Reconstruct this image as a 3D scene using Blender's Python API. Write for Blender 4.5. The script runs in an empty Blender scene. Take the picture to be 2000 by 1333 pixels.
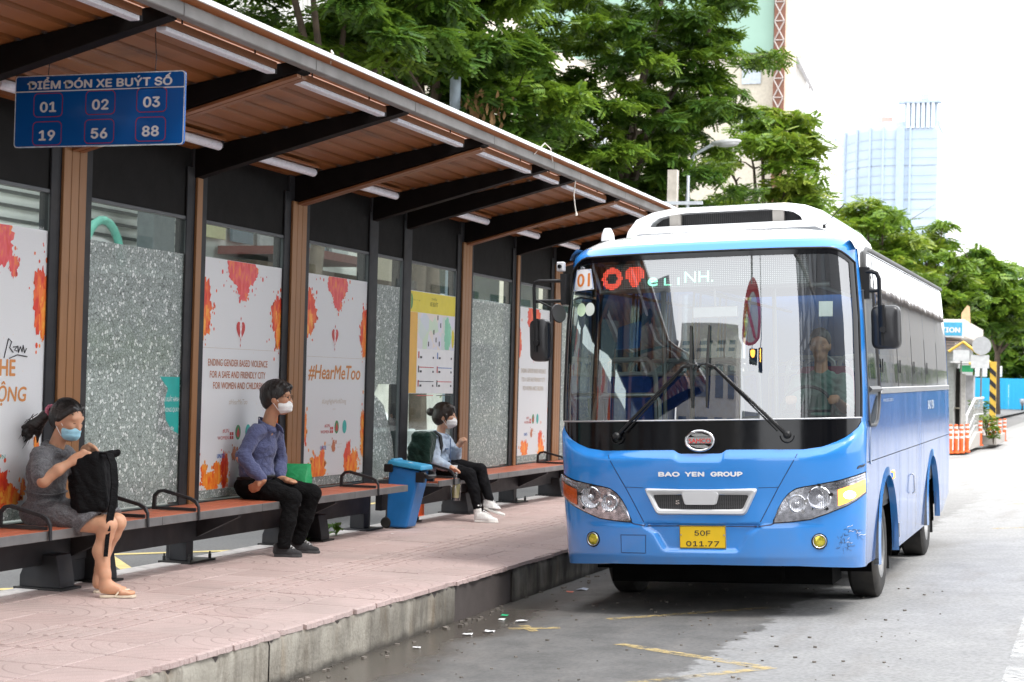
import bpy, bmesh, math, random
import numpy as np
from mathutils import Vector, Matrix, noise as mnoise

S = bpy.context.scene
COL = S.collection
R = math.radians
PI = math.pi
random.seed(7)
rng = np.random.default_rng(7)

# ------------------------------------------------------------------ camera, sky, sun, exposure
yaw, pit, rol = R(18.57), R(1.317), R(1.405)
fw = Vector((-math.sin(yaw), math.cos(yaw), 0)); rt = Vector((math.cos(yaw), math.sin(yaw), 0)); up = Vector((0, 0, 1))
f2 = fw * math.cos(pit) + up * math.sin(pit); u2 = up * math.cos(pit) - fw * math.sin(pit)
r3 = rt * math.cos(rol) + u2 * math.sin(rol); u3 = u2 * math.cos(rol) - rt * math.sin(rol)
cam = bpy.data.cameras.new('camera'); camo = bpy.data.objects.new('camera', cam); COL.objects.link(camo)
camo.matrix_world = Matrix(((r3.x, u3.x, -f2.x, 0), (r3.y, u3.y, -f2.y, 0), (r3.z, u3.z, -f2.z, 1.72), (0, 0, 0, 1)))
cam.sensor_width = 36; cam.sensor_fit = 'HORIZONTAL'; cam.lens = 3420 / 2000 * 36
cam.clip_end = 2000; cam.clip_start = 0.1
cam.dof.use_dof = True; cam.dof.focus_distance = 13.6; cam.dof.aperture_fstop = 5.0
S.camera = camo

SUN_EL, SUN_AZ = R(58), R(115)          # azimuth measured clockwise from +Y
W = bpy.data.worlds.new("World"); S.world = W; W.use_nodes = True
nt = W.node_tree; nt.nodes.clear()
sky = nt.nodes.new('ShaderNodeTexSky'); sky.sky_type = 'NISHITA'; sky.sun_disc = False
sky.sun_elevation = SUN_EL; sky.sun_rotation = SUN_AZ; sky.air_density = 1.0; sky.dust_density = 4.0; sky.ozone_density = 1.0
hsv = nt.nodes.new('ShaderNodeHueSaturation'); hsv.inputs['Saturation'].default_value = 0.22
# the cloud deck: an even pale layer over the clear sky
mixc = nt.nodes.new('ShaderNodeMix'); mixc.data_type = 'RGBA'; mixc.inputs[0].default_value = 0.72
mixc.inputs[7].default_value = (13.0, 13.3, 13.8, 1)
bg = nt.nodes.new('ShaderNodeBackground'); bg.inputs[1].default_value = 0.12
wo = nt.nodes.new('ShaderNodeOutputWorld')
nt.links.new(sky.outputs[0], hsv.inputs['Color']); nt.links.new(hsv.outputs[0], mixc.inputs[6])
nt.links.new(mixc.outputs[2], bg.inputs[0]); nt.links.new(bg.outputs[0], wo.inputs[0])
sl = bpy.data.lights.new('sun', 'SUN'); sl.energy = 1.3; sl.angle = R(14); sl.color = (1, .965, .92)
so = bpy.data.objects.new('sun', sl); COL.objects.link(so)
sd = Vector((math.sin(SUN_AZ) * math.cos(SUN_EL), math.cos(SUN_AZ) * math.cos(SUN_EL), math.sin(SUN_EL)))
so.rotation_euler = sd.to_track_quat('Z', 'Y').to_euler(); so.location = (6, -4, 30)
vs = S.view_settings; vs.view_transform = 'Standard'; vs.look = 'None'; vs.gamma = 1; vs.use_curve_mapping = False
vs.exposure = 1.25
S.render.engine = 'CYCLES'
cy = S.cycles; cy.use_denoising = True; cy.max_bounces = 8; cy.transparent_max_bounces = 16; cy.glossy_bounces = 4
cy.caustics_reflective = False; cy.caustics_refractive = False; cy.sample_clamp_indirect = 6

# ------------------------------------------------------------------ mesh helpers
ORG = {}
class MB:
    def __init__(s): s.v = []; s.f = []; s.m = []
    def add(s, vs, fs, m=0):
        o = len(s.v); s.v += [tuple(map(float, p)) for p in vs]; s.f += [tuple(i + o for i in f) for f in fs]; s.m += [m] * len(fs); return s
    def box(s, x0, x1, y0, y1, z0, z1, m=0):
        return s.add([(x0,y0,z0),(x1,y0,z0),(x1,y1,z0),(x0,y1,z0),(x0,y0,z1),(x1,y0,z1),(x1,y1,z1),(x0,y1,z1)],
                     [(3,2,1,0),(4,5,6,7),(0,1,5,4),(1,2,6,5),(2,3,7,6),(3,0,4,7)], m)
    def obox(s, c, d, rot=None, m=0):
        rot = rot or Matrix.Identity(3); c = Vector(c); a, b, h = d[0]/2, d[1]/2, d[2]/2
        P = [c + rot @ Vector(q) for q in ((-a,-b,-h),(a,-b,-h),(a,b,-h),(-a,b,-h),(-a,-b,h),(a,-b,h),(a,b,h),(-a,b,h))]
        return s.add(P, [(3,2,1,0),(4,5,6,7),(0,1,5,4),(1,2,6,5),(2,3,7,6),(3,0,4,7)], m)
    def tube(s, pts, r, n=8, m=0, caps=True, flat=1.0):
        pts = [Vector(p) for p in pts]; k = len(pts); rs = r if isinstance(r, (list, tuple)) else [r] * k
        V = []; t0 = (pts[1] - pts[0]).normalized(); ref = Vector((0,0,1)) if abs(t0.z) < .9 else Vector((1,0,0)); U = (ref - t0 * ref.dot(t0)).normalized()
        for i, p in enumerate(pts):
            t = (pts[min(i+1,k-1)] - pts[max(i-1,0)]); t = t.normalized() if t.length > 1e-9 else t0
            U = (U - t * U.dot(t)).normalized(); B = t.cross(U)
            for j in range(n):
                a = 2*PI*j/n; V.append(p + U * (math.cos(a) * rs[i]) + B * (math.sin(a) * rs[i] * flat))
        F = [(i*n+j, i*n+(j+1)%n, (i+1)*n+(j+1)%n, (i+1)*n+j) for i in range(k-1) for j in range(n)]
        if caps: F += [tuple(range(n-1,-1,-1)), tuple((k-1)*n+j for j in range(n))]
        return s.add(V, F, m)
    def prism(s, poly, d0, d1, axis, m=0):
        # poly in the two remaining axes, in cyclic order (x: y,z / y: x,z / z: x,y)
        def P(q, d): return {'x': (d, q[0], q[1]), 'y': (q[0], d, q[1]), 'z': (q[0], q[1], d)}[axis]
        n = len(poly); V = [P(q, d0) for q in poly] + [P(q, d1) for q in poly]
        F = [tuple(range(n)), tuple(range(2*n-1, n-1, -1))] + [(i, i+n, (i+1)%n+n, (i+1)%n) for i in range(n)]
        return s.add(V, F, m)
    def lathe(s, prof, c, axis, n=20, m=0, cap=True):
        ax = Vector(axis).normalized(); ref = Vector((0,0,1)) if abs(ax.z) < .9 else Vector((1,0,0)); U = (ref - ax*ref.dot(ax)).normalized(); B = ax.cross(U); c = Vector(c)
        V = [c + ax*h + (U*math.cos(2*PI*j/n) + B*math.sin(2*PI*j/n))*r for r, h in prof for j in range(n)]; k = len(prof)
        F = [(i*n+j, i*n+(j+1)%n, (i+1)*n+(j+1)%n, (i+1)*n+j) for i in range(k-1) for j in range(n)]
        if cap: F += [tuple(range(n-1,-1,-1)), tuple((k-1)*n+j for j in range(n))]
        return s.add(V, F, m)
    def grid(s, P, us, vs, m=0, flip=False):
        nu, nv = len(us), len(vs); V = [P(u, v) for u in us for v in vs]
        F = []
        for i in range(nu-1):
            for j in range(nv-1):
                q = (i*nv+j, (i+1)*nv+j, (i+1)*nv+j+1, i*nv+j+1); F.append(q[::-1] if flip else q)
        return s.add(V, F, m)
    def ell(s, c, r, rot=None, n=12, k=8, m=0):
        rot = rot or Matrix.Identity(3); c = Vector(c); V = []; 
        for i in range(k+1):
            th = PI*i/k
            for j in range(n):
                a = 2*PI*j/n; V.append(c + rot @ Vector((r[0]*math.sin(th)*math.cos(a), r[1]*math.sin(th)*math.sin(a), -r[2]*math.cos(th))))
        return s.add(V, [(i*n+j, i*n+(j+1)%n, (i+1)*n+(j+1)%n, (i+1)*n+j) for i in range(k) for j in range(n)], m)
    def build(s, name, mats, parent=None, smooth=None, bevel=None, org=None, local=False, seg=1, kind=None, label=None, recalc=False):
        me = bpy.data.meshes.new(name); o = bpy.data.objects.new(name, me); COL.objects.link(o)
        L = Vector((0,0,0))
        if parent is not None:
            o.parent = parent
            if not local: L = ORG.get(parent.name, Vector((0,0,0)))
            if org is not None and not local: o.location = Vector(org) - L; L = Vector(org)
        elif org is not None: L = Vector(org); o.location = L
        ORG[o.name] = L
        me.from_pydata([(p[0]-L.x, p[1]-L.y, p[2]-L.z) for p in s.v], [], s.f)
        mats = mats if isinstance(mats, (list, tuple)) else [mats]
        for q in mats: me.materials.append(q)
        if len(mats) > 1: me.polygons.foreach_set('material_index', s.m)
        if smooth is not None:
            me.polygons.foreach_set('use_smooth', [True]*len(me.polygons))
            if smooth < 180: me.set_sharp_from_angle(angle=R(smooth))
        if recalc:
            bm = bmesh.new(); bm.from_mesh(me); bmesh.ops.recalc_face_normals(bm, faces=bm.faces); bm.to_mesh(me); bm.free()
        me.update()
        if bevel:
            b = o.modifiers.new('bevel', 'BEVEL'); b.width = bevel; b.segments = seg; b.limit_method = 'ANGLE'; b.angle_limit = R(40); b.harden_normals = False
        if kind: o['kind'] = kind
        if label: o['label'] = label
        return o

def npmesh(name, V, F, mats, parent=None, org=None, smooth=True, mi=None):
    """numpy verts (n,3) and faces (m,k) to an object"""
    me = bpy.data.meshes.new(name); o = bpy.data.objects.new(name, me); COL.objects.link(o)
    L = Vector((0,0,0))
    if parent is not None: o.parent = parent; L = ORG.get(parent.name, L)
    elif org is not None: L = Vector(org); o.location = L
    ORG[o.name] = L
    V = np.asarray(V, np.float32) - np.array(L, np.float32); F = np.asarray(F, np.int32); k = F.shape[1]
    me.vertices.add(len(V)); me.vertices.foreach_set('co', V.ravel())
    me.loops.add(F.size); me.loops.foreach_set('vertex_index', F.ravel())
    me.polygons.add(len(F)); me.polygons.foreach_set('loop_start', np.arange(0, F.size, k, dtype=np.int32))
    try: me.polygons.foreach_set('loop_total', np.full(len(F), k, np.int32))
    except Exception: pass
    me.polygons.foreach_set('use_smooth', np.full(len(F), smooth, bool))
    for q in (mats if isinstance(mats, (list, tuple)) else [mats]): me.materials.append(q)
    if mi is not None: me.polygons.foreach_set('material_index', np.asarray(mi, np.int32))
    me.update(calc_edges=True); me.validate()
    return o

def empty(name, loc, rot=None):
    o = bpy.data.objects.new(name, None); COL.objects.link(o); o.location = loc; o.empty_display_size = .2
    if rot is not None: o.rotation_euler = rot
    ORG[o.name] = Vector(loc); return o
def tag(o, label, cat, group=None):
    o['label'] = label; o['category'] = cat
    if group: o['group'] = group
    return o
def struct(o): o['kind'] = 'structure'; return o
def copy_tree(o, parent=None, off=(0,0,0), rotz=None):
    c = o.copy(); COL.objects.link(c); c.parent = parent
    if parent is None: c.location = Vector(o.location) + Vector(off)
    if rotz is not None: c.rotation_euler[2] = rotz
    ORG[c.name] = ORG.get(o.name, Vector((0,0,0))) + Vector(off)
    for ch in [q for q in CH.get(o.name, [])]: copy_tree(ch, c, (0,0,0))
    return c
CH = {}
def kids():
    CH.clear()
    for q in COL.objects:
        if q.parent: CH.setdefault(q.parent.name, []).append(q)

_tc = {}
try:      # the sans face that ships inside Blender; its built-in face otherwise
    FONT = bpy.data.fonts.load(bpy.utils.resource_path('LOCAL') + '/datafiles/fonts/Inter.woff2')
except Exception: FONT = None
def _raw(s, font, shear, spacing):
    cu = bpy.data.curves.new('lettering_source', 'FONT'); cu.body = s; cu.size = 1; cu.shear = shear; cu.space_character = spacing; cu.resolution_u = 3
    if FONT and font == 'inter': cu.font = FONT
    to = bpy.data.objects.new('lettering_source', cu); COL.objects.link(to)
    dg = bpy.context.evaluated_depsgraph_get(); dg.update(); me = bpy.data.meshes.new_from_object(to.evaluated_get(dg))
    v = [(q.co.x, q.co.y) for q in me.vertices]; f = [tuple(p.vertices) for p in me.polygons]
    bpy.data.meshes.remove(me); bpy.data.objects.remove(to); bpy.data.curves.remove(cu); return v, f
def text2d(s, h=1.0, font='', shear=0.0, spacing=1.0):
    """flat glyphs, cap height h, baseline at 0, centred on x=0: verts (x,y), faces, width"""
    key = (s, font, shear, spacing)
    if key not in _tc:
        v, f = _raw(s.replace('Đ', 'D'), font, shear, spacing)
        for i, ch in enumerate(s):      # the crossed D is a D with a bar
            if ch == 'Đ':
                e = max(q[0] for q in _raw(s[:i+1].replace('Đ', 'D'), font, shear, spacing)[0]); d = [q[0] for q in _raw('D', font, shear, spacing)[0]]; l = e-(max(d)-min(d)); k = len(v); v = v + [(l-.10,.325),(l+.30,.325),(l+.30,.405),(l-.10,.405)]; f = f + [(k,k+1,k+2,k+3)]
        x0 = min(q[0] for q in v); x1 = max(q[0] for q in v); _tc[key] = ([(q[0]-(x0+x1)/2, q[1]) for q in v], f, x1-x0)
    v, f, w = _tc[key]; k = h / .727
    return [(q[0]*k, q[1]*k) for q in v], f, w*k
def put_text(mb, s, h, fn, width=None, m=0, x=0, y=0, bold=0.0, **kw):
    """fn maps (x,y) of the sign plane to 3D; heavier strokes come from layered impressions a hair apart"""
    v, f, w = text2d(s, h, **kw); k = (width / w) if width else 1
    for i, (dx, dy) in enumerate(((0, 0), (-1, 0), (1, 0), (0, .7), (0, -.7)) if bold else ((0, 0),)):
        P = []
        for q in v:
            u, t = x + q[0]*k + dx*bold*h, y + q[1] + dy*bold*h; p = Vector(fn(u, t))
            if i: n = (Vector(fn(u+.002, t))-p).cross(Vector(fn(u, t+.002))-p).normalized(); p = p + n*.00016*i
            P.append(p)
        mb.add(P, f, m)

# ------------------------------------------------------------------ materials
class NT:
    def __init__(s, name):
        s.mat = bpy.data.materials.new(name); s.mat.use_nodes = True; s.t = s.mat.node_tree; s.t.nodes.clear()
        s.out = s.t.nodes.new('ShaderNodeOutputMaterial')
    def n(s, typ, props=None, **inp):
        q = s.t.nodes.new('ShaderNode' + typ)
        for k, v in (props or {}).items(): setattr(q, k, v)
        for k, v in inp.items():
            k = k.replace('_', ' ') if k not in q.inputs else k
            i = q.inputs[int(k[1:])] if k[0] == 'i' and k[1:].isdigit() else q.inputs[k]
            s.set(i, v)
        return q
    def set(s, i, v):
        if isinstance(v, bpy.types.NodeSocket): s.t.links.new(v, i)
        elif isinstance(v, bpy.types.Node): s.t.links.new(v.outputs[0], i)
        elif isinstance(v, (tuple, list)) and len(v) == 3 and i.type == 'RGBA': i.default_value = (*v, 1)
        else: i.default_value = v
    def coord(s, which='Object'): return s.n('TexCoord').outputs[which]
    def noise(s, scale, detail=4, vec=None, rough=.55, dist=0.0):
        return s.n('TexNoise', Scale=scale, Detail=detail, Roughness=rough, Distortion=dist, Vector=vec if vec is not None else s.coord()).outputs['Fac']
    def mapv(s, vec, scale=(1,1,1), loc=(0,0,0), rot=(0,0,0)): return s.n('Mapping', Vector=vec, Scale=scale, Location=loc, Rotation=rot).outputs[0]
    def ramp(s, fac, stops, interp='LINEAR'):
        q = s.n('ValToRGB', Fac=fac); q.color_ramp.interpolation = interp; e = q.color_ramp.elements
        while len(e) < len(stops): e.new(.5)
        for a, (p, c) in zip(e, stops): a.position = p; a.color = (*c, 1) if len(c) == 3 else c
        return q.outputs[0]
    def fr(s, fac, a, b): return s.n('MapRange', Value=fac, i1=a, i2=b, i3=0.0, i4=1.0).outputs[0]
    def mix(s, f, a, b, mode='MIX'):
        q = s.n('Mix', {'data_type': 'RGBA', 'blend_type': mode}); s.set(q.inputs[0], f); s.set(q.inputs[6], a); s.set(q.inputs[7], b); return q.outputs[2]
    def math(s, op, a, b=0.0, c=0.0):
        q = s.n('Math', {'operation': op}); s.set(q.inputs[0], a); s.set(q.inputs[1], b); s.set(q.inputs[2], c); return q.outputs[0]
    def sep(s, v): return s.n('SeparateXYZ', Vector=v).outputs
    def bump(s, h, strength=.3, dist=.01, normal=None):
        q = s.n('Bump', Strength=strength, Distance=dist, Height=h)
        if normal is not None: s.set(q.inputs['Normal'], normal)
        return q.outputs[0]
    def bsdf(s, **k):
        q = s.n('BsdfPrincipled', **k); s.t.links.new(q.outputs[0], s.out.inputs[0]); return s.mat
_mc = {}
def mat(name, col, rough=.5, metal=0.0, var=.12, vscale=6.0, bump=0.0, bscale=60.0, coat=0.0, spec=.5, rvar=.1, emit=None, dirt=0.0):
    """plain surface: base colour with a soft wear mottle, fine relief and uneven gloss"""
    if name in _mc: return _mc[name]
    t = NT(name); n1 = t.noise(vscale, 5)
    c = t.mix(t.fr(n1, .3, .7), tuple(x*(1-var) for x in col), tuple(min(1, x*(1+var)) for x in col))
    if dirt: c = t.mix(t.math('MULTIPLY', t.fr(t.noise(vscale*.6, 6), .5, .75), dirt), c, (.09,.075,.06))
    k = dict(Base_Color=c, Roughness=t.n('MapRange', Value=t.noise(vscale*2.3, 3), i3=max(.02, rough-rvar), i4=min(1, rough+rvar)).outputs[0], Metallic=metal, Coat_Weight=coat, Coat_Roughness=.06, Specular_IOR_Level=spec)
    if bump: k['Normal'] = t.bump(t.noise(bscale, 4), bump, .004)
    if emit: k['Emission_Color'] = emit[0]; k['Emission_Strength'] = emit[1]
    _mc[name] = t.bsdf(**k); return _mc[name]
# ------------------------------------------------------------------ special materials
def m_asphalt(name, front):
    t = NT(name); P = t.coord('Object'); g = t.noise(210, 3, P); g2 = t.noise(34, 4, P); big = t.noise(.55, 5, P); mid = t.noise(2.6, 6, P)
    base = t.mix(t.fr(big, .3, .7), (.115,.115,.115), (.175,.17,.165))
    if front:
        x, y, z = t.sep(P)
        # resurfaced strip with a ragged edge, paler than the old bus bay
        e = t.math('ADD', x, t.math('MULTIPLY', t.math('SUBTRACT', t.noise(2.6, 9, P, .68), .5), .75))
        e = t.math('ADD', e, t.math('MULTIPLY', y, -.028))
        lane = t.fr(e, -2.62, -2.56)
        base = t.mix(lane, t.mix(t.fr(mid, .35, .7), (.095,.093,.089), (.155,.15,.144)), t.mix(t.fr(mid, .3, .75), (.235,.235,.235), (.30,.298,.294)))
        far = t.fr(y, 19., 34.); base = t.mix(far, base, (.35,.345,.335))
        wear = t.fr(t.noise(3.2, 6, t.mapv(P, (1, .25, 1))), .52, .72); base = t.mix(t.math('MULTIPLY', wear, .5), base, (.20,.185,.17))
        # the wet gutter below the kerb
        wetn = t.math('ADD', x, t.math('MULTIPLY', t.math('SUBTRACT', t.noise(1.1, 5, P), .5), 1.1))
        wet = t.n('MapRange', Value=wetn, i1=-4.1, i2=-3.72, i3=.9, i4=0.0).outputs[0]
        wet = t.math('MULTIPLY', wet, t.n('MapRange', Value=y, i1=12.5, i2=15., i3=1.0, i4=.3).outputs[0])
        base = t.mix(wet, base, (.075,.063,.05))
        rough = t.n('MapRange', Value=wet, i3=.82, i4=.12).outputs[0]; bs = t.n('MapRange', Value=wet, i3=.55, i4=.06).outputs[0]
    else: rough = .85; bs = .4
    base = t.mix(t.fr(g, .35, .68), t.mix(.45, base, (.02,.02,.02)), t.mix(.35, base, (.5,.49,.47)), 'MIX') if False else t.mix(t.math('MULTIPLY', t.fr(g, .5, .75), .18), base, (.42,.41,.40))
    base = t.mix(t.math('MULTIPLY', t.fr(g2, .55, .40), .26), base, (.035,.035,.035))
    b = t.n('Bump', Distance=.006, Height=t.noise(150, 4, P)); t.set(b.inputs['Strength'], bs)
    return t.bsdf(Base_Color=base, Roughness=rough, Normal=b.outputs[0])
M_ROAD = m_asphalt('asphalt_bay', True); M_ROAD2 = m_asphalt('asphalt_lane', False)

def m_tile(name, kind):
    t = NT(name); P = t.coord('Object'); W_ = t.n('NewGeometry').outputs['Position']; rnd = t.n('ObjectInfo').outputs['Random']
    c = t.mix(t.math('MULTIPLY', rnd, .55), (.445,.325,.302), (.53,.418,.392))
    sp = t.noise(170, 2, W_); c = t.mix(t.math('MULTIPLY', t.fr(sp, .5, .72), .55), c, (.74,.66,.63)); c = t.mix(t.math('MULTIPLY', t.fr(sp, .42, .3), .5), c, (.23,.12,.11))
    st = t.noise(1.4, 6, W_); c = t.mix(t.math('MULTIPLY', t.fr(st, .46, .72), .5), c, (.30,.245,.225))
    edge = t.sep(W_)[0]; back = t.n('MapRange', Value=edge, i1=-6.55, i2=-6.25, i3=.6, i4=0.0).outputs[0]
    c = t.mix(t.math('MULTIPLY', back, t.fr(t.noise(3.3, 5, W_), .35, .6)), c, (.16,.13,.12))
    if kind == 'arc':
        x, y, z = t.sep(P); r1 = t.n('VectorMath', {'operation': 'LENGTH'}); t.set(r1.inputs[0], t.n('CombineXYZ', X=t.math('ADD', x, .2), Y=t.math('ADD', y, .2)).outputs[0])
        w = t.math('FRACT', t.math('MULTIPLY', r1.outputs['Value'], 1/.098)); g = t.math('MINIMUM', w, t.math('SUBTRACT', 1.0, w)); gr = t.fr(g, .0, .085)
        c = t.mix(t.math('MULTIPLY', t.math('SUBTRACT', 1.0, gr), t.fr(t.noise(2.1, 4, W_), .3, .62)), c, t.mix(.6, c, (.17,.10,.09)))
        nrm = t.bump(gr, .5, .004, t.bump(t.noise(190, 3, W_), .35, .003))
    else: nrm = t.bump(t.noise(190, 3, W_), .35, .003)
    return t.bsdf(Base_Color=c, Roughness=.62, Normal=nrm)
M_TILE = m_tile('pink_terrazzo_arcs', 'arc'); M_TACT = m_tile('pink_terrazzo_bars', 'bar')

def m_kerb():
    t = NT('stained_concrete'); P = t.n('NewGeometry').outputs['Position']; x, y, z = t.sep(P)
    c = t.mix(t.fr(t.noise(5, 6, P), .3, .7), (.36,.33,.275), (.50,.465,.395))
    streak = t.noise(5, 7, t.mapv(P, (1, 1.2, .34)), .65, .9); c = t.mix(t.math('MULTIPLY', t.fr(streak, .45, .68), .7), c, (.14,.115,.085))
    rust = t.noise(3.2, 5, t.mapv(P, (1, 1.4, .3), (3,5,1))); c = t.mix(t.math('MULTIPLY', t.fr(rust, .58, .74), .55), c, (.26,.17,.085))
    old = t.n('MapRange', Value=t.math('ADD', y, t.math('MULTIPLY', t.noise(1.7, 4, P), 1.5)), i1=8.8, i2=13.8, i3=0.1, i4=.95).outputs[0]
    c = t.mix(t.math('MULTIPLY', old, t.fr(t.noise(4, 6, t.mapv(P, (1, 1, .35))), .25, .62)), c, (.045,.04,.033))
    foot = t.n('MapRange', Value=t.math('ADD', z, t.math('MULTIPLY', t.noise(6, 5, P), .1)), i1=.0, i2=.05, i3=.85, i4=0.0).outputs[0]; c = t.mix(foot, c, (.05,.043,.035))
    return t.bsdf(Base_Color=c, Roughness=.8, Normal=t.bump(t.noise(38, 6, P), .55, .012))
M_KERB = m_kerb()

def m_wood(name, a, b, axis='z', rough=.45):
    t = NT(name); P = t.coord('Object'); sc = {'z': (22, 22, 1.3), 'y': (22, 1.3, 22), 'x': (1.3, 22, 22)}[axis]
    n = t.noise(1.0, 5, t.mapv(P, sc), .6, .6); rnd = t.n('ObjectInfo').outputs['Random']
    c = t.mix(t.fr(n, .3, .7), a, b); c = t.mix(t.math('MULTIPLY', rnd, .35), c, tuple(x*.72 for x in a))
    c = t.mix(t.math('MULTIPLY', t.fr(t.noise(4, 5, P), .6, .75), .4), c, tuple(x*.4 for x in a))
    return t.bsdf(Base_Color=c, Roughness=rough, Normal=t.bump(n, .25, .003))
M_BOARD = m_wood('brown_composite_board', (.24,.108,.038), (.35,.172,.068)); M_LIN = m_wood('brown_lining_board', (.22,.085,.032), (.30,.125,.05), 'x')
M_SLAT = m_wood('red_brown_bench_slat', (.36,.085,.04), (.47,.135,.065), 'y', .5)
def m_roof():
    t = NT('brown_roof_sheet'); P = t.coord(); n = t.noise(1.0, 5, t.mapv(P, (6, .8, 6)))
    c = t.mix(t.fr(n, .3, .7), (.23,.078,.023), (.31,.115,.036)); c = t.mix(t.math('MULTIPLY', t.fr(t.noise(2.4, 6, P), .58, .75), .45), c, (.08,.035,.02))
    return t.bsdf(Base_Color=c, Roughness=.42, Normal=t.bump(t.noise(14, 4, P), .1, .004))
M_ROOF = m_roof()
def m_eave():
    t = NT('ribbed_translucent_sheet'); P = t.coord(); x, y, z = t.sep(P)
    w = t.math('SINE', t.math('MULTIPLY', x, 2*PI/.012)); c = t.mix(t.fr(w, -1., 1.), (.30,.15,.08), (.44,.26,.16)); c = t.mix(t.math('MULTIPLY', t.fr(t.noise(3, 5, t.mapv(P, (8,.7,8))), .45, .7), .5), c, (.20,.10,.05))
    d = t.n('BsdfPrincipled', Base_Color=c, Roughness=.4, Normal=t.bump(w, .3, .003)); tr = t.n('BsdfTranslucent', Color=(.55,.30,.17)); mx = t.n('MixShader', Fac=.3); t.set(mx.inputs[1], d); t.set(mx.inputs[2], tr)
    t.t.links.new(mx.outputs[0], t.out.inputs[0]); return t.mat
M_EAVE = m_eave()
M_STEEL = mat('charcoal_steel', (.030,.031,.034), .5, var=.18, dirt=.25, spec=.2); M_RAFT = mat('black_brown_steel', (.010,.0085,.008), .6, var=.25, spec=.08)
M_FASC = mat('black_fascia_sheet', (.016,.0155,.015), .65, var=.12, spec=.08); M_FRAME = mat('grey_window_frame', (.075,.082,.088), .42, var=.12)
M_GALV = mat('grey_gutter_steel', (.20,.19,.18), .6, var=.25, vscale=3, dirt=.6); M_EDGE = mat('white_edge_trim', (.82,.82,.82), .35, var=.04)
M_SEATF = mat('grey_seat_rail', (.13,.128,.128), .45, var=.22, dirt=.3); M_BOLT = mat('dark_bolt', (.03,.03,.03), .5, .6)
M_WHITE = mat('white_paint', (.80,.80,.80), .4, var=.04); M_TUBE = mat('frosted_tube', (.80,.80,.86), .3, var=.06, vscale=20); M_BLACK = mat('black_plastic', (.012,.012,.013), .4, var=.2, spec=.3)
M_MATTE = mat('matte_black', (.006,.006,.006), .9, var=.3, spec=.05)

def glass(name, tint, refl=1.0, rough=.0, ripple=0.0, ior=1.45, base=0.0):
    t = NT(name); ge = t.n('NewGeometry'); dt = t.n('VectorMath', {'operation': 'DOT_PRODUCT'}); t.set(dt.inputs[0], ge.outputs['Incoming']); t.set(dt.inputs[1], ge.outputs['Normal']); cs = t.math('ABSOLUTE', dt.outputs['Value'])
    f0 = ((ior-1)/(ior+1))**2; f = t.math('MULTIPLY_ADD', t.math('POWER', t.math('SUBTRACT', 1.0, cs), 5.0), 1-f0, f0); k = t.math('MULTIPLY_ADD', f, refl, base)
    tr = t.n('BsdfTransparent', Color=tint); g = t.n('BsdfGlossy', Color=(1,1,1), Roughness=rough)
    if ripple:
        P = t.coord(); b = t.bump(t.noise(1.0, 3, t.mapv(P, (1, 2.3, .7)), .5, .8), ripple, .03); t.set(g.inputs['Normal'], b)
    mx = t.n('MixShader', Fac=t.math('MINIMUM', k, 1.0)); t.set(mx.inputs[1], tr); t.set(mx.inputs[2], g); t.t.links.new(mx.outputs[0], t.out.inputs[0]); return t.mat
M_GLASS = glass('shelter_glass', (.86,.92,.90)); M_WSG = glass('windscreen_glass', (.72,.80,.78), 1.25, base=.18); M_SIDEG = glass('tinted_bus_glass', (.30,.36,.36), 1.3, .02, .016, base=.10)

def m_film():
    t = NT('pebble_pattern_film'); P = t.coord(); p = t.mapv(P, (0.0, 1, 1)); p2 = t.n('VectorMath', {'operation': 'ADD'}); t.set(p2.inputs[0], p); dn = t.n('TexNoise', Scale=14.0, Detail=3.0, Vector=p).outputs['Color']; sc = t.n('VectorMath', {'operation': 'SCALE'}); t.set(sc.inputs[0], dn); sc.inputs['Scale'].default_value = .03; t.set(p2.inputs[1], sc.outputs[0])
    v = p2.outputs[0]
    e = t.n('TexVoronoi', {'feature': 'DISTANCE_TO_EDGE'}, Scale=42.0, Vector=v).outputs['Distance']; c1 = t.n('TexVoronoi', Scale=42.0, Vector=v).outputs['Color']; r = t.sep(c1)
    col = t.ramp(r[0], [(0, (.29,.335,.315)), (.45, (.36,.41,.39)), (.78, (.43,.48,.455)), (.86, (.74,.78,.76))], 'CONSTANT')
    line = t.fr(e, .035, .085); col = t.mix(line, (.10,.12,.112), col)
    b = t.n('BsdfPrincipled', Base_Color=col, Roughness=.35); tr = t.n('BsdfTransparent', Color=(.7,.75,.73)); mx = t.n('MixShader', Fac=.12); t.set(mx.inputs[1], b); t.set(mx.inputs[2], tr); t.t.links.new(mx.outputs[0], t.out.inputs[0]); return t.mat
M_FILM = m_film()
def m_poster():
    t = NT('white_perforated_film'); P = t.coord(); n = t.noise(120, 2, t.mapv(P, (0, 1, 1))); sp = t.noise(30, 2, P)
    c = t.mix(t.math('MULTIPLY', t.fr(n, .5, .7), .25), (.86,.87,.88), (.66,.68,.69)); c = t.mix(t.math('MULTIPLY', t.fr(sp, .72, .78), .5), c, (.80,.42,.12))
    b = t.n('BsdfPrincipled', Base_Color=c, Roughness=.38); tr = t.n('BsdfTranslucent', Color=(.8,.8,.8)); mx = t.n('MixShader', Fac=.25); t.set(mx.inputs[1], b); t.set(mx.inputs[2], tr); t.t.links.new(mx.outputs[0], t.out.inputs[0]); return t.mat
M_POST = m_poster()
def m_splash(name, a, b, c_):
    t = NT(name); P = t.coord(); n = t.noise(9, 4, t.mapv(P, (0, 2.2, .8)), .6, .5); col = t.ramp(n, [(.38, a), (.5, b), (.62, c_)]); return t.bsdf(Base_Color=col, Roughness=.4)
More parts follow.
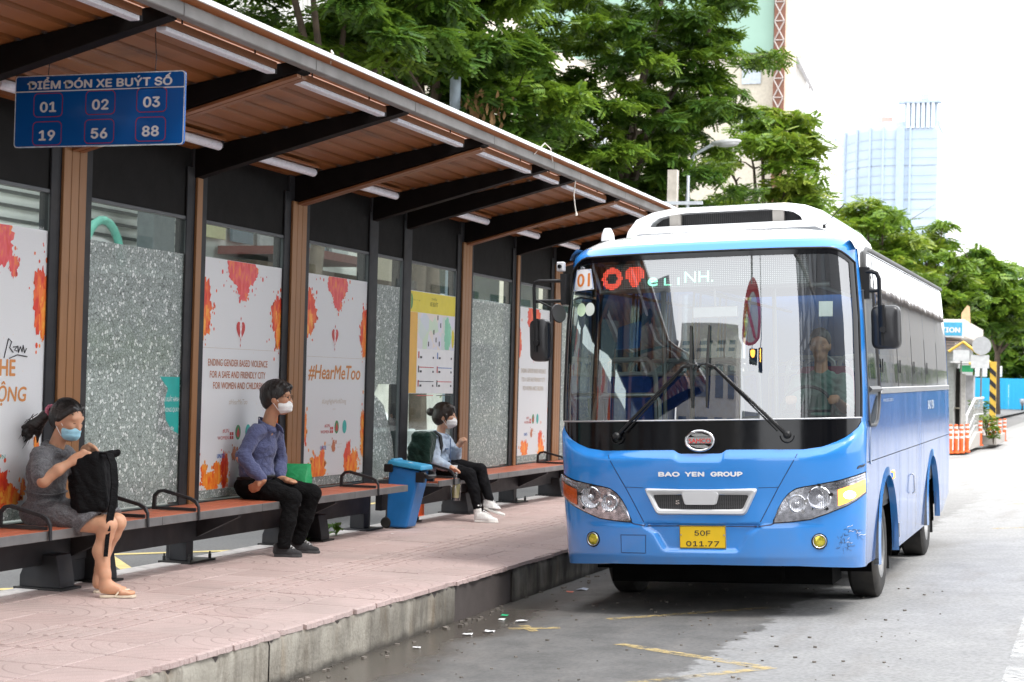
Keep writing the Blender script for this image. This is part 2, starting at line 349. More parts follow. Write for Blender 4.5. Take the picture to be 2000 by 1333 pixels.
M_SPR = m_splash('red_orange_paint', (.62,.03,.02), (.72,.075,.02), (.82,.19,.03)); M_SPO = m_splash('orange_paint', (.78,.10,.02), (.85,.24,.03), (.90,.42,.06)); M_SPP = m_splash('pink_red_paint', (.66,.05,.04), (.72,.09,.11), (.78,.20,.04))
M_TXTO = mat('orange_print', (.60,.24,.06), .45, var=.08); M_TXTB = mat('brown_print', (.50,.17,.07), .45, var=.08); M_TXTG = mat('pale_print', (.62,.55,.46), .45); M_RED = mat('red_print', (.55,.04,.035), .4); M_TEAL = mat('teal_print', (.03,.38,.34), .4); M_GRN = mat('green_print', (.04,.25,.08), .4); M_BLUEP = mat('blue_print', (.05,.16,.45), .4); M_INK = mat('black_print', (.02,.02,.025), .4)

def cloth(name, a, b, scale=900, bumpk=.3, rough=.9, fold=.5, sheen=.2):
    t = NT(name); P = t.coord(); w = t.noise(scale*.35, 2, P); f = t.noise(17, 4, t.mapv(P, (1, 1, 1.5)), .55, 1.4)
    c = t.mix(t.fr(w, .35, .65), a, b); nrm = t.bump(f, fold, .02, t.bump(w, bumpk, .001))
    return t.bsdf(Base_Color=c, Roughness=rough, Sheen_Weight=sheen, Specular_IOR_Level=.12, Normal=nrm)
def m_skin(name, c0):
    t = NT(name); P = t.coord(); n = t.noise(22, 4, P); c = t.mix(t.fr(n, .3, .7), tuple(x*.93 for x in c0), (min(1, c0[0]*1.08), c0[1]*.98, c0[2]*.96))
    return t.bsdf(Base_Color=c, Roughness=.5, Subsurface_Weight=.12, Subsurface_Radius=(.012,.005,.003), Normal=t.bump(t.noise(120, 3, P), .08, .002))
def m_hair(name, c0):
    t = NT(name); P = t.coord(); n = t.noise(1.0, 4, t.mapv(P, (140, 140, 18)), .6, .6); c = t.mix(t.fr(n, .3, .7), tuple(x*.5 for x in c0), tuple(x*1.8 for x in c0))
    return t.bsdf(Base_Color=c, Roughness=.38, Normal=t.bump(n, .5, .004))

def m_leaf(name, cols, tr=.35):
    t = NT(name); rnd = t.n('NewGeometry').outputs['Random Per Island']; c = t.ramp(rnd, cols)
    W_ = t.n('NewGeometry').outputs['Position']; c = t.mix(t.fr(t.noise(.9, 3, W_), .35, .7), c, t.mix(.5, c, cols[-1][1]))
    d = t.n('BsdfPrincipled', Base_Color=c, Roughness=.45, Specular_IOR_Level=.35); q = t.n('BsdfTranslucent', Color=t.mix(.5, c, (.22,.34,.03))); mx = t.n('MixShader', Fac=tr); t.set(mx.inputs[1], d); t.set(mx.inputs[2], q); t.t.links.new(mx.outputs[0], t.out.inputs[0]); return t.mat
M_LEAF = [m_leaf('deep_green_leaf', [(0, (.018,.058,.010)), (.5, (.042,.11,.016)), (1, (.10,.195,.026))]), m_leaf('bright_green_leaf', [(0, (.045,.115,.014)), (.5, (.10,.20,.022)), (1, (.21,.31,.03))]), m_leaf('yellow_green_leaf', [(0, (.07,.14,.016)), (.5, (.16,.24,.024)), (1, (.29,.34,.04))])]
M_BARK = mat('tree_bark', (.10,.075,.055), .9, var=.35, vscale=5, bump=.8, bscale=22)

# ------------------------------------------------------------------ ground, roads, kerb, paving
KX, KZ, BX = -4.456, .248, -6.86           # kerb face, platform level, platform back edge
def roadz(x): return .06 + .042*(min(x, -.5) + 1.61)
b = MB(); b.box(-600, 600, -120, 900, -1.0, -.2); struct(b.build('ground', mat('far_ground', (.16,.155,.15), .9)))
b = MB(); xs = [KX-.03, -3.9, -3.2, -2.5, -1.7, -.9, -.5, 3, 40]; ys = [-40, 0, 8, 20, 40, 80, 160, 420]
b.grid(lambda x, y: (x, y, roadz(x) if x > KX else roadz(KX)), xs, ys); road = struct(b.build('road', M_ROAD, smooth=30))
b = MB(); b.grid(lambda x, y: (x, y, 0.0), [-13.2, BX+.05], ys, flip=False); struct(b.build('back_lane', M_ROAD2))
b = MB(); b.box(-60, -13.2, -40, 420, -.3, .12); struct(b.build('far_pavement', mat('far_paving', (.36,.33,.31), .8, vscale=1.2)))
M_LINE = mat('worn_white_paint', (.66,.66,.64), .6, var=.15, vscale=9, dirt=.35)
def m_worn(name, c):
    t = NT(name); P = t.coord(); f = t.fr(t.noise(16, 6, P), .36, .56); g = t.fr(t.noise(1.6, 3, P), .28, .5); d = t.n('BsdfPrincipled', Base_Color=c, Roughness=.7); tr = t.n('BsdfTransparent'); mx = t.n('MixShader', Fac=t.math('MULTIPLY', t.math('MULTIPLY', f, g), .6)); t.set(mx.inputs[1], tr); t.set(mx.inputs[2], d); t.t.links.new(mx.outputs[0], t.out.inputs[0]); return t.mat
M_YLINE = m_worn('worn_yellow_paint', (.62,.47,.20)); M_WLINE = m_worn('worn_white_line', (.68,.68,.66))
def stripe(b, p, q, w, dz=.004):
    p = Vector((*p, 0)); q = Vector((*q, 0)); n = (q-p).normalized().cross(Vector((0,0,1)))*w/2
    k = max(2, int((q-p).length/.25)); P = [p.lerp(q, i/k) for i in range(k+1)]
    b.grid(lambda i, s: ((P[i]+n*s).x, (P[i]+n*s).y, (roadz((P[i]+n*s).x) if (P[i]+n*s).x > KX else 0)+dz), list(range(k+1)), [-1, 1])
b = MB(); zz = [(-3.82,12.0), (-2.98,11.21), (-1.86,10.40), (-2.5,9.66), (-3.0,9.3), (-1.86,8.5)]
stripe(b, (-2.98,11.23), (-1.86,10.42), .10); stripe(b, (-1.82,10.44), (-2.62,9.52), .10, .0045); stripe(b, (-3.95,11.83), (-3.60,11.95), .10); stripe(b, (-3.72,11.72), (-3.9,12.02), .07, .0045); stripe(b, (-3.4,12.5), (-2.3,13.5), .10)
for k in range(5): stripe(b, (-1.2-.1*k, 22+5*k), (-.2-.1*k, 22.6+5*k), .12)
road_lines = b.build('road_marking', M_YLINE, road)
b = MB(); b.grid(lambda x, y: (x, y, roadz(x)+.0045), [-.492, -.25], [-10, 14.6]); 
for y in (26, 33, 41, 52): stripe(b, (-1.3, y), (.2, y+.5), .5, .0045)
b.build('lane_line', M_WLINE, road)
lane = bpy.data.objects['back_lane']
b = MB(); stripe(b, (-7.3,9.3), (-8.8,10.9), .12); stripe(b, (-8.8,10.9), (-7.3,12.6), .12, .0046); stripe(b, (-7.3,12.6), (-8.8,14.4), .12); stripe(b, (-8.8,14.4), (-7.3,16.2), .12, .0046); stripe(b, (-7.3,16.2), (-8.8,18), .12); stripe(b, (-9.4,5), (-9.4,40), .1, .0042)
b.build('yellow_zigzag', mat('yellow_line', (.66,.52,.20), .7, var=.2), lane)
# platform
plat = empty('pavement', (-5.6, 14, 0)); struct(plat)
b = MB(); b.box(BX, KX-.012, -6, 60, -.3, KZ-.045); b.box(BX-.0, BX+.10, -6, 60, KZ-.045, KZ+.002); o = b.build('paving_bed', mat('joint_mortar', (.09,.075,.07), .9), plat); struct(o)
b = MB(); b.box(BX-.012, BX+.16, -6, 60, KZ-.2, KZ+.004); o = b.build('white_back_edge', mat('white_edge_paint', (.66,.62,.59), .75, var=.15, vscale=14, dirt=.4), plat); struct(o)
TS = .40
def tile_mesh(kind):
    b = MB(); h = TS/2-.0034
    b.box(-h, h, -h, h, -.04, 0)
    if kind == 'bar':
        for i in range(4): x = -.15 + .1*i; b.box(x-.017, x+.017, -h+.02, h-.02, 0, .005)
    return b
tiles = {}
for kind, m in (('arc', M_TILE), ('bar', M_TACT)):
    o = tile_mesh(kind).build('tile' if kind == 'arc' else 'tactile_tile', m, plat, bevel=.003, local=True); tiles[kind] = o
count = 0; rest = {'arc': MB(), 'bar': MB()}
cols = [KX-.012-TS*(i+.5) for i in range(6)]
rows = [2.6 + TS*j for j in range(110)]
first = {'arc': True, 'bar': True}
for j, y in enumerate(rows):
    for i, x in enumerate(cols):
        kind = 'bar' if i == 2 else 'arc'
        dz = rng.normal(0, .0012); rx, ry = rng.normal(0, .0022, 2)
        near = 5.2 < y < 26 and x > -6.9
        if near and count < 290:
            if first[kind]: o = tiles[kind]; first[kind] = False
            else: o = tiles[kind].copy(); COL.objects.link(o); o.parent = plat; count += 1
            o.location = Vector((x, y, KZ+dz)) - ORG[plat.name]; o.rotation_euler = (rx, ry, rng.choice([0, PI/2, PI, -PI/2]) if kind == 'arc' else 0)
        else:
            h = TS/2-.0034; rest[kind].box(x-h, x+h, y-h, y+h, KZ-.04, KZ+dz)
for kind in rest:
    o = rest[kind].build('distant_tile' if kind == 'arc' else 'distant_tactile_tile', M_TILE if kind == 'arc' else M_TACT, plat); o['kind'] = 'stuff'
# kerb blocks, cast concrete with a thin broken top lip
kerb = empty('kerb', (KX, 14, 0)); struct(kerb)
y = 4.6; L = [4.6, 6.62, 9.05, 11.2, 12.1, 13.4, 15.6, 18, 20.4, 23, 26, 30, 36, 44, 58]
for a, c in zip(L[:-1], L[1:]):
    b = MB(); off = {12.1: -.02, 11.2: -.006}.get(a, rng.normal(0, .003)); n = max(6, int((c-a)/.05)); top = KZ-.034
    Y = [a+.003+(c-a-.006)*i/n for i in range(n+1)]; jit = [rng.normal(0, .0022) for _ in Y]; chip = [abs(rng.normal(0, .004)) + (.03 if rng.random() < .06 else 0) for _ in Y]
    def P(i, k):
        z = [-.12, .0, .1, top-.03-chip[i], top-chip[i]*.4, top-.002][k]; x = KX + off + [0, .0, 0, 0, -.008-chip[i]*.6, -.06][k] + jit[i]*(1 if k else 0)
        return (x, Y[i], z)
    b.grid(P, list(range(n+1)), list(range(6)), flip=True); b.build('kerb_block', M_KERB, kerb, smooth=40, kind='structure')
y = 4.6
while y < 34:
    w = rng.uniform(.3, .62); b = MB(); n = max(4, int(w/.04)); out = rng.normal(.006, .004); drop = abs(rng.normal(0, .004))
    Y = [y+.003+(w-.006)*i/n for i in range(n+1)]; e = [rng.normal(0, .004) - (.02 if rng.random() < .1 else 0) for _ in Y]
    def P(i, k): return (KX + out + [-.05, 0, -.003, -.03][k] + (e[i] if k in (1, 2) else 0), Y[i], KZ - drop + [-.032, -.031, -.004 + e[i]*.2, .001][k])
    b.grid(P, list(range(n+1)), list(range(4)), flip=True); b.add([P(0,k) for k in range(4)], [(0,1,2,3)]); b.add([P(n,k) for k in range(4)], [(3,2,1,0)])
    b.build('kerb_lip', M_TILE, kerb, kind='structure'); y += w
# ------------------------------------------------------------------ bus shelter
shel = tag(empty('bus_shelter', (-6.8, 14, KZ)), 'long bus shelter with brown ribbed roof, black beams and glazed back wall', 'bus shelter')
PX, GX = -6.765, -6.80
def zr(x): return 3.825 + .19*(x + 5.01)
POSTS = [(3.5,'thin'),(5.25,'wide'),(7.0,'wide'),(8.75,'thin'),(10.515,'wide'),(12.29,'thin'),(14.115,'wide'),(15.855,'plain'),(16.75,'plain'),(18.48,'wide'),(20.315,'thin'),(22.0,'wide'),(23.75,'thin'),(25.5,'wide'),(27.2,'thin'),(29,'wide')]
for y, k in POSTS:
    hw = {'wide': .145, 'thin': .05, 'plain': .05}[k]
    b = MB(); b.box(PX-.16, PX-.012, y-hw-.03, y+hw+.03, KZ+.005, 3.5); b.box(PX-.03, PX-.013, y-hw-.11 if k != 'plain' else y-.105, y+hw+.11 if k != 'plain' else y+.105, .66, 3.34)
    p = b.build('post', M_STEEL, shel, bevel=.004)
    if k == 'wide':
        for i in (-1, 0, 1):
            q = MB(); q.box(PX-.011, PX+.012, y+i*.0965-.0455, y+i*.0965+.0455, KZ+.02, 3.262); q.build('board', M_BOARD, p, bevel=.003, org=(PX, y+i*.0965, KZ))
        for i in (-1, 1):
            q = MB(); q.box(PX-.05, PX+.03, y+i*.2-.02, y+i*.2+.02, KZ, KZ+.03); q.lathe([(.012,0),(.012,.03)], (PX+.005, y+i*.2, KZ+.03), (0,0,1), 6); q.build('anchor_bolt', M_BOLT, p)
    if k == 'thin':
        q = MB(); q.box(PX-.011, PX+.012, y-.043, y+.043, KZ+.02, 3.262); q.build('board', M_BOARD, p, bevel=.003, org=(PX, y, KZ))
    # rafter, deep at the wall and thin at the tip
    b = MB(); t = .055 if k != 'wide' else .075
    b.prism([(-7.35, zr(-7.35)-.005), (-7.35, 3.15), (-6.77, 3.262), (-5.02, 3.733), (-5.02, 3.80), (-5.2, zr(-5.2)-.005)], y-t, y+t, 'y')
    r = b.build('rafter', M_RAFT, shel, bevel=.003)
    if k == 'wide':
        for s in (-1, 1):
            q = MB(); a0, a1 = (y-t*.93, y-.006) if s < 0 else (y+.006, y+t*.93)
            q.add([(-6.74,a0,3.262-.006),(-6.74,a1,3.262-.006),(-5.05,a1,3.713),(-5.05,a0,3.713),(-6.74,a0,3.262-.026),(-6.74,a1,3.262-.026),(-5.05,a1,3.694),(-5.05,a0,3.694)], [(0,1,2,3),(7,6,5,4),(0,4,5,1),(1,5,6,2),(2,6,7,3),(3,7,4,0)])
            q.build('lining_board', M_LIN, r)
PY = [p[0] for p in POSTS]
for a, c in zip(PY[:-1], PY[1:]):
    # ribbed sheet: trapezoid ribs running along the shelter
    pts = []; x = -7.4; per = .178
    while x < -5.22:
        for dx, dz in ((0, 0), (.122, 0), (.134, .062), (.166, .062)): pts.append((x+dx, zr(x+dx)+dz))
        x += per
    pts = [p for p in pts if p[0] < -5.19]; n = len(pts); b = MB()
    V = [(p[0], y, p[1]) for y in (a, c) for p in pts] + [(p[0], y, p[1]+.004) for y in (a, c) for p in pts]
    b.add(V, [(i, i+1, n+i+1, n+i) for i in range(n-1)] + [(2*n+i+1, 2*n+i, 3*n+i, 3*n+i+1) for i in range(n-1)])
    b.build('roof_sheet', M_ROOF, shel, org=(-6.3, (a+c)/2, 3.6))
    b = MB(); zE = 3.853
    b.add([(-5.2,a,zr(-5.2)+.012),(-5.2,c,zr(-5.2)+.012),(-4.885,c,zE),(-4.885,a,zE),(-5.2,a,zr(-5.2)+.018),(-5.2,c,zr(-5.2)+.018),(-4.885,c,zE+.006),(-4.885,a,zE+.006)], [(0,1,2,3),(7,6,5,4),(0,4,5,1),(2,6,7,3)])
    b.build('eave_sheet', M_EAVE, shel, org=(-5, (a+c)/2, 3.8))
    b = MB(); b.box(-5.02, -4.945, a+.002, c-.002, 3.742, 3.822); b.build('roof_beam', M_GALV, shel, bevel=.006)
    b = MB(); b.box(-4.892, -4.876, a, c, 3.838, 3.868); b.build('eave_trim', M_EDGE, shel)
    b = MB(); b.box(PX-.11, PX-.035, a, c, 2.93, 3.62); b.build('fascia_panel', M_FASC, shel, org=(PX, (a+c)/2, 3.2))
    b = MB(); b.box(PX-.09, PX-.022, a, c, .655, .70); b.build('bottom_rail', M_STEEL, shel)
# glazing: glass panes in frames, patterned film on most
PANES = [(5.6,6.75),(7.25,8.62),(8.87,10.29),(10.78,12.17),(12.41,13.87),(14.40,15.75),(15.96,16.63),(16.87,18.2),(18.77,20.19),(20.45,21.88),(22.3,23.6),(23.9,25.2),(25.8,27),(27.4,28.7)]
for i, (a, c) in enumerate(PANES):
    b = MB(); b.box(GX-.012, GX-.003, a-.02, c+.02, .70, 2.93); g = b.build('glass_pane', M_GLASS, shel, org=(GX, (a+c)/2, .7))
    b = MB(); b.box(GX-.02, GX+.012, a-.045, a-.004, .70, 2.93); b.box(GX-.02, GX+.012, c+.004, c+.075, .70, 2.93); b.box(GX-.02, GX+.012, a-.004, c+.004, 2.922, 2.95); b.build('window_frame', M_FRAME, shel, bevel=.003)
    top, bot = (2.652, .72)
    if i == 7: continue
    b = MB()
    if i == 3:   # torn patch near the right edge shows the teal print behind
        b.add([(GX,a,bot),(GX,c,bot),(GX,c,1.235),(GX,12.02,1.28),(GX,11.93,1.36),(GX,11.9,1.5),(GX,11.95,1.6),(GX,11.82,1.69),(GX,12.13,1.69),(GX,12.13,1.24),(GX,c,1.24),(GX,c,top),(GX,a,top)], [tuple(range(13))])
    elif i == 6:
        b.add([(GX,a,bot),(GX,c-.03,bot),(GX,16.5,1.1),(GX,16.25,1.45),(GX,16.0,1.56),(GX,16.1,1.66),(GX,c-.06,1.66),(GX,c-.03,top),(GX,a,top)], [tuple(range(9))])
    else: b.add([(GX,a,bot),(GX,c-(.0),bot),(GX,c,top),(GX,a,top)], [(0,1,2,3)])
    b.build('patterned_film', M_FILM, g)

# ------------------------------------------------------------------ posters on the glass
def pmap(x): return lambda p, q: (x, p, q)
FX = GX + .003
def blob(b, cy, cz, ry, rz, m, rough=.28, drips=0, seed=0, x=FX+.0018, clip=None):
    r = random.Random(seed); ph = [r.uniform(0, 6.3) for _ in range(6)]; n = 72; P = []
    for i in range(n):
        a = 2*PI*i/n; k = 1 + .8*rough*(.45*math.sin(3*a+ph[0]) + .3*math.sin(7*a+ph[1]) + .25*math.sin(13*a+ph[2]) + .25*math.sin(23*a+ph[3])) + (r.uniform(0, .16) if r.random() < .09 else 0)
        P.append((cy + ry*k*math.cos(a), cz + rz*k*math.sin(a)))
    if clip: P = [(min(max(p, clip[0]), clip[1]), min(max(q, clip[2]), clip[3])) for p, q in P]
    b.add([(x, cy, cz)] + [(x, *p) for p in P], [(0, 1+i, 1+(i+1) % n) for i in range(n)], m)
    for _ in range(drips):
        a = r.uniform(0, 6.3); d = 1 + abs(r.gauss(.25, .3)); s = r.uniform(.004, .016); py, pz = cy + ry*d*math.cos(a), cz + rz*d*math.sin(a)
        if clip and not (clip[0] < py-s and py+s < clip[1] and clip[2] < pz-s*1.5 and pz+s*1.5 < clip[3]): continue
        b.add([(x, py + s*math.cos(2*PI*k/8), pz + s*1.35*math.sin(2*PI*k/8)) for k in range(8)], [tuple(range(8))], m)
def heart(par, cy, cz, h):
    b = MB(); x = FX+.002; P = []
    for i in range(40):
        t = 2*PI*i/40; P.append((cy + h*.36*math.sin(t)**3*1.02, cz + h*.42*(13*math.cos(t)-5*math.cos(2*t)-2*math.cos(3*t)-math.cos(4*t))/15 + (-.10*h if abs(math.sin(t)) < .3 and math.cos(t) < 0 else 0)))
    b.add([(x, cy, cz)] + [(x, *p) for p in P], [(0, 1+i, 1+(i+1) % 40) for i in range(40)])
    for z0, s in ((cz+h*.46, .055), (cz-h*.60, .05)): b.add([(x, cy-h*s*.8, z0), (x, cy, z0-h*s*1.9), (x, cy+h*s*.8, z0), (x, cy, z0+h*s*1.5)], [(0,1,2,3)])
    o = b.build('heart_emblem', M_RED, par)
    r = MB(); L = [(-.15,-.5),(-.05,-.2),(.08,.08),(.11,.22),(0,.30),(-.11,.22),(-.08,.08),(.05,-.2),(.15,-.5)]
    L = [(cy+p*h*.62, cz+q*h) for p, q in L]; wd = h*.035
    for i in range(len(L)-1):
        d = Vector((L[i+1][0]-L[i][0], L[i+1][1]-L[i][1])).normalized(); nx, nz = -d.y*wd, d.x*wd; e = .0006+.0001*i
        r.add([(x+e, L[i][0]+nx, L[i][1]+nz), (x+e, L[i][0]-nx, L[i][1]-nz), (x+e, L[i+1][0]-nx, L[i+1][1]-nz), (x+e, L[i+1][0]+nx, L[i+1][1]+nz)], [(0,1,2,3)])
    r.build('ribbon', M_WHITE, o)
def lettering(par, lines, m, name='lettering', x=FX+.002):
    for (s, y, z, h, w, kw) in lines: b = MB(); put_text(b, s, h, lambda p, q, y=y, z=z: (x, y+p, z+q), width=w, **kw); b.build(name, m, par)
def logos(par, y0, z0, k=1.0):
    """the two rows of small sponsor marks"""
    x = FX+.002
    b = MB(); put_text(b, 'WOMEN', .030*k, lambda p, q: (x, y0-.17*k+p, z0-.055*k+q), width=.19*k, bold=.0); b.build('sponsor_logo', M_RED, par); b = MB(); put_text(b, '#UN', .034*k, lambda p, q: (x, y0-.125*k+p, z0+.0*k+q), width=.11*k); b.build('sponsor_logo', M_RED, par); b = MB()
    for i in range(2):
        for j in range(2): b.add([(x, y0-.055*k+.036*k*i, z0-.055*k+.032*k*j), (x, y0-.026*k+.036*k*i, z0-.055*k+.032*k*j), (x, y0-.026*k+.036*k*i, z0-.029*k+.032*k*j), (x, y0-.055*k+.036*k*i, z0-.029*k+.032*k*j)], [(0,1,2,3)])
    b.build('sponsor_logo', M_RED, par)
    def disc(cy, cz, ry, rz, m, e=0): 
        q = MB(); q.add([(x+e, cy + ry*math.cos(2*PI*i/20), cz + rz*math.sin(2*PI*i/20)) for i in range(20)], [tuple(range(20))]); return q.build('sponsor_logo', m, par)
    o = disc(y0+.09*k, z0, .047*k, .062*k, M_GRN); q = MB(); q.add([(x+.0008, y0+.09*k+.026*k*math.sin(2*PI*i/10), z0-.01*k+.034*k*math.cos(2*PI*i/10)) for i in range(10)], [tuple(range(10))]); q.add([(x+.0012, y0+.09*k-.03*k, z0-.02*k), (x+.0012, y0+.09*k+.03*k, z0-.02*k), (x+.0012, y0+.09*k, z0+.045*k)], [(0,1,2)]); q.build('logo_mark', M_RED, o)
    disc(y0+.27*k, z0, .048*k, .064*k, M_TEAL)
    lettering(par, [('UNiTE', y0-.2*k, z0-.205*k, .036*k, .13*k, dict(bold=.035))], M_BLUEP, 'sponsor_logo')
    q = MB(); blob(q, y0+.03*k, z0-.18*k, .04*k, .055*k, 0, .3, 3, 5, x); q.build('sponsor_logo', M_TXTB, par)
    lettering(par, [('for every child', y0+.17*k, z0-.165*k, .012*k, .1*k, {}), ('Generation', y0+.16*k, z0-.195*k, .012*k, .09*k, {}), ('Viet Nam', y0-.07*k, z0-.17*k, .014*k, .07*k, {})], M_TXTG, 'sponsor_logo')
def poster(a, c, bot, top, label):
    b = MB(); b.box(FX-.0012, FX, a, c, bot, top); o = b.build('poster', M_POST, org=(FX, (a+c)/2, bot)); tag(o, label, 'poster', 'campaign posters stuck on the shelter glass'); return o
def splashes(par, items, clip):
    for i, (m, L) in enumerate(items.items()):
        for j, (cy, cz, ry, rz, rough, dr) in enumerate(L): b = MB(); blob(b, cy, cz, ry, rz, 0, rough, dr, 31*i+j+int(cy*7), FX+.0012+.0003*i+.00008*j, clip); b.build('paint_splash', {'r': M_SPR, 'o': M_SPO, 'p': M_SPP}[m], par)
# nearest poster, cut by the picture's edge
p = poster(8.87, 10.28, .80, 2.665, 'white poster with big orange words and black scribble behind the seated woman'); cl = (8.872, 10.278, .802, 2.663)
splashes(p, {'p': [(9.72,2.56,.16,.16,.35,14), (9.88,2.40,.05,.07,.3,6)], 'r': [(10.21,2.19,.10,.22,.3,20), (9.76,.90,.13,.20,.35,12), (9.05,2.2,.12,.3,.3,8)], 'o': [(10.25,2.08,.06,.16,.3,8), (9.93,.88,.10,.07,.4,8), (10.06,.93,.03,.06,.3,3), (9.2,.92,.18,.14,.4,8), (10.2,1.2,.03,.08,.4,5)]}, cl)
lettering(p, [('LẮNG NGHE', 9.51, 1.676, .112, .84, dict(bold=.035)), ('HÀNH ĐỘNG', 9.62, 1.508, .100, .89, dict(bold=.03, shear=.12))], M_TXTO); lettering(p, [('#OrangeTheWorldVN', 9.6, 1.13, .03, .5, {})], M_TEAL, 'small_lettering')
b = MB(); x = FX+.004
for L in ([(9.80,1.79),(9.845,1.92),(9.88,1.90),(9.86,1.86),(9.90,1.83)], [(9.90,1.865),(9.94,1.87),(9.915,1.845),(9.945,1.84)], [(9.95,1.875),(9.96,1.83),(9.98,1.87),(10.0,1.835),(10.01,1.88),(10.03,1.83),(10.05,1.86)], [(9.86,1.79),(9.95,1.815),(10.06,1.805)]): b.tube([(x, *q) for q in L], .0035, 5)
b.build('scribble', M_INK, p)
p = poster(12.41, 13.87, .785, 2.658, "white poster reading 'Ending gender based violence', red heart, behind the man in the blue shirt"); cl = (12.412, 13.868, .787, 2.656)
splashes(p, {'p': [(13.13,2.58,.27,.13,.12,22), (13.15,2.44,.11,.10,.25,10)], 'r': [(12.45,2.25,.16,.22,.3,24), (13.82,2.22,.13,.20,.3,18), (12.9,.93,.06,.16,.3,8), (12.42,1.05,.04,.2,.4,6)], 'o': [(12.46,2.15,.10,.14,.35,8), (13.84,2.10,.07,.16,.3,6), (12.68,.855,.17,.08,.3,26), (12.78,.93,.06,.08,.3,6), (12.55,.95,.05,.05,.3,5), (13.5,.86,.12,.10,.3,10), (13.84,1.2,.04,.3,.4,10)]}, cl)
heart(p, 13.118, 2.09, .21); lettering(p, [('ENDING GENDER BASED VIOLENCE', 13.10, 1.787, .058, 1.06, dict(bold=.012)), ('FOR A SAFE AND FRIENDLY CITY', 13.10, 1.69, .058, .99, dict(bold=.012)), ('FOR WOMEN AND CHILDREN', 13.11, 1.60, .058, .89, dict(bold=.012))], M_TXTB)
lettering(p, [('#HearMeToo', 13.11, 1.472, .045, .33, dict(shear=.2))], M_TXTG, 'small_lettering'); logos(p, 13.03, 1.24)
b = MB(); b.box(FX, FX+.0006, 12.412, 13.868, 1.93, 1.933); b.build('sheet_seam', M_TXTG, p)
p = poster(14.40, 15.75, .80, 2.655, "white poster with the large orange words '#HearMeToo' beside the green bag"); cl = (14.402, 15.748, .802, 2.653)
splashes(p, {'p': [(15.06,2.58,.23,.13,.12,18), (15.07,2.44,.10,.10,.25,8)], 'r': [(14.45,2.30,.14,.19,.3,18), (15.70,2.18,.09,.19,.3,14), (15.38,.93,.08,.18,.3,6)], 'o': [(14.44,2.2,.09,.11,.3,6), (15.72,2.05,.06,.14,.3,6), (14.70,.86,.17,.13,.4,18), (14.80,.95,.06,.12,.3,6), (15.50,.88,.13,.14,.4,14), (15.72,1.2,.05,.22,.4,10), (14.42,1.25,.03,.14,.4,6)]}, cl)
heart(p, 15.02, 2.10, .20); lettering(p, [('#HearMeToo', 15.045, 1.70, .135, 1.17, dict(bold=.03, shear=.16))], M_TXTO); lettering(p, [('#LangNgheHanhDong', 15.04, 1.472, .045, .55, dict(shear=.2)), ('UNiTE', 15.04, 1.41, .016, .06, {})], M_TXTG, 'small_lettering'); logos(p, 15.02, 1.25)
b = MB(); b.box(FX, FX+.0006, 14.402, 15.748, 1.90, 1.903); b.build('sheet_seam', M_TXTG, p)
p = poster(20.45, 21.84, .80, 2.645, 'white poster with orange flames at its foot, seen past the bus mirror'); cl = (20.452, 21.838, .802, 2.643)
splashes(p, {'r': [(21.1,2.55,.26,.22,.25,12), (20.5,2.2,.1,.2,.3,6), (21.45,.95,.08,.16,.3,4)], 'o': [(20.8,.87,.14,.12,.4,8), (21.5,.87,.12,.12,.4,8), (21.8,1.3,.05,.3,.4,6)]}, cl)
heart(p, 21.1, 2.1, .2); lettering(p, [('ENDING GENDER BASED VIOLENCE', 21.12, 1.83, .058, 1.02, dict(bold=.01)), ('FOR A SAFE AND FRIENDLY CITY', 21.12, 1.72, .058, .95, dict(bold=.01)), ('FOR WOMEN AND CHILDREN', 21.12, 1.61, .058, .84, dict(bold=.01))], M_TXTG); logos(p, 21.05, 1.25)
# teal print under the torn film
b = MB(); b.box(GX-.002, GX-.0005, 11.80, 12.135, 1.235, 1.69); t = tag(b.build('torn_poster', M_TEAL, org=(GX, 11.97, 1.24)), 'teal poster showing through the torn pebble-pattern film above the bench', 'poster')
lettering(t, [('KHU XUẤT HÀNH', 11.99, 1.50, .034, .28, {}), ('VA VONG QUAY', 11.99, 1.42, .034, .28, {}), ('đường dây', 11.97, 1.28, .03, .18, {})], M_WHITE, x=GX+.0004)
# route map board
mb = MB(); mb.box(FX-.002, FX+.006, 16.875, 18.215, 1.568, 2.642); mp = tag(mb.build('route_map', M_WHITE, org=(FX, 17.54, 1.57)), 'bus route map with yellow header and orange side column above the girl', 'map board'); x = FX+.007
def flat(par, name, m, a, c, z0, z1, e=0, lab=None): q = MB(); q.add([(x+e,a,z0),(x+e,c,z0),(x+e,c,z1),(x+e,a,z1)], [(0,1,2,3)]); return q.build(name, m, par, label=lab)
M_YEL = mat('yellow_print', (.72,.60,.03), .4, var=.05); M_ORC = mat('amber_print', (.75,.42,.06), .4, var=.05)
hd = flat(mp, 'header', M_YEL, 16.88, 18.21, 2.42, 2.637); flat(mp, 'side_column', M_ORC, 16.88, 17.09, 1.572, 2.418)
lettering(mp, [('TUYẾN', 17.55, 2.565, .022, .16, dict(bold=.02)), ('XE BUÝT', 17.55, 2.50, .045, .24, dict(bold=.035)), ('Bus map', 17.05, 2.54, .016, .2, {})], mat('olive_print', (.30,.26,.03), .5), x=x+.001)
q = MB(); q.add([(x+.0008, 16.89+.05*max(0,math.cos(t)), 2.53+.085*math.sin(t)) for t in [PI*(i/12)-PI/2 for i in range(13)]], [tuple(range(13))]); q.build('green_mark', M_GRN, mp)
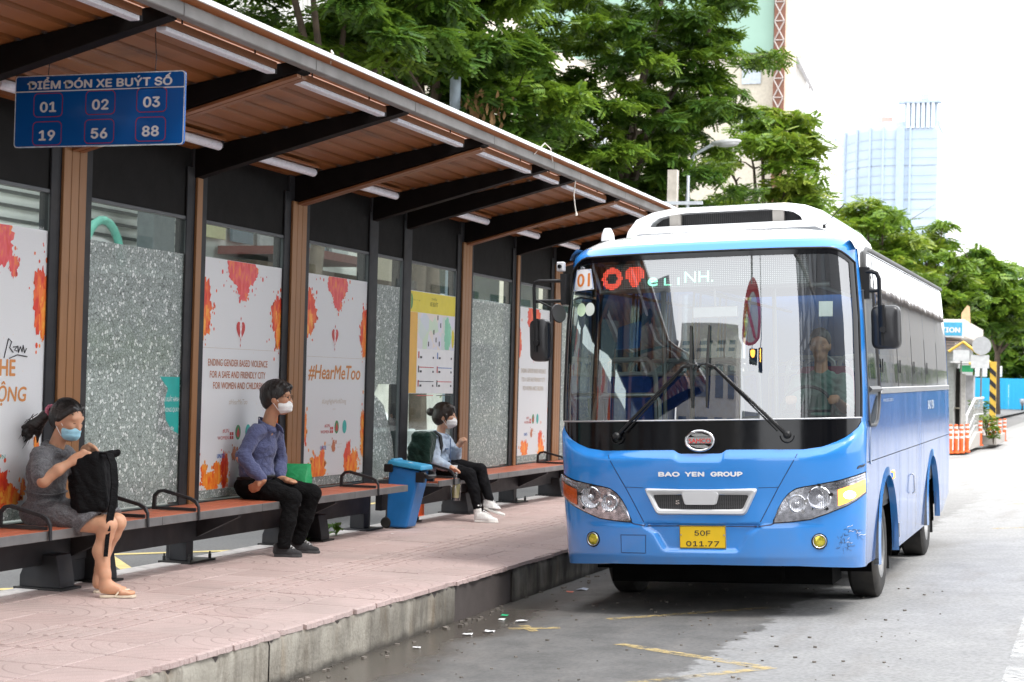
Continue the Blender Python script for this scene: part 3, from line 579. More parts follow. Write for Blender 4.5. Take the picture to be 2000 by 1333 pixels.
t = NT('pastel_map_print'); P = t.coord(); vc = t.n('TexVoronoi', Scale=7.0, Vector=t.mapv(P, (0,1,1))); s_ = t.sep(vc.outputs['Color']); c = t.ramp(s_[0], [(0,(.62,.66,.74)),(.3,(.60,.74,.56)),(.5,(.80,.70,.58)),(.75,(.66,.68,.80)),(1,(.74,.70,.70))]); t.bsdf(Base_Color=c, Roughness=.4)
flat(mp, 'map_print', t.mat, 17.1, 18.21, 2.04, 2.418)
q = MB(); blob(q, 17.98, 2.2, .10, .2, 0, .3, 0, 3, x+.001, (17.1, 18.2, 2.045, 2.41)); q.build('river_print', mat('mint_print', (.25,.62,.42), .4), mp)
q = MB(); blob(q, 18.15, 2.17, .04, .1, 0, .1, 0, 3, x+.0015, (17.1, 18.2, 2.045, 2.41)); q.build('yellow_tab', M_YEL, mp)
q = MB()
for y0, z0 in ((17.55,2.2),(17.62,2.12),(17.75,2.28),(17.4,2.07),(17.72,2.08),(17.66,2.36)): q.add([(x+.0014,y0,z0),(x+.0014,y0+.03,z0),(x+.0014,y0+.03,z0+.05),(x+.0014,y0,z0+.05)], [(0,1,2,3)])
q.build('map_symbol', M_INK, mp)
for r_ in range(3):
    for c_ in range(2):
        y0 = 17.13+.55*c_; z0 = 1.94-.15*r_; m = (M_RED, M_BLUEP, M_INK, M_RED, M_RED, M_INK)[r_*2+c_]
        flat(mp, 'route_line', m, y0, y0+.46, z0-.098, z0-.09, .001); flat(mp, 'route_mark', m, y0, y0+.03, z0, z0+.07, .001); flat(mp, 'route_number', M_INK, y0+.05, y0+.11, z0, z0+.022, .001); flat(mp, 'route_number', M_INK, y0+.42, y0+.46, z0, z0+.022, .001)

# ------------------------------------------------------------------ benches
ZS = .698; SX0, SX1 = -6.745, -6.30
def armrest(par, y):
    b = MB(); T = .012; ox, oz = SX0+.06, ZS
    # flat steel loop: tall at the back, sloping to the front, then down over the seat rail
    out = [(SX0+.10, ZS+.005), (SX0+.10, ZS+.10), (SX0+.125, ZS+.128), (SX0+.16, ZS+.135), (SX1-.06, ZS+.085), (SX1-.02, ZS+.065), (SX1+.004, ZS+.035), (SX1+.012, ZS-.06), (SX1+.024, ZS-.06), (SX1+.02, ZS+.04), (SX1-.005, ZS+.085), (SX1-.05, ZS+.107), (SX0+.17, ZS+.16), (SX0+.115, ZS+.15), (SX0+.075, ZS+.11), (SX0+.07, ZS+.005)]
    q = out[:8]; w = out[8:][::-1]
    for i in range(7):
        b.prism([q[i], q[i+1], w[i+1], w[i]], y-T, y+T, 'y')
    b.prism([(SX0+.10, ZS+.005), (SX1-.01, ZS+.005), (SX1-.01, ZS+.028), (SX0+.10, ZS+.028)], y-T*.9, y+T*.9, 'y')
    return b.build('armrest', M_STEEL, par, bevel=.002)
def leg(par, y, k):
    b = MB()
    if k == 'wide':
        for s in (-1, 1):
            q = [(-6.865, KZ+.015), (-6.55, KZ+.015), (-6.55, KZ+.05), (-6.585, KZ+.235), (-6.80, KZ+.235), (-6.865, KZ+.09)]
            b.prism(q, y+s*.27-.09, y+s*.27+.09, 'y')
        b.box(-6.86, -6.70, y-.2, y+.2, KZ+.02, .60)
        l = b.build('leg', M_STEEL, par, bevel=.004)
        for s in (-1, 1): q = MB(); q.box(-6.89, -6.515, y+s*.27-.12, y+s*.27+.12, KZ, KZ+.016); q.build('base_plate', M_BOLT, l)
    else:
        b.box(-6.85, -6.70, y-.16, y-.05 if k == 'thin' else y+.06, KZ+.016, .58); l = b.build('leg', M_STEEL, par, bevel=.004)
        q = MB(); q.box(-6.90, -6.62, y-.24, y+.17, KZ, KZ+.016); q.build('base_plate', M_BOLT, l)
        for dx in (-6.87, -6.65):
            for dy in (-.20, .13): q = MB(); q.lathe([(.014,0),(.014,.035),(.008,.036),(.008,.055)], (dx, y+dy, KZ+.016), (0,0,1), 6); q.build('bolt', M_BOLT, l)
def bench(y0, y1, segs, arms, legs, label):
    t = tag(empty('bench', (-6.52, (y0+y1)/2, KZ)), label, 'bench', 'slatted benches along the shelter wall')
    for a, c in zip(segs[:-1], segs[1:]):
        nS = 4; w = (SX1-.012-SX0)/nS
        for i in range(nS):
            b = MB(); x0 = SX0+i*w; b.box(x0+.004, x0+w-.004, a+.004, c-.004, ZS-.028, ZS+rng.normal(0, .001)); b.build('slat', M_SLAT, t, bevel=.003, org=(x0, (a+c)/2, ZS))
        b = MB(); b.box(SX1-.012, SX1, a+.003, c-.003, ZS-.062, ZS-.001); b.box(SX0, SX1-.012, a+.003, a+.02, ZS-.06, ZS-.03); b.box(SX0, SX1-.012, c-.02, c-.003, ZS-.06, ZS-.03); b.build('seat_rail', M_SEATF, t, bevel=.003)
    b = MB(); b.box(-6.78+.022, -6.69, y0, y1-.02, .412, .598); b.build('beam', M_STEEL, t, bevel=.004)
    for y in legs:
        q = MB(); q.prism([(-6.69,.44),(-6.69,.635),(-6.33,.635),(-6.33,.612)], y-.03, y+.03, 'y'); q.build('bracket', M_STEEL, t, bevel=.003)
    for y in arms: armrest(t, y)
    kk = {p[0]: p[1] for p in POSTS}
    for y in legs: leg(t, y, kk[y])
    return t
bench(4.4, 15.72, [4.4, 6.2, 8.2, 10.0, 11.05, 12.62, 14.45, 15.72], [6.0, 7.8, 9.62, 10.82, 11.55, 14.95], [5.25, 7.0, 8.75, 10.515, 12.29, 14.115, 15.855][:-1], 'long bench of red-brown slats with the woman and the man sitting on it')
bench(16.0, 25.0, [16.55, 18.4, 20.1, 21.9, 23.4, 25.0], [16.95, 20.95, 22.1, 23.1], [16.75, 18.48, 20.315, 22.0, 23.75], 'farther slatted bench with the girl in the denim jacket sitting on it')
b = MB(); b.box(-6.85, -6.70, 15.60, 15.72, KZ+.016, .412); b.box(-6.90, -6.62, 15.5, 15.9, KZ, KZ+.016, 0)
b.build('leg', M_STEEL, bpy.data.objects['bench'], bevel=.004)

# ------------------------------------------------------------------ hanging route sign
SY = 9.2; sx0, sx1, sz0, sz1 = -6.355, -5.18, 3.079, 3.521
M_SBLUE = mat('sign_blue', (.005,.10,.38), .22, var=.06, vscale=2, coat=.3)
def rrect(x0, x1, z0, z1, r, n=5):
    P = []
    for cx, cz, a0 in ((x1-r, z1-r, 0), (x0+r, z1-r, PI/2), (x0+r, z0+r, PI), (x1-r, z0+r, 1.5*PI)):
        for i in range(n+1): a = a0 + PI/2*i/n; P.append((cx+r*math.cos(a), cz+r*math.sin(a)))
    return P
b = MB(); b.prism(rrect(sx0, sx1, sz0, sz1, .022), SY, SY+.018, 'y'); sg = tag(b.build('route_sign', M_SBLUE, org=((sx0+sx1)/2, SY, sz0)), 'blue hanging sign listing bus routes 01 02 03 19 56 88', 'sign')
sw, sh = sx1-sx0, sz1-sz0; fy = SY-.0015
b = MB(); put_text(b, 'ĐIỂM ĐÓN XE BUÝT SỐ', .066, lambda p, q: ((sx0+sx1)/2+p, fy, sz1-.083+q), width=sw*.85, bold=.055, font='inter'); b.build('lettering', M_WHITE, sg)
b = MB(); b.add([(sx0+.004,fy,sz1-.102),(sx1-.004,fy,sz1-.102),(sx1-.004,fy,sz1-.095),(sx0+.004,fy,sz1-.095)], [(0,1,2,3)]); b.build('divider_line', M_WHITE, sg)
def ring_strip(b, outer, inner, y): n = len(outer); b.add([(p[0], y, p[1]) for p in outer] + [(p[0], y, p[1]) for p in inner], [(i, (i+1) % n, n+(i+1) % n, n+i) for i in range(n)])
b = MB(); ring_strip(b, rrect(sx0, sx1, sz0, sz1, .022), rrect(sx0+.006, sx1-.006, sz0+.006, sz1-.006, .018), fy+.0007); b.build('edge_border', mat('worn_edge_white', (.7,.72,.74), .5, var=.3, vscale=30), sg)
for i, (s, u, v) in enumerate((('01', .202, .415), ('02', .513, .402), ('03', .812, .388), ('19', .200, .808), ('56', .511, .797), ('88', .810, .784))):
    cx = sx0+sw*u; cz = sz1-sh*v; b = MB(); ring_strip(b, rrect(cx-.103, cx+.103, cz-.074, cz+.074, .03), rrect(cx-.0985, cx+.0985, cz-.0695, cz+.0695, .026), fy); o = b.build('number_frame', mat('sign_red', (.42,.02,.03), .4), sg)
    b = MB(); put_text(b, s, .083, lambda p, q: (cx+p, fy, cz-.041+q), width=.108, bold=.05, font='inter'); b.build('number', M_WHITE, o)
for x in (-6.13, -5.39): b = MB(); b.tube([(x, SY+.009, sz1-.01), (x+.01, SY+.005, sz1+.08), (x, SY, zr(x)+.01)], .003, 5); b.build('hanging_wire', M_INK, sg)

# ------------------------------------------------------------------ strip lights under the roof
def strip_light(x, a, c, z, label, front=True):
    t = tag(empty('strip_light', (x, (a+c)/2, z)), label, 'strip light', 'strip lights under the shelter roof')
    b = MB()
    if front: b.box(x-.035, x+.035, a, c, z+.028, z+.075)
    else: b.box(x-.05, x+.05, a, c, z+.05, z+.075)
    b.build('housing', M_LIN if front else M_ROOF, t, bevel=.003)
    b = MB()
    if front: b.box(x-.033, x+.033, a+.01, c-.02, z-.002, z+.027)
    else: b.tube([(x, a+.02, z+.012), (x, c-.02, z+.012)], .036, 12)
    b.build('tube_cover', M_TUBE, t, bevel=.004 if front else None, smooth=40)
    b = MB(); b.box(x-.034, x+.034, c-.02, c+.004, z, z+.05); b.build('end_cap', M_STEEL, t)
    # hangers up to the roof
    b = MB(); [b.tube([(x, q, z+.06), (x, q, zr(x)+.02)], .006, 6) for q in (a+.25, c-.25)]; b.build('hanger', M_BOLT, t)
spans = [(5.4,6.85,'above the near end out of view'),(7.15,8.6,'above the blue route sign'),(8.86,10.3,'just past the blue route sign'),(10.66,12.15,'second bay past the route sign'),(12.38,13.86,'third bay past the route sign'),(14.25,15.72,'fourth bay past the route sign'),(15.95,16.62,'short one in the narrow bay'),(16.87,18.36,'above the girl and the map board'),(18.6,20.2,'above the pebble-pattern pane beyond the girl'),(20.42,21.9,'last one before the bus roof')]
for a, c, w in spans:
    strip_light(-5.16, a, c, 3.69, 'flat strip light at the eave, ' + w)
    if c - a > 1: strip_light(-6.44, a+.25, c-.15, 3.46, 'round tube light along the back wall, ' + w, False)
b = MB(); b.tube([(-5.0, 16.75, 3.74), (-5.01, 16.74, 3.6), (-5.0, 16.75, 3.5), (-4.985, 16.76, 3.41)], .006, 6); b.lathe([(.012,0),(.014,.02),(.005,.04)], (-4.985,16.76,3.39), (0,0,1), 8)
tag(b.build('loose_wire', mat('pale_cable', (.7,.66,.6), .5), org=(-5,16.75,3.4), smooth=40), 'loose pale wire dangling from the eave beam', 'wire')
b = MB(); b.tube([(-4.94,15.2,3.80),(-4.9,15.4,3.93),(-4.89,15.55,3.90),(-4.93,15.75,3.80)], .005, 5); b.tube([(-4.95,10.75,3.83),(-4.9,10.65,3.90),(-4.87,10.62,3.87)], .005, 5); tag(b.build('cable_tie', mat('pale_cable', (.7,.66,.6)), org=(-4.9,15.4,3.8)), 'pale cable ends sticking up over the eave', 'cable')
# ------------------------------------------------------------------ the bus (built in its own frame: a to its off side, b to the rear, z up)
def rx_(t): return Matrix(((1,0,0),(0,math.cos(t),-math.sin(t)),(0,math.sin(t),math.cos(t))))
def ry_(t): return Matrix(((math.cos(t),0,-math.sin(t)),(0,1,0),(math.sin(t),0,math.cos(t))))
def rz_(t): return Matrix(((math.cos(t),math.sin(t),0),(-math.sin(t),math.cos(t),0),(0,0,1)))
BUSM = (rz_(.0026) @ ry_(.0423) @ rx_(.0086)).to_4x4(); BUSM.translation = Vector((-2.738, 12.738, .012))
bus = bpy.data.objects.new('bus', None); COL.objects.link(bus); bus.matrix_world = BUSM; ORG['bus'] = Vector((0,0,0))
tag(bus, 'blue single-deck bus with white roof pod, wipers and yellow number plate', 'bus')
NS, DB = 2.6, .45
def ip(z, xs, ys): return float(np.interp(z, xs, ys))
def Wd(z): return ip(z, [.3,.9,1.65,2.2,2.74,2.80,2.87,2.91,2.93], [1.13,1.16,1.165,1.15,1.11,1.05,.93,.72,.45])
def B0(z): return ip(z, [.3,.45,1.2,1.46,2.0,2.72,2.78,2.85,2.9,2.93], [.03,0,0,.02,.085,.2,.25,.36,.55,.9])
def PS(phi, z, off=0.0):
    s = math.sin(abs(phi)); c = math.cos(phi); w = Wd(z); sg_ = 1 if phi >= 0 else -1
    u = s**(2/NS); v = max(c, 0)**(2/NS); a = w*u; b_ = B0(z) + DB*(1-v)
    if off:
        ga = u**(NS-1)/w; gb = -v**(NS-1)/DB; L = math.hypot(ga, gb) or 1; a += off*ga/L; b_ += off*gb/L
    return (sg_*a, b_, z)
def phi_of(a, z): x = min(abs(a)/Wd(z), 1); return math.copysign(math.asin(x**(NS/2)), a)
def PA(a, z, off=0.0): return PS(phi_of(a, z), z, off)
def paint(name, c, dirtk=.0, rough=.16, coat=.8):
    t = NT(name); P = t.coord(); n = t.noise(1.3, 4, P); col = t.mix(t.fr(n, .3, .7), tuple(x*.94 for x in c), tuple(min(1, x*1.06) for x in c))
    rg = rough
    if dirtk:
        d = t.fr(t.noise(1.0, 6, t.mapv(P, (3, 3, .5))), .46, .76); col = t.mix(t.math('MULTIPLY', d, dirtk), col, (.33,.36,.42)); rg = t.n('MapRange', Value=d, i3=rough, i4=.34).outputs[0]
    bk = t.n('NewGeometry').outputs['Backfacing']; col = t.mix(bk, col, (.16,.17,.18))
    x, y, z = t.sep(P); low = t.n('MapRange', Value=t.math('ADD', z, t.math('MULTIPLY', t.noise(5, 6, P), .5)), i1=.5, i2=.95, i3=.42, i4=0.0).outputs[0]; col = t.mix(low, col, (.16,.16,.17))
    return t.bsdf(Base_Color=col, Roughness=rg, Coat_Weight=coat, Coat_Roughness=.05, Normal=t.bump(t.noise(1.6, 2, P), .04, .02))
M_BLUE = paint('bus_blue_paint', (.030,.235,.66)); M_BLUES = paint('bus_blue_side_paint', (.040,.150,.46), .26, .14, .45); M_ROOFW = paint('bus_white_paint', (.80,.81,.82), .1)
M_GLOSSB = mat('gloss_black', (.003,.003,.004), .10, coat=.1, var=.1, spec=.35); M_CHROME = mat('chrome', (.72,.72,.74), .12, 1.0, var=.05); M_BRUSH = mat('brushed_aluminium', (.50,.50,.51), .38, .8, var=.12)
M_RUB = mat('black_rubber', (.014,.014,.014), .62, var=.25); M_TYRE = mat('tyre_rubber', (.022,.021,.02), .82, var=.3, bump=.3, dirt=.4); M_HUB = mat('dull_wheel_steel', (.20,.20,.20), .5, .5, var=.3, dirt=.4)
M_PLATE = mat('plate_yellow', (.78,.50,.012), .35, var=.05); M_LENS = glass('clear_lamp_lens', (.95,.95,.95), 1.0, .0, 0, 1.5)
def zb(a): return ip(abs(a), [0,.155,.2,.5,.75,.885,.98,1.04,1.08,1.12,1.141,1.2], [1.208,1.208,1.236,1.235,1.232,1.25,1.285,1.315,1.345,1.385,1.43,1.43])
def zbot(a): return ip(abs(a), [0,.7,1.0,1.2], [.394,.388,.37,.352])
def sm(x, a, b_): t = min(max((x-a)/(b_-a), 0), 1); return t*t*(3-2*t)
def foff(a, z):
    d = zb(a) - z; o = .040*sm(d, -.005, .07) - .018*sm(d, .09, .40)
    o += .010*sm(.69-z, 0, .02)*(1 if abs(a) < .6 else max(0, 1-(abs(a)-.6)/.3))
    wt = ip(z, [.49,.52,.62,.665], [.265,.285,.345,.42]); ins = sm(wt+.02-abs(a), 0, .04)*sm(z, .482, .512)*sm(.70-z, 0, .02)
    return o - .028*ins
_a = np.concatenate([np.linspace(-1.0, 1.0, 113)]); _m = [phi_of(a, .9) for a in _a]; PH = [R(x) for x in np.linspace(-90, math.degrees(_m[0])-1, 22)] + _m + [R(x) for x in np.linspace(math.degrees(_m[-1])+1, 90, 22)]
VS = list(np.linspace(0, 1, 84))
def LF(phi, v):
    a0 = PS(phi, .9)[0]; k = max(math.cos(phi), 0)**.45; z = zbot(a0) + (zb(a0)-zbot(a0))*v; a = PS(phi, z)[0]; return PS(phi, z, foff(a, z)*k)
b = MB(); b.grid(LF, PH, VS)
b.grid(lambda phi, v: (lambda p: (p[0]*(1-.06*v), p[1]+.10*v, p[2]-.012*v))(LF(phi, 0)), PH, [1, 0])
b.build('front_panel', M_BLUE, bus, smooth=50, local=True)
# black mask below the glass, windscreen, border, header, pillars
_m = [phi_of(a, 1.6) for a in np.linspace(-1.06, 1.06, 61)]; PG = [R(x) for x in np.linspace(-77, math.degrees(_m[0])-1, 8)] + _m + [R(x) for x in np.linspace(math.degrees(_m[-1])+1, 77, 8)]
def zt(phi): a = abs(PS(phi, 2.7)[0]); return 2.716 - (.10*((a-.93)/.155)**2 if a > .93 else 0)
ZL = 1.455
b = MB(); b.grid(lambda p, v: (lambda a: PS(p, zb(a)-.012+(ZL-zb(a)+.012)*v, -.003))(PS(p, 1.3)[0]), PG, list(np.linspace(0,1,10))); b.build('front_mask', M_GLOSSB, bus, smooth=40, local=True)
b = MB(); b.grid(lambda p, v: PS(p, ZL+(zt(p)-ZL)*v, -.004), PG, list(np.linspace(0,1,26))); ws = b.build('windscreen', M_WSG, bus, smooth=60, local=True)
b = MB()
def side_in(v): return R(69.5)
for s in (-1, 1): b.grid(lambda q, v: (lambda ph: PS(ph, ZL+(zt(ph)-ZL)*v, .0012))(s*(R(77.2)+(side_in(v)-R(77.2))*q)), [0, .33, .66, 1], list(np.linspace(0,1,26)))
b.grid(lambda p, v: PS(p, zt(p)-.042+.044*v, .0008), PG, [0, .5, 1]); b.build('glass_border', M_GLOSSB, ws, smooth=40, local=True)
b = MB(); b.tube([PS(p, ZL, .004) for p in PG], .006, 6); b.build('trim_strip', M_BRUSH, ws, smooth=60, local=True)
b = MB(); pts = [PS(R(s*77.3), z, .003) for s in (1,) for z in np.linspace(ZL, zt(R(77)), 14)] + [PS(p, zt(p)+.004, .003) for p in PG[::-1]] + [PS(R(-77.3), z, .003) for z in np.linspace(zt(R(77)), ZL, 14)]
b.tube(pts, .008, 6); b.build('rubber_seal', M_RUB, ws, smooth=60, local=True)
PB = [R(x) for x in np.linspace(-90, -77.4, 6)] + PG + [R(x) for x in np.linspace(77.4, 90, 6)]
b = MB(); b.grid(lambda p, v: (lambda z0: PS(p, z0+(2.80-z0)*v))(zt(p)+.004 if abs(p) < R(77.3) else zt(R(77))), PB, list(np.linspace(0,1,10)))
for s in (-1, 1): b.grid(lambda q, v: PS(s*(R(77.3)+(R(90)-R(77.3))*q), 1.43+(zt(R(77))-1.43)*v), [0,.25,.5,.75,1], list(np.linspace(0,1,20)), flip=s < 0)
b.build('windscreen_surround', M_BLUE, bus, smooth=50, local=True)
# roof
LEN = 7.72
ZR = list(np.concatenate([np.linspace(2.80, 2.86, 6), [2.88, 2.9, 2.915, 2.93]]))
b = MB()
def loop(z, n=36):
    P = [PS(R(x), z) for x in np.linspace(-90, 90, n)]; w = Wd(z); L = LEN - .12 - (z-2.8)*2.2
    return [(-w, L, z)] + [(-w, 2.6+(L-2.6)*t, z) for t in (.6, .3, 0)] + P + [(w, 2.6+(L-2.6)*t, z) for t in (0, .3, .6)] + [(w, L, z)]
LP = [loop(z) for z in ZR]; n = len(LP[0]); V = [p for l in LP for p in l]
b.add(V, [(i*n+j, i*n+j+1, (i+1)*n+j+1, (i+1)*n+j) for i in range(len(ZR)-1) for j in range(n-1)] + [tuple((len(ZR)-1)*n+j for j in range(n))]); b.build('roof', M_ROOFW, bus, smooth=50, local=True)
# sides
def arch(y, c): u = abs((y-c)/.615); return .30+.66*(1-u**2.5)**(1/2.5) if u < 1 else None
YS = sorted(set([.45,.5,.58,.7,.85,1.0] + [round(1.70-.615+1.23*i/24, 4) for i in range(25)] + [2.5,3,3.5,4,4.5] + [round(5.59-.615+1.23*i/24, 4) for i in range(25)] + [6.4,6.9,7.15,7.3,7.5,7.62,7.70]))
def skirt(y):
    for c in (1.70, 5.59):
        q = arch(y, c)
        if q: return q
    return ip(y, [.45,.58,1.05,2.3,7.0,7.3,7.7], [.352,.36,.35,.30,.30,.37,.46])
def sidepanel(s):
    b = MB(); b.grid(lambda y, v: (lambda z: (s*(Wd(z)+.001), y + (0 if y > .46 else B0(z)-.0), z))(skirt(y)+(1.115-skirt(y))*v), YS, list(np.linspace(0,1,8)), flip=s < 0); b.build('lower_side_panel', M_BLUES, bus, smooth=30, local=True)
    b = MB(); b.grid(lambda y, z: (s*(Wd(z)+.001), y + (0 if y > .46 else B0(z)), z), [.45,.6] if 0 else [.45,1.3,2.5,4,5.5,7.0,7.72], [1.122,1.25,1.4,1.5,1.62], flip=s < 0); b.build('upper_side_panel', M_BLUES, bus, smooth=30, local=True)
    b = MB(); b.box(*sorted((s*1.13, s*1.1755)), 1.34, 7.72, 1.622, 1.672); b.build('belt_rail', M_BRUSH, bus, local=True, bevel=.006)
    b = MB(); b.box(*sorted((s*1.12, s*1.156)), .5, 7.70, 1.114, 1.123); b.build('panel_seam', M_RUB, bus, local=True)
    for y in (2.62, 3.3, 4.05, 4.75, 6.5): q = MB(); q.grid(lambda u, z: (s*(Wd(z)+.0025), y+.006*u, z), [0, 1], [.32,.6,.9,1.112], flip=s < 0); q.build('panel_gap', M_RUB, bus, local=True)
    for c in (1.70, 5.59):
        b = MB(); P = [(c-.63, .305)] + [(c+.615*math.sin(t), .30+.66*max(0, math.cos(t))**.8) for t in np.linspace(-PI/2, PI/2, 25)] + [(c+.63, .305)]
        Q = []
        for i, (y, z) in enumerate(P): dx, dz = y-c, (z-.3)/.66*.6; L = math.hypot(dx, dz) or 1; Q.append((y+dx/L*.075, z+max(dz, 0)/L*.075))
        o1 = s*1.158; o2 = s*1.172
        n_ = len(P); b.add([(o2, *p) for p in P] + [(o1+s*.003, *p) for p in Q] + [(s*1.115, *p) for p in P], [(i, i+1, n_+i+1, n_+i) if s > 0 else (n_+i, n_+i+1, i+1, i) for i in range(n_-1)] + [(2*n_+i, 2*n_+i+1, i+1, i) for i in range(n_-1)]); b.build('wheel_arch', M_BLUE, bus, smooth=30, local=True)
        b = MB(); b.box(*sorted((s*.60, s*.62)), c-.66, c+.66, .25, 1.0); b.box(*sorted((s*.6, s*1.1)), c-.66, c-.64, .25, 1.0); b.box(*sorted((s*.6, s*1.1)), c+.64, c+.66, .25, 1.0); b.box(*sorted((s*.6, s*1.12)), c-.66, c+.66, .985, 1.0); b.build('wheel_housing', M_MATTE, bus, local=True)
    # glazing: dark pillars behind, panes proud of them
    b = MB()
    for y0, y1 in ((1.255, 1.40), (1.40, 7.70)): pass
    z0, z1 = 1.672, 2.715
    edges = [1.36, 2.62, 3.80, 5.05, 6.35, 7.60]
    for i in range(5):
        q = MB(); q.grid(lambda y, z: (s*(Wd(z)+.004+(.006*math.sin(3*y+5*z) if 0 else 0)), y, z), list(np.linspace(edges[i]+.006, edges[i+1]-.006, 8)), list(np.linspace(z0, z1, 8)), flip=s < 0); w_ = q.build('side_window', M_SIDEG, bus, smooth=60, local=True)
        if i in (0, 1, 2, 3): q = MB(); q.box(*sorted((s*1.168, s*1.176)), edges[i]+.10, edges[i]+.125, 1.79, 1.90); q.build('window_catch', M_BLACK, w_, local=True)
    for y in edges[1:-1]:
        q = MB(); q.grid(lambda u, z: (s*(Wd(z)+.005), y-.02+.04*u, z), [0, 1], [z0, 2.1, z1], flip=s < 0); q.build('window_divider', M_RUB, bus, local=True)
    for y in (1.30, 2.62, 3.8, 5.05, 6.35, 7.66):
        q = MB(); q.grid(lambda u, z: (s*(Wd(z)-.03), y-.05+.10*u, z), [0, 1], [z0, 2.1, z1], flip=s < 0); q.build('body_pillar', M_BLACK, bus, local=True)
    # drip rail
    b = MB(); P = [(s*(Wd(1.95)+.012), .80, 2.50), (s*(Wd(2.6)+.012), .80, 2.60), (s*(Wd(2.68)+.012), .86, 2.70), (s*(1.118), 1.02, 2.748), (s*1.118, 1.3, 2.752), (s*1.118, 7.60, 2.752)]
    b.tube(P, .017, 6, flat=1.2); b.build('drip_rail', mat('grey_rubber', (.09,.09,.09), .6), bus, smooth=60, local=True)
    b = MB(); b.grid(lambda y, z: (s*Wd(z), y, z), [.45,1.3,4,7.6], [2.715,2.76,2.80], flip=s < 0); b.build('cant_panel', M_ROOFW, bus, smooth=50, local=True)
    # cab window with its dropped sill
    q = MB(); P = [(.56,1.42),(.62,1.39),(.95,1.385),(1.10,1.42),(1.2,1.52),(1.255,1.66),(1.255,2.44),(.80,2.44),(.56,2.40)]
    q.add([(s*(Wd(z)+.003), y, z) for y, z in P], [tuple(range(len(P)))] if s > 0 else [tuple(range(len(P)-1,-1,-1))]); q.build('cab_window', M_SIDEG, bus, local=True)
    q = MB(); loopP = [(s*(Wd(z)+.006), y, z) for y, z in P]; q.tube(loopP+[loopP[0]], .011, 6); q.tube([(s*1.172,.6,1.66),(s*1.172,1.26,1.66)], .024, 4); q.build('cab_window_frame', mat('dark_grey_trim', (.06,.06,.062), .5), bus, local=True, smooth=60)
    q = MB(); q.grid(lambda u, z: (s*(Wd(z)+.002), 1.262+.09*u, z), [0, 1], [1.62, 2.1, 2.72], flip=s < 0); q.build('door_pillar', M_GLOSSB, bus, local=True)
    q = MB(); q.grid(lambda u, z: (s*(Wd(z)+.002), .56+.70*u, z), [0,.4,1], [2.46, 2.6, 2.715], flip=s < 0); q.build('quarter_window', M_SIDEG, bus, local=True)
    q = MB(); q.grid(lambda u, z: (s*(Wd(z)), .45+B0(z)*1.0+(.56-.45-B0(z))*u, z), [0, 1], [1.3,1.43,1.7,2.0,2.3,2.6,2.72], flip=s < 0); q.build('front_pillar', M_BLUE, bus, smooth=40, local=True)
sidepanel(1); sidepanel(-1)
# marks and fittings on the off side
b = MB(); b.box(1.15, 1.172, 2.02, 2.16, .905, .985); mk = b.build('side_marker', mat('amber_lens', (.75,.28,.02), .2, emit=((1,.45,.05), .5)), bus, bevel=.012, local=True)
b = MB(); b.box(1.155, 1.172, 1.985, 2.02, .925, .965); b.build('marker_bracket', M_BLUE, mk, local=True)
b = MB(); put_text(b, 'BAO YEN', .09, lambda p, q: (1.1675, 5.55+p, 1.44+q), width=.62, bold=.03); b.build('side_lettering', mat('faded_white', (.55,.60,.66), .5), bus, local=True)
b = MB(); put_text(b, 'www.samco.com.vn', .04, lambda p, q: (1.1672, 1.85+p, 1.555+q), width=.7); b.build('script_lettering', mat('faded_silver', (.33,.38,.46), .4), bus, local=True)
b = MB(); P = [(1.1665, .62+.035*math.cos(t), 1.24+.14*math.sin(t)) for t in np.linspace(0, 2*PI, 25)]; b.tube(P, .004, 5); b.build('oval_mark', mat('faded_silver', (.33,.38,.46), .4), bus, local=True)
for y in (3.55,): b = MB(); b.tube([(1.165,y,.70),(1.185,y,.72),(1.185,y,.86),(1.165,y,.88)], .008, 6); b.build('locker_handle', M_BRUSH, bus, smooth=60, local=True)
b = MB(); b.box(1.15,1.168,2.42,2.46,.40,.52); b.build('side_reflector', M_BRUSH, bus, local=True)
# rear wall
b = MB(); b.grid(lambda x, z: (x*Wd(z), 7.72-.03*max(0, z-1.6)-.25*max(0, abs(x)-.9)**1.0*0, z), [-1,-.5,0,.5,1], [.46,1.0,1.62,2.2,2.80]); b.build('rear_panel', M_BLUES, bus, smooth=40, local=True)
# wheels
def wheel(name, a0, a1, y):
    zc = .402 - .0086*y; s = 1 if a1 > 0 else -1; w = abs(a1-a0); c = Vector((a0, y, zc)); 
    t = bpy.data.objects.new(name, None); COL.objects.link(t); t.parent = bus; ORG[t.name] = Vector((0,0,0))
    b = MB(); prof = [(.25,.0),(.34,-.005),(.385,.012),(.402,.03),(.402,w-.03),(.385,w-.012),(.34,w+.005),(.25,w)]; b.lathe(prof, c, (s,0,0), 40, cap=False)
    for k in range(4): pass
    b.build('tyre', M_TYRE, t, smooth=35, local=True)
    b = MB(); b.lathe([(.255,.0),(.255,w),(.235,w-.01),(.215,w-.06),(.10,w-.085),(.085,w-.02),(.06,w-.01),(0.001,w-.01)], c, (s,0,0), 32, cap=False); b.lathe([(.255,0),(.001,.02)], c, (s,0,0), 32, cap=False); b.build('rim', M_HUB, t, smooth=40, local=True)
    b = MB()
    for k in range(6): q = 2*PI*k/6; b.lathe([(.016,0),(.016,.03),(.006,.034)], c + Vector((s*(w-.075), math.cos(q)*.14, math.sin(q)*.14)), (s,0,0), 6)
    b.build('wheel_nut', M_BOLT, t, local=True)
wheel('wheel', .87, 1.10, 1.68); wheel('wheel', -.87, -1.10, 1.68)
for s in (1, -1): wheel('wheel', s*.58, s*.82, 5.58); wheel('wheel', s*.85, s*1.09, 5.58)
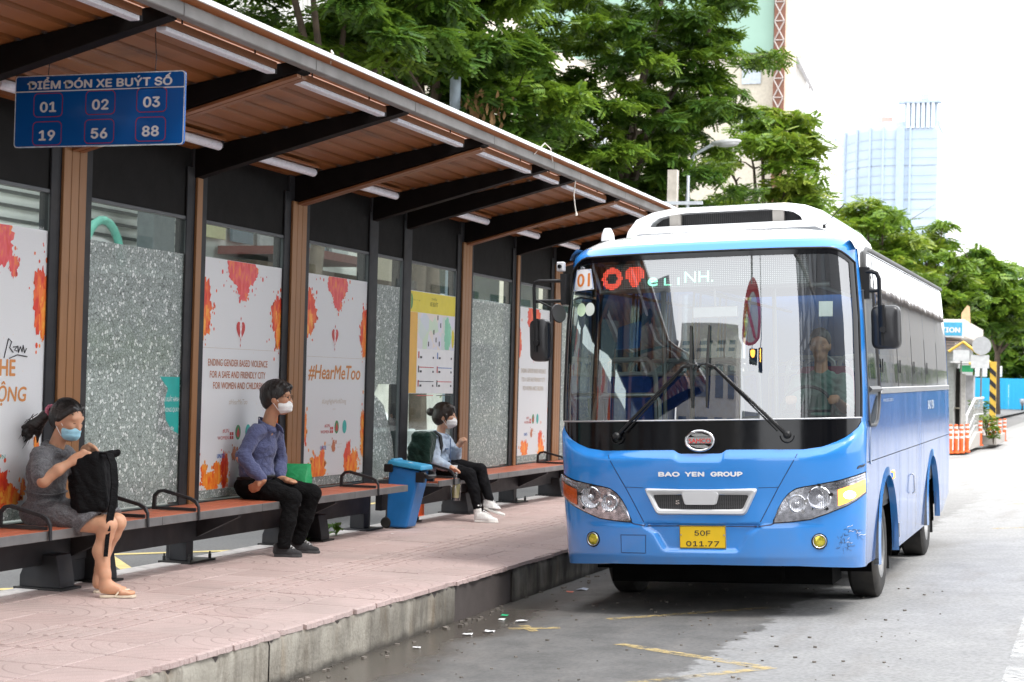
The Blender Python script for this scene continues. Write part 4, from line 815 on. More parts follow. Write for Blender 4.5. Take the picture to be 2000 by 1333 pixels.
b = MB(); b.box(-1.10, 1.10, .45, 1.02, .42, .46); b.box(-1.1, 1.1, 2.34, 4.92, .42, .46); b.box(-1.1, 1.1, 6.25, 7.6, .42, .48); b.box(-.5, .5, .5, 7.5, .22, .60); b.box(-.85,.85,1.60,1.76,.30,.46); b.box(-.8,.8,5.5,5.7,.26,.5); b.box(-1.0,-.5,2.5,4.6,.24,.5); b.box(.5,1.0,2.6,4.2,.26,.5); b.box(-.95,.95,.42,.6,.36,.42)
b.box(-1.0,1.0,2.36,4.9,.20,.42); b.box(-.86,.86,.62,1.1,.19,.42); b.box(-.8,.8,1.1,2.36,.24,.42); b.box(-.9,.9,6.3,7.4,.24,.42); b.build('chassis_and_fill', M_MATTE, bus, local=True)  # these wide low boxes are fill, added to darken the road under the bus
for s in (-1, 1):
    b = MB(); b.box(*sorted((s*.75, s*1.08)), 6.30, 6.33, .12, .5); b.build('mud_flap', M_RUB, bus, local=True); b = MB(); b.box(*sorted((s*.78, s*1.08)), 2.36, 2.39, .14, .4); b.build('mud_flap', M_RUB, bus, local=True)
# ---- nose: badge, name, grille, creases, plate, lamps
b = MB(); b.tube([PA(.104*math.cos(t), 1.304+.073*math.sin(t), .012) for t in np.linspace(0, 2*PI, 41)], .011, 8, caps=False); P = [PA(.095*x, 1.304+dz, .010) for x, dz in ((-1.0,-.02),(1.0,-.02),(1.0,.026),(-1.0,.026))]
b.add(P, [(0,1,2,3)]); bd = b.build('badge', M_CHROME, bus, smooth=60, local=True)
b = MB()
for s, sg_ in ((1, 1), (-1, -1)):
    L = [PA(sg_*x, 1.304+sg_*z_, .009) for x, z_ in ((.085,.03),(.02,.052),(-.03,.056),(-.07,.045),(-.04,.03))]; b.add(L, [(0,1,2,3,4)])
b.build('badge_swirl', M_CHROME, bd, local=True)
b = MB(); put_text(b, 'SAMCO', .034, lambda p, q: PA(p, 1.287+q, .013), width=.165, bold=.03); b.build('badge_lettering', M_RED, bd, local=True)
for w_, cx, wd_ in (('BAO', -.232, .155), ('YEN', -.040, .140), ('GROUP', .198, .228)): b = MB(); put_text(b, w_, .043, lambda p, q: PA(.003+cx+p, 1.044+q, foff(.2, 1.06)+.0025), width=wd_, bold=.09, font='inter'); b.build('nose_lettering', M_WHITE, bus, local=True)
def ribbon(par, pts, w, m, name, e=.001):
    b = MB(); P = []
    for i in range(len(pts)-1):
        k = 10
        for j in range(k): P.append((pts[i][0]+(pts[i+1][0]-pts[i][0])*j/k, pts[i][1]+(pts[i+1][1]-pts[i][1])*j/k))
    P.append(pts[-1]); V = []
    for i, (a, z) in enumerate(P):
        q = P[min(i+1, len(P)-1)]; r_ = P[max(i-1, 0)]; dx, dz = q[0]-r_[0], q[1]-r_[1]; L = math.hypot(dx, dz); nx, nz = -dz/L*w/2, dx/L*w/2
        for sg2 in (1, -1): aa, zz_ = a+nx*sg2, z+nz*sg2; V.append(PA(aa, zz_, foff(aa, zz_)*max(math.cos(phi_of(aa, zz_)), 0)**.45+e))
    b.add(V, [(2*i, 2*i+1, 2*i+3, 2*i+2) for i in range(len(P)-1)]); return b.build(name, m, par, local=True)
M_GAP = mat('dark_blue_gap', (.006,.03,.10), .5)
for s in (-1, 1):
    ribbon(bus, [(s*.709,1.202),(s*.573,.962),(s*.424,.683)], .006, M_GAP, 'panel_gap')
    ribbon(bus, [(s*.573,.961),(s*.43,.957)], .004, M_GAP, 'panel_gap')
    ribbon(bus, [(s*.535,.70),(s*.514,.688),(s*.411,.674),(s*.17,.676)], .010, M_GAP, 'panel_gap')
ribbon(bus, [(-.17,.677),(.17,.677)], .010, M_GAP, 'panel_gap', .0015)
ribbon(bus, [(-.614,.604),(-.418,.606),(-.421,.472),(-.613,.472),(-.614,.604)], .005, M_GAP, 'tow_hatch')
# grille
gz = lambda a, z, e=0.0: PA(a, z, foff(a, z)+e)
O = [(-.428,.954),(.428,.954),(.332,.757),(-.332,.757)]; I = [(-.36,.905),(.36,.905),(.312,.802),(-.312,.802)]
def rnd_poly(P, r, n=4):
    Q = []; k = len(P)
    for i in range(k):
        p0, p1, p2 = (Vector(P[i-1]), Vector(P[i]), Vector(P[(i+1) % k])); d0 = (p0-p1).normalized(); d2 = (p2-p1).normalized()
        for j in range(n+1): t_ = j/n; Q.append(tuple((p1+d0*r)*(1-t_)**2 + p1*2*t_*(1-t_) + (p1+d2*r)*t_**2))
    return Q
Or, Ir = rnd_poly(O, .03), rnd_poly(I, .02); n = len(Or); b = MB()
mid = [((p[0]*.72+q[0]*.28), (p[1]*.72+q[1]*.28)) for p, q in zip(Or, Ir)]; mid2 = [((p[0]*.3+q[0]*.7), (p[1]*.3+q[1]*.7)) for p, q in zip(Or, Ir)]
b.add([gz(*p, .001) for p in Or] + [gz(*p, .024) for p in mid] + [gz(*p, .022) for p in mid2] + [gz(*p, .004) for p in Ir], [(r_*n+i, r_*n+(i+1) % n, (r_+1)*n+(i+1) % n, (r_+1)*n+i) for r_ in range(3) for i in range(n)])
C = [(-.135,.925),(.135,.925),(.112,.835),(-.112,.835)]; Cr = rnd_poly(C, .018); n = len(Cr); b.add([gz(*p, .020) for p in Cr] + [gz(p[0]*1.08, p[1]-.003, .001) for p in Cr], [tuple(range(n))] + [(i, n+i, n+(i+1) % n, (i+1) % n) for i in range(n)])
gr = b.build('grille', mat('pearl_grey_trim', (.60,.60,.61), .32, coat=.3, var=.04), bus, smooth=40, local=True)
t = NT('black_mesh'); P = t.coord(); vm = t.n('TexVoronoi', {'feature': 'DISTANCE_TO_EDGE'}, Scale=62.0, Randomness=.12, Vector=t.mapv(P, (1,0,1.7))); c = t.mix(t.fr(vm.outputs[0], .04, .12), (.10,.10,.105), (.004,.004,.004)); M_MESH = t.bsdf(Base_Color=c, Roughness=.5)
b = MB(); b.grid(lambda u, v: gz((.315+.048*v)*(2*u-1), .80+.107*v, .0035), list(np.linspace(0,1,25)), [0,.25,.5,.75,1]); b.build('mesh_insert', M_MESH, gr, local=True)
b = MB(); put_text(b, 'S', .03, lambda p, q: gz(-.17+p, .838+q, .006), width=.03, bold=.03); b.build('grille_emblem', M_CHROME, gr, local=True)
# plate
b = MB(); b.obox((.008, foff(0,.6)*-1+.012-.016, .594), (.347, .008, .166)); pl = b.build('number_plate', M_PLATE, bus, bevel=.003, local=True); yP = -foff(0,.6)+.012-.016-.0052
b = MB(); put_text(b, '50F', .052, lambda p, q: (.008+p, yP, .606+q), width=.118, bold=.02, font='inter'); put_text(b, '011.77', .052, lambda p, q: (.008+p, yP, .528+q), width=.245, bold=.02, font='inter')
for z in (.514, .671): b.box(-.163, .179, yP, yP+.001, z, z+.003)
for x in (-.164, .177): b.box(x, x+.003, yP, yP+.001, .514, .674)
b.build('plate_characters', M_INK, pl, local=True)
b = MB(); [b.lathe([(.006,0),(.004,.004)], (x, yP, .61), (0,-1,0), 8) for x in (-.153, .169)]; b.build('plate_screw', M_BRUSH, pl, local=True)
b = MB(); b.box(-.19,.20, -foff(0,.6)+.008, -foff(0,.6)+.016, .49, .69) if 0 else None
# headlights
HT = ([.535,.56,.60,.64,.69,.75,.83,.99,1.10,1.148], [.712,.79,.86,.908,.944,.958,.97,1.0,1.032,1.05]); HB = ([.535,.65,.79,.908,1.03,1.10,1.148], [.704,.712,.728,.77,.82,.862,.905])
def hp(s, a, v, e=0.0, grow=0.0):
    lo, hi = ip(a, *HB), ip(a, *HT); z = lo-grow+(hi-lo+2*grow)*v; return PA(s*a, z, foff(s*a, z)*max(math.cos(phi_of(a, z)), 0)**.45 + e)
M_AMB = mat('amber_lens_off', (.62,.10,.015), .18, coat=.5, var=.25, vscale=60); M_AMBL = mat('amber_lens_lit', (.9,.45,.1), .25, emit=((1,.34,.04), 1.5), var=.1); M_REFL = mat('lamp_reflector', (.46,.46,.50), .14, .95, var=.5, vscale=16, bump=.6, bscale=26)
t = NT('fluted_lamp'); P = t.coord(); x, y, z = t.sep(P); w_ = t.math('SINE', t.math('MULTIPLY', x, 420.0)); M_FLUTE = t.bsdf(Base_Color=(.75,.76,.80), Metallic=.85, Roughness=.14, Normal=t.bump(w_, .7, .004))
for s in (-1, 1):
    A = list(np.linspace(.528, 1.152, 34))
    b = MB(); b.grid(lambda a, v: hp(s, a, v, .003, .008), A, [0,.5,1]); hl = b.build('headlight', M_GLOSSB, bus, smooth=60, local=True)
    A = list(np.linspace(.537, 1.146, 34)); b = MB(); b.grid(lambda a, v: hp(s, a, v, .006+.004*math.sin(v*PI)), A, [0,.25,.5,.75,1]); b.build('reflector', M_REFL, hl, smooth=60, local=True)
    for ca, cz, r_ in ((.851,.879,.080), (.70,.841,.062)):
        c = Vector(hp(s, ca, .5)); c.z = cz; c = Vector(PA(s*ca, cz, foff(s*ca, cz)+.012)); nrm = Vector((s*.12, -1, .05))
        b = MB(); b.lathe([(r_*1.06,-.012),(r_*1.06,.012),(r_,.016),(r_*.93,.006)], c, nrm, 28, cap=False); lm = b.build('lamp_ring', M_CHROME, hl, smooth=40, local=True)
        b = MB(); b.lathe([(r_*.93,.006),(r_*.7,-.004),(r_*.34,-.008),(r_*.30,.004),(r_*.15,.012),(.001,.014)], c, nrm, 28, cap=False); b.build('lamp_bowl', M_FLUTE, hl, smooth=40, local=True)
        b = MB(); 
        for k in range(5):
            q = 2*PI*k/5+.3; d = Vector((math.cos(q), 0, math.sin(q))); b.obox(c + d*r_*1.12 + Vector((0,-.004,0)), (.03,.012,.022), Matrix.Rotation(-q, 3, 'Y'))
        b.build('lamp_clip', M_BLACK if ca > .8 else M_CHROME, hl, local=True)
    b = MB(); b.grid(lambda a, v: hp(s, a, .10+.60*v, .014), list(np.linspace(.975, 1.140, 10)), [0,.5,1]); b.build('turn_signal', M_AMBL if s > 0 else M_AMB, hl, smooth=60, local=True, label='lit orange turn signal' if s > 0 else 'unlit orange turn signal')
    if s > 0: b = MB(); b.ell(hp(1, 1.045, .36, .012), (.052,.018,.030), Matrix.Rotation(R(30), 3, 'Z'), 14, 8); b.build('bulb', mat('lit_bulb', (.9,.7,.4), .4, emit=((1,.74,.36), 7)), hl, smooth=180, local=True)
    b = MB()
    for k in range(14):
        a = .965+.178*k/13
        for v in (.80, .92): b.lathe([(.0055,0),(.004,.006)], hp(s, a, v, .012), (s*.5,-1,0), 8)
    b.build('daytime_lights', M_CHROME, hl, local=True)
    b = MB(); b.grid(lambda a, v: hp(s, a, v, .020+.012*math.sin(v*PI)), list(np.linspace(.532, 1.149, 24)), [0,.2,.5,.8,1]); b.build('lamp_lens', M_LENS, hl, smooth=80, local=True)
    c = Vector(PA(s*.845, .565, foff(.845,.565)+.001)); nr = Vector((s*.28,-1,0)); b = MB(); b.lathe([(.058,-.01),(.058,.004),(.05,.006),(.046,-.006)], c, nr, 28, cap=False); fl = b.build('fog_lamp', M_GLOSSB, bus, smooth=40, local=True)
    b = MB(); b.lathe([(.046,-.002),(.043,.003),(.02,.006),(.001,.006)], c, nr, 24, cap=False); b.build('yellow_lens', mat('yellow_lamp', (.60,.52,.05), .12, .6, coat=.5, var=.35, vscale=70), fl, smooth=60, local=True)
    b = MB(); b.lathe([(.05,.006),(.047,.009),(.043,.006)], c, nr, 28, cap=False); b.build('lamp_bezel', M_BRUSH, fl, smooth=60, local=True)
# scrapes on the off-side corner
b = MB(); rr = random.Random(4)
def scr(a, z, da, dz, w):
    P = [PA(a+da*t_, z+dz*t_+.006*math.sin(6*t_), foff(a, z)*.5+.004+.004*abs(math.sin(5*t_))) for t_ in np.linspace(0,1,7)]; b.tube(P, [w*.4,w,w*.7,w*1.1,w*.6,w,w*.3], 4)
for _ in range(26): scr(1.02+rr.uniform(-.05,.08), .60+rr.uniform(-.10,.05), rr.uniform(-.03,.05), rr.uniform(-.06,.03), rr.uniform(.001,.0022))
for z in (1.08, 1.085, 1.09): scr(1.10, z, .045, .03, .004)
b.build('scrape_mark', mat('exposed_primer', (.05,.07,.10), .6, var=.6, vscale=40), bus, local=True)
b = MB()
for _ in range(7): scr(1.04+rr.uniform(-.03,.06), .62+rr.uniform(-.08,.05), rr.uniform(.0,.04), rr.uniform(-.03,.03), .0017)
b.build('scrape_mark', M_WHITE, bus, local=True)
# wipers
def wiper(s):
    par = None; b = MB(); p0 = Vector(PA(s*.64, 1.342, .02)); p1 = Vector(PA(s*.115, 1.855, .055)); q0 = Vector(PA(s*.57, 1.372, .03))
    b.tube([p0, p0+(p1-p0)*.25+Vector((0,-.012,0)), p1], [.016,.013,.008], 6); b.tube([q0, p1+Vector((0,.01,-.015))], .006, 6); b.lathe([(.028,-.02),(.028,.02),(.014,.032)], p0, (0,-1,.1), 14); b.tube([Vector(PA(s*(.64+.05*math.cos(t_)), 1.335-.05*math.sin(t_), .015)) for t_ in np.linspace(0, PI, 9)], .005, 5)
    arm = b.build('wiper_arm', M_BLACK, bus, smooth=40, local=True)
    b = MB(); t0 = Vector(PA(s*.07, 2.16, .016)); t1 = Vector(PA(s*.054, 1.548, .016)); m = (t0+t1)/2; b.tube([t0, m, t1], .008, 5); b.tube([t0*.92+t1*.08, m+Vector((0,-.035,0)), t0*.08+t1*.92], .010, 6); b.tube([p1, m+Vector((0,-.03,0))], .012, 6); b.tube([p1+Vector((s*.02,-.01,-.01)), p1+Vector((-s*.05,-.02,.02)), m+Vector((-s*.05,-.03,.01)), m+Vector((0,-.02,-.03))], .006, 5)
    b.build('wiper_blade', M_RUB, arm, smooth=40, local=True)
wiper(-1); wiper(1)
# mirrors
b = MB(); b.tube([(-1.10,.30,2.545),(-1.32,.30,2.55),(-1.355,.30,2.54),(-1.362,.30,2.50),(-1.365,.32,2.0)], .014, 8); b.tube([(-1.12,.34,2.39),(-1.36,.32,2.395)], .014, 8); b.tube([(-1.34,.31,2.40),(-1.14,.28,2.30)], .008, 6); b.box(-1.14,-1.10,.28,.40,2.36,2.60); mi = b.build('mirror_bracket', M_BLACK, bus, smooth=40, local=True)
def mirror_head(cx, cy_, cz, w, h, d, s):
    b = MB(); P = rnd_poly([(cx-w/2, cz-h/2), (cx+w/2, cz-h/2), (cx+w/2, cz+h/2), (cx-w/2, cz+h/2)], .055, 5); k = len(P)
    def sc(f, y): return [(cx+(p[0]-cx)*f, y, cz+(p[1]-cz)*f) for p in P]
    L = [sc(1, cy_+d), sc(1.0, cy_+d*.55), sc(.96, cy_+d*.18), sc(.84, cy_+.01), sc(.5, cy_)]
    b.add([p for l in L for p in l], [(i*k+j, i*k+(j+1) % k, (i+1)*k+(j+1) % k, (i+1)*k+j) for i in range(4) for j in range(k)] + [tuple(4*k+j for j in range(k))]); o = b.build('mirror_housing', mat('mirror_plastic', (.022,.022,.024), .34, var=.15), bus, smooth=50, local=True)
    b = MB(); b.add(sc(.95, cy_+d+.001), [tuple(range(k))]); b.build('mirror_glass', M_CHROME, o, local=True)
    b = MB(); b.tube([(cx-s*w*.06, cy_-.012, cz+h*.5), (cx-s*w*.06, cy_-.012, cz-h*.12)], .02, 8); b.lathe([(.024,0),(.024,.03)], (cx-s*w*.06, cy_-.005, cz-h*.06), (0,-1,0), 10); b.build('mirror_clamp', M_BLACK, o, smooth=40, local=True)
mirror_head(-1.345, .33, 2.09, .155, .335, .10, 1)
b = MB(); b.lathe([(.001,-.012),(.05,-.008),(.075,.004),(.07,.014),(.001,.016)], (-1.15,.24,2.29), (.75,-.45,.12), 24, cap=False); b.build('convex_mirror', mat('mirror_plastic', (.022,.022,.024), .34), mi, smooth=60, local=True)
b = MB(); b.box(1.10,1.19,.60,.70,2.34,2.58); b.tube([(1.15,.62,2.545),(1.21,.60,2.545),(1.245,.60,2.53),(1.262,.60,2.49),(1.27,.60,1.99)], .017, 8); b.tube([(1.15,.62,2.40),(1.265,.60,2.40)], .013, 8); b.build('mirror_bracket', M_BLACK, bus, smooth=40, local=True)
mirror_head(1.297, .60, 2.125, .215, .33, .13, 1)
b = MB(); b.obox((-1.155,.36,2.66), (.055,.07,.075)); cb = b.build('camera_box', mat('silver_plastic', (.55,.55,.57), .4), bus, bevel=.006, local=True); b = MB(); b.lathe([(.016,0),(.016,.012),(.006,.013)], (-1.155,.325,2.66), (0,-1,0), 14); b.build('camera_lens', M_GLOSSB, cb, local=True)
# roof pod
def pod_prof(f, top): return [(x*f, z_) for x, z_ in ((-.86,2.90),(-.835,2.99),(-.76,3.085),(-.62,3.14),(-.45,top),(.45,top),(.62,3.14),(.76,3.085),(.835,2.99),(.86,2.90))]
b = MB(); secs = [(1.02, .93, 2.985, 0), (1.10, .97, 3.10, 0), (1.25, 1.0, 3.168, 0), (2.6, 1.0, 3.175, 0), (3.6, 1.0, 3.16, 0), (4.1, .9, 3.05, 0), (4.3, .8, 2.95, 0)]
L = []
for y, f, top, _ in secs: k = (top-2.90)/(3.168-2.90); L.append([(p[0], y, 2.90+(p[1]-2.90)*min(1, k) if abs(p[0]) > .46*f else top) for p in pod_prof(f, top)])
n = len(L[0]); b.add([p for l in L for p in l], [(i*n+j, (i+1)*n+j, (i+1)*n+j+1, i*n+j+1) for i in range(2, len(L)-1) for j in range(n-1)])
# front lip of the pod: a rim round the intake
Fo = [(p[0]*1.0, 1.25, p[1]) for p in pod_prof(1.0, 3.168)]; Fm = [(p[0]*.97, 1.12, 2.90+(p[1]-2.90)*.93) for p in pod_prof(1.0, 3.168)]; Fi = [(p[0]*.72, 1.10, 3.005+(p[1]-2.90)*.38) for p in pod_prof(1.0, 3.168)]; Fb = [(p[0]*.70, 1.30, 3.005+(p[1]-2.90)*.37) for p in pod_prof(1.0, 3.168)]
b.add(Fo+Fm+Fi+Fb, [(i*n+j, i*n+j+1, (i+1)*n+j+1, (i+1)*n+j) for i in range(3) for j in range(n-1)] + [(n, 2*n, 3*n-1, 2*n-1)]); b.add([(-.834,1.118,2.90),(.834,1.118,2.90),(.60,1.102,3.005),(-.60,1.102,3.005),(.86,.92,2.86),(-.86,.92,2.86)], [(0,1,2,3),(5,4,1,0)])
pod = b.build('roof_pod', M_ROOFW, bus, smooth=40, local=True, recalc=True)
b = MB(); b.add([(p[0], 1.22, p[2]) for p in Fi], [tuple(range(n))]); b.build('intake_mesh', M_MESH, pod, local=True)

for x in (-.42, .42): b = MB(); b.box(x-.045, x+.045, 1.14, 1.2, 3.0, 3.10); b.build('intake_strut', mat('dusty_white', (.45,.42,.38), .6), pod, local=True)
b = MB(); b.lathe([(.055,-.02),(.05,.03),(.03,.075),(.022,.08)], (-.88,.75,2.90), (0,0,1), 16); b.build('roof_lamp', M_WHITE, bus, smooth=40, local=True)
b = MB(); b.lathe([(.014,0),(.01,.03)], (.84,.75,2.90), (0,0,1), 8); b.tube([(.84,.75,2.92),(1.0,.75,3.08)], .0035, 5); b.build('aerial', M_BLACK, bus, local=True)
# ---- inside
M_INT = mat('dark_interior', (.03,.032,.034), .7); M_SEATB = mat('blue_seat_fabric', (.03,.10,.42), .85, var=.2, vscale=20); M_SEATG = mat('grey_seat_shell', (.58,.60,.62), .5)
b = MB(); b.box(-1.1,1.1,.5,7.6,.70,.74); b.box(-1.09,1.09,.75,7.6,2.74,2.76); b.box(-1.11,-1.09,1.35,7.6,.74,1.62); b.box(1.09,1.11,.62,7.6,.74,1.62); b.build('interior_lining', M_INT, bus, local=True)
b = MB(); b.grid(lambda p, v: (lambda q: (q[0]*.97, q[1]+.03+.42*v, ZL-.05-.05*v+.03*math.sin(v*PI)))(PS(p, 1.42)), [R(x) for x in np.linspace(-70,70,15)], [0,.5,1]); b.box(-1.05,1.05,.46,.52,.74,1.38); b.box(.25,1.05,.35,.62,1.38,1.47); b.build('dashboard', M_BLACK, bus, smooth=30, local=True)
b = MB(); b.tube([(.68+.20*math.cos(t_), .72+.06*math.sin(t_), 1.50+.19*math.sin(t_)) for t_ in np.linspace(0,2*PI,25)], .014, 6, caps=False); b.tube([(.68,.74,1.5),(.68,.62,1.36)], .03, 6); b.tube([(.49,.72,1.5),(.87,.72,1.5)], .012, 5); b.build('steering_wheel', M_BLACK, bus, smooth=50, local=True)
def seat(x, y):
    h = .26; b = MB(); P = rnd_poly([(x-.20,1.30),(x+.20,1.30),(x+.185,1.80),(x-.185,1.80)], .05, 3); b.prism(P, y-.03, y+.05, 'y'); b.box(x-.21,x+.21,y-.45,y+.02,1.13,1.22); st = b.build('passenger_seat', M_SEATB, bus, smooth=40, local=True)
    b = MB(); b.tube([(x-.225,y+.02,1.2),(x-.215,y+.02,1.78),(x-.19,y+.02,1.90),(x-.14,y+.02,1.94),(x+.14,y+.02,1.94),(x+.19,y+.02,1.90),(x+.215,y+.02,1.78),(x+.225,y+.02,1.2)], .022, 6); b.tube([(x-.2,y+.02,1.82),(x+.2,y+.02,1.82)], .02, 6); b.box(x-.18,x+.18,y-.3,y-.2,.74,1.13); b.build('seat_frame', M_SEATG, st, smooth=50, local=True)
for x, y in ((-.92,1.50),(-.86,2.6),(-.42,2.6),(.42,2.6),(.86,2.6),(-.86,3.45),(-.42,3.45),(.42,3.45),(.86,3.45),(-.86,4.3),(.86,4.3),(-.86,5.2),(.86,5.2),(-.42,6.4),(.42,6.4)): seat(x, y)
b = MB(); b.tube([(-1.05,.80,1.45),(-1.0,.80,1.63),(-.95,.80,1.645),(-.53,.80,1.645),(-.50,.80,1.6),(-.50,.80,.75)], .02, 8); b.tube([(-.5,1.0,.74),(-.5,1.0,2.74)], .017, 8); b.tube([(.3,1.55,.74),(.3,1.55,2.74)], .017, 8); [b.tube([(x,1.0,2.55),(x,7.4,2.55)], .016, 8) for x in (-.55,.55)]; b.tube([(-.9,.55,2.46),(.9,.55,2.46)], .02, 8); b.build('handrail', mat('grey_rail', (.30,.31,.32), .35, .5), bus, smooth=50, local=True)
b = MB(); b.obox((.05,.42,2.27), (.34,.05,.085)); b.tube([(.05,.42,2.3),(.05,.4,2.45)], .01, 6); b.build('interior_mirror', M_BRUSH, bus, bevel=.02, local=True)
# LED route display behind the glass
t = NT('led_matrix'); P = t.coord(); x, y, z = t.sep(P); fx = t.math('ABSOLUTE', t.math('SUBTRACT', t.math('FRACT', t.math('MULTIPLY', x, 70.0)), .5)); fz = t.math('ABSOLUTE', t.math('SUBTRACT', t.math('FRACT', t.math('MULTIPLY', z, 70.0)), .5)); dd = t.math('MAXIMUM', fx, fz); c = t.mix(t.fr(dd, .16, .22), (.50,.52,.54), (.02,.02,.022)); M_LED = t.bsdf(Base_Color=c, Roughness=.5)
b = MB(); b.grid(lambda p, z_: (lambda q: (q[0], q[1]+.06, q[2]))(PS(p, z_)), [R(x) for x in np.linspace(-38.5,38.5,17)], [2.452,2.55,2.655]); led = b.build('route_display', M_LED, bus, smooth=60, local=True)
M_LR = mat('led_red', (.8,.05,.03), .4, emit=((1,.10,.06), 1.1), var=.02); M_LG = mat('led_green', (.2,.8,.5), .4, emit=((.35,1,.68), .7), var=.02)
def ledp(a, z_): q = PA(a, z_); return (q[0], q[1]+.053, q[2])
b = MB()
for x in range(13):
    for y in range(14):
        u, v = (x-6)/6, (y-6.5)/6.5; d = u*u+v*v
        if .28 < d < 1.05: a, z_ = -.725+.085*u, 2.545+.082*v; b.add([ledp(a-.0042,z_-.0042), ledp(a+.0042,z_-.0042), ledp(a+.0042,z_+.0042), ledp(a-.0042,z_+.0042)], [(0,1,2,3)])
        if d < 1.0 and not (v < -.2 and abs(u) > .75+v*.6): a, z_ = -.535+.085*u, 2.55+.085*v; b.add([ledp(a-.0042,z_-.0042), ledp(a+.0042,z_-.0042), ledp(a+.0042,z_+.0042), ledp(a-.0042,z_+.0042)], [(0,1,2,3)])
b.build('red_glyph', M_LR, led, local=True)
b = MB(); put_text(b, 'e', .10, lambda p, q: ledp(-.39+p, 2.475+q), width=.075, bold=.03); put_text(b, 'L I', .06, lambda p, q: ledp(-.24+p, 2.475+q), width=.12); put_text(b, 'NH.', .09, lambda p, q: ledp(-.03+p, 2.49+q), width=.22); b.build('green_glyph', M_LG, led, local=True)
# papers and stickers on the inside of the glass
def sticker(name, P, m, e=-.008, txt=None, tm=None, h=.1, w=.1):
    cx = sum(p[0] for p in P)/len(P); cz = sum(p[1] for p in P)/len(P); n = len(P); b = MB(); fr_ = (1, .66, .33)
    b.add([PA(cx+(a-cx)*k, cz+(z_-cz)*k, e) for k in fr_ for a, z_ in P] + [PA(cx, cz, e)], [(r*n+i, r*n+(i+1) % n, (r+1)*n+(i+1) % n, (r+1)*n+i) for r in (0, 1) for i in range(n)] + [(2*n+i, 2*n+(i+1) % n, 3*n) for i in range(n)]); return b.build(name, m, ws, local=True)
_R = [(-1.065,2.463),(-.862,2.470),(-.893,2.63),(-1.035,2.632)]
o = sticker('route_card', [(p0[0]+(p1[0]-p0[0])*k/4, p0[1]+(p1[1]-p0[1])*k/4) for p0, p1 in zip(_R, _R[1:]+_R[:1]) for k in range(4)], M_WHITE, .004)
def put_on(o, s, a, z_, h, w, m, e=.0052, **k): b = MB(); put_text(b, s, h, lambda p, q: PA(a+p, z_+q, e), width=w, **k); b.build('card_number', m, o, local=True)
ribL = rnd_poly([(-1.058,2.469),(-.868,2.475),(-.897,2.624),(-1.031,2.626)], .012, 3); b = MB(); [b.tube([PA(*ribL[i], .0045), PA(*ribL[(i+1) % len(ribL)], .0045)], .0022, 4) for i in range(len(ribL))]; b.build('card_border', M_BLUEP, o, local=True)
put_on(o, '01', -.963, 2.497, .105, .12, mat('orange_digits', (.70,.22,.04), .5), bold=.03)
for cx, m in ((-.975, mat('round_sticker_stripes', (.55,.72,.50), .5, var=.3)), (-.895, mat('round_sticker_white', (.62,.68,.62), .5))): o2 = sticker('round_sticker', [(cx+.042*math.cos(2*PI*i/20), 2.315+.052*math.sin(2*PI*i/20)) for i in range(20)], m, .0015)
o3 = sticker('permit_paper', [(.866,2.205),(.962,2.205),(.962,2.317),(.866,2.317)], M_WHITE, -.006)
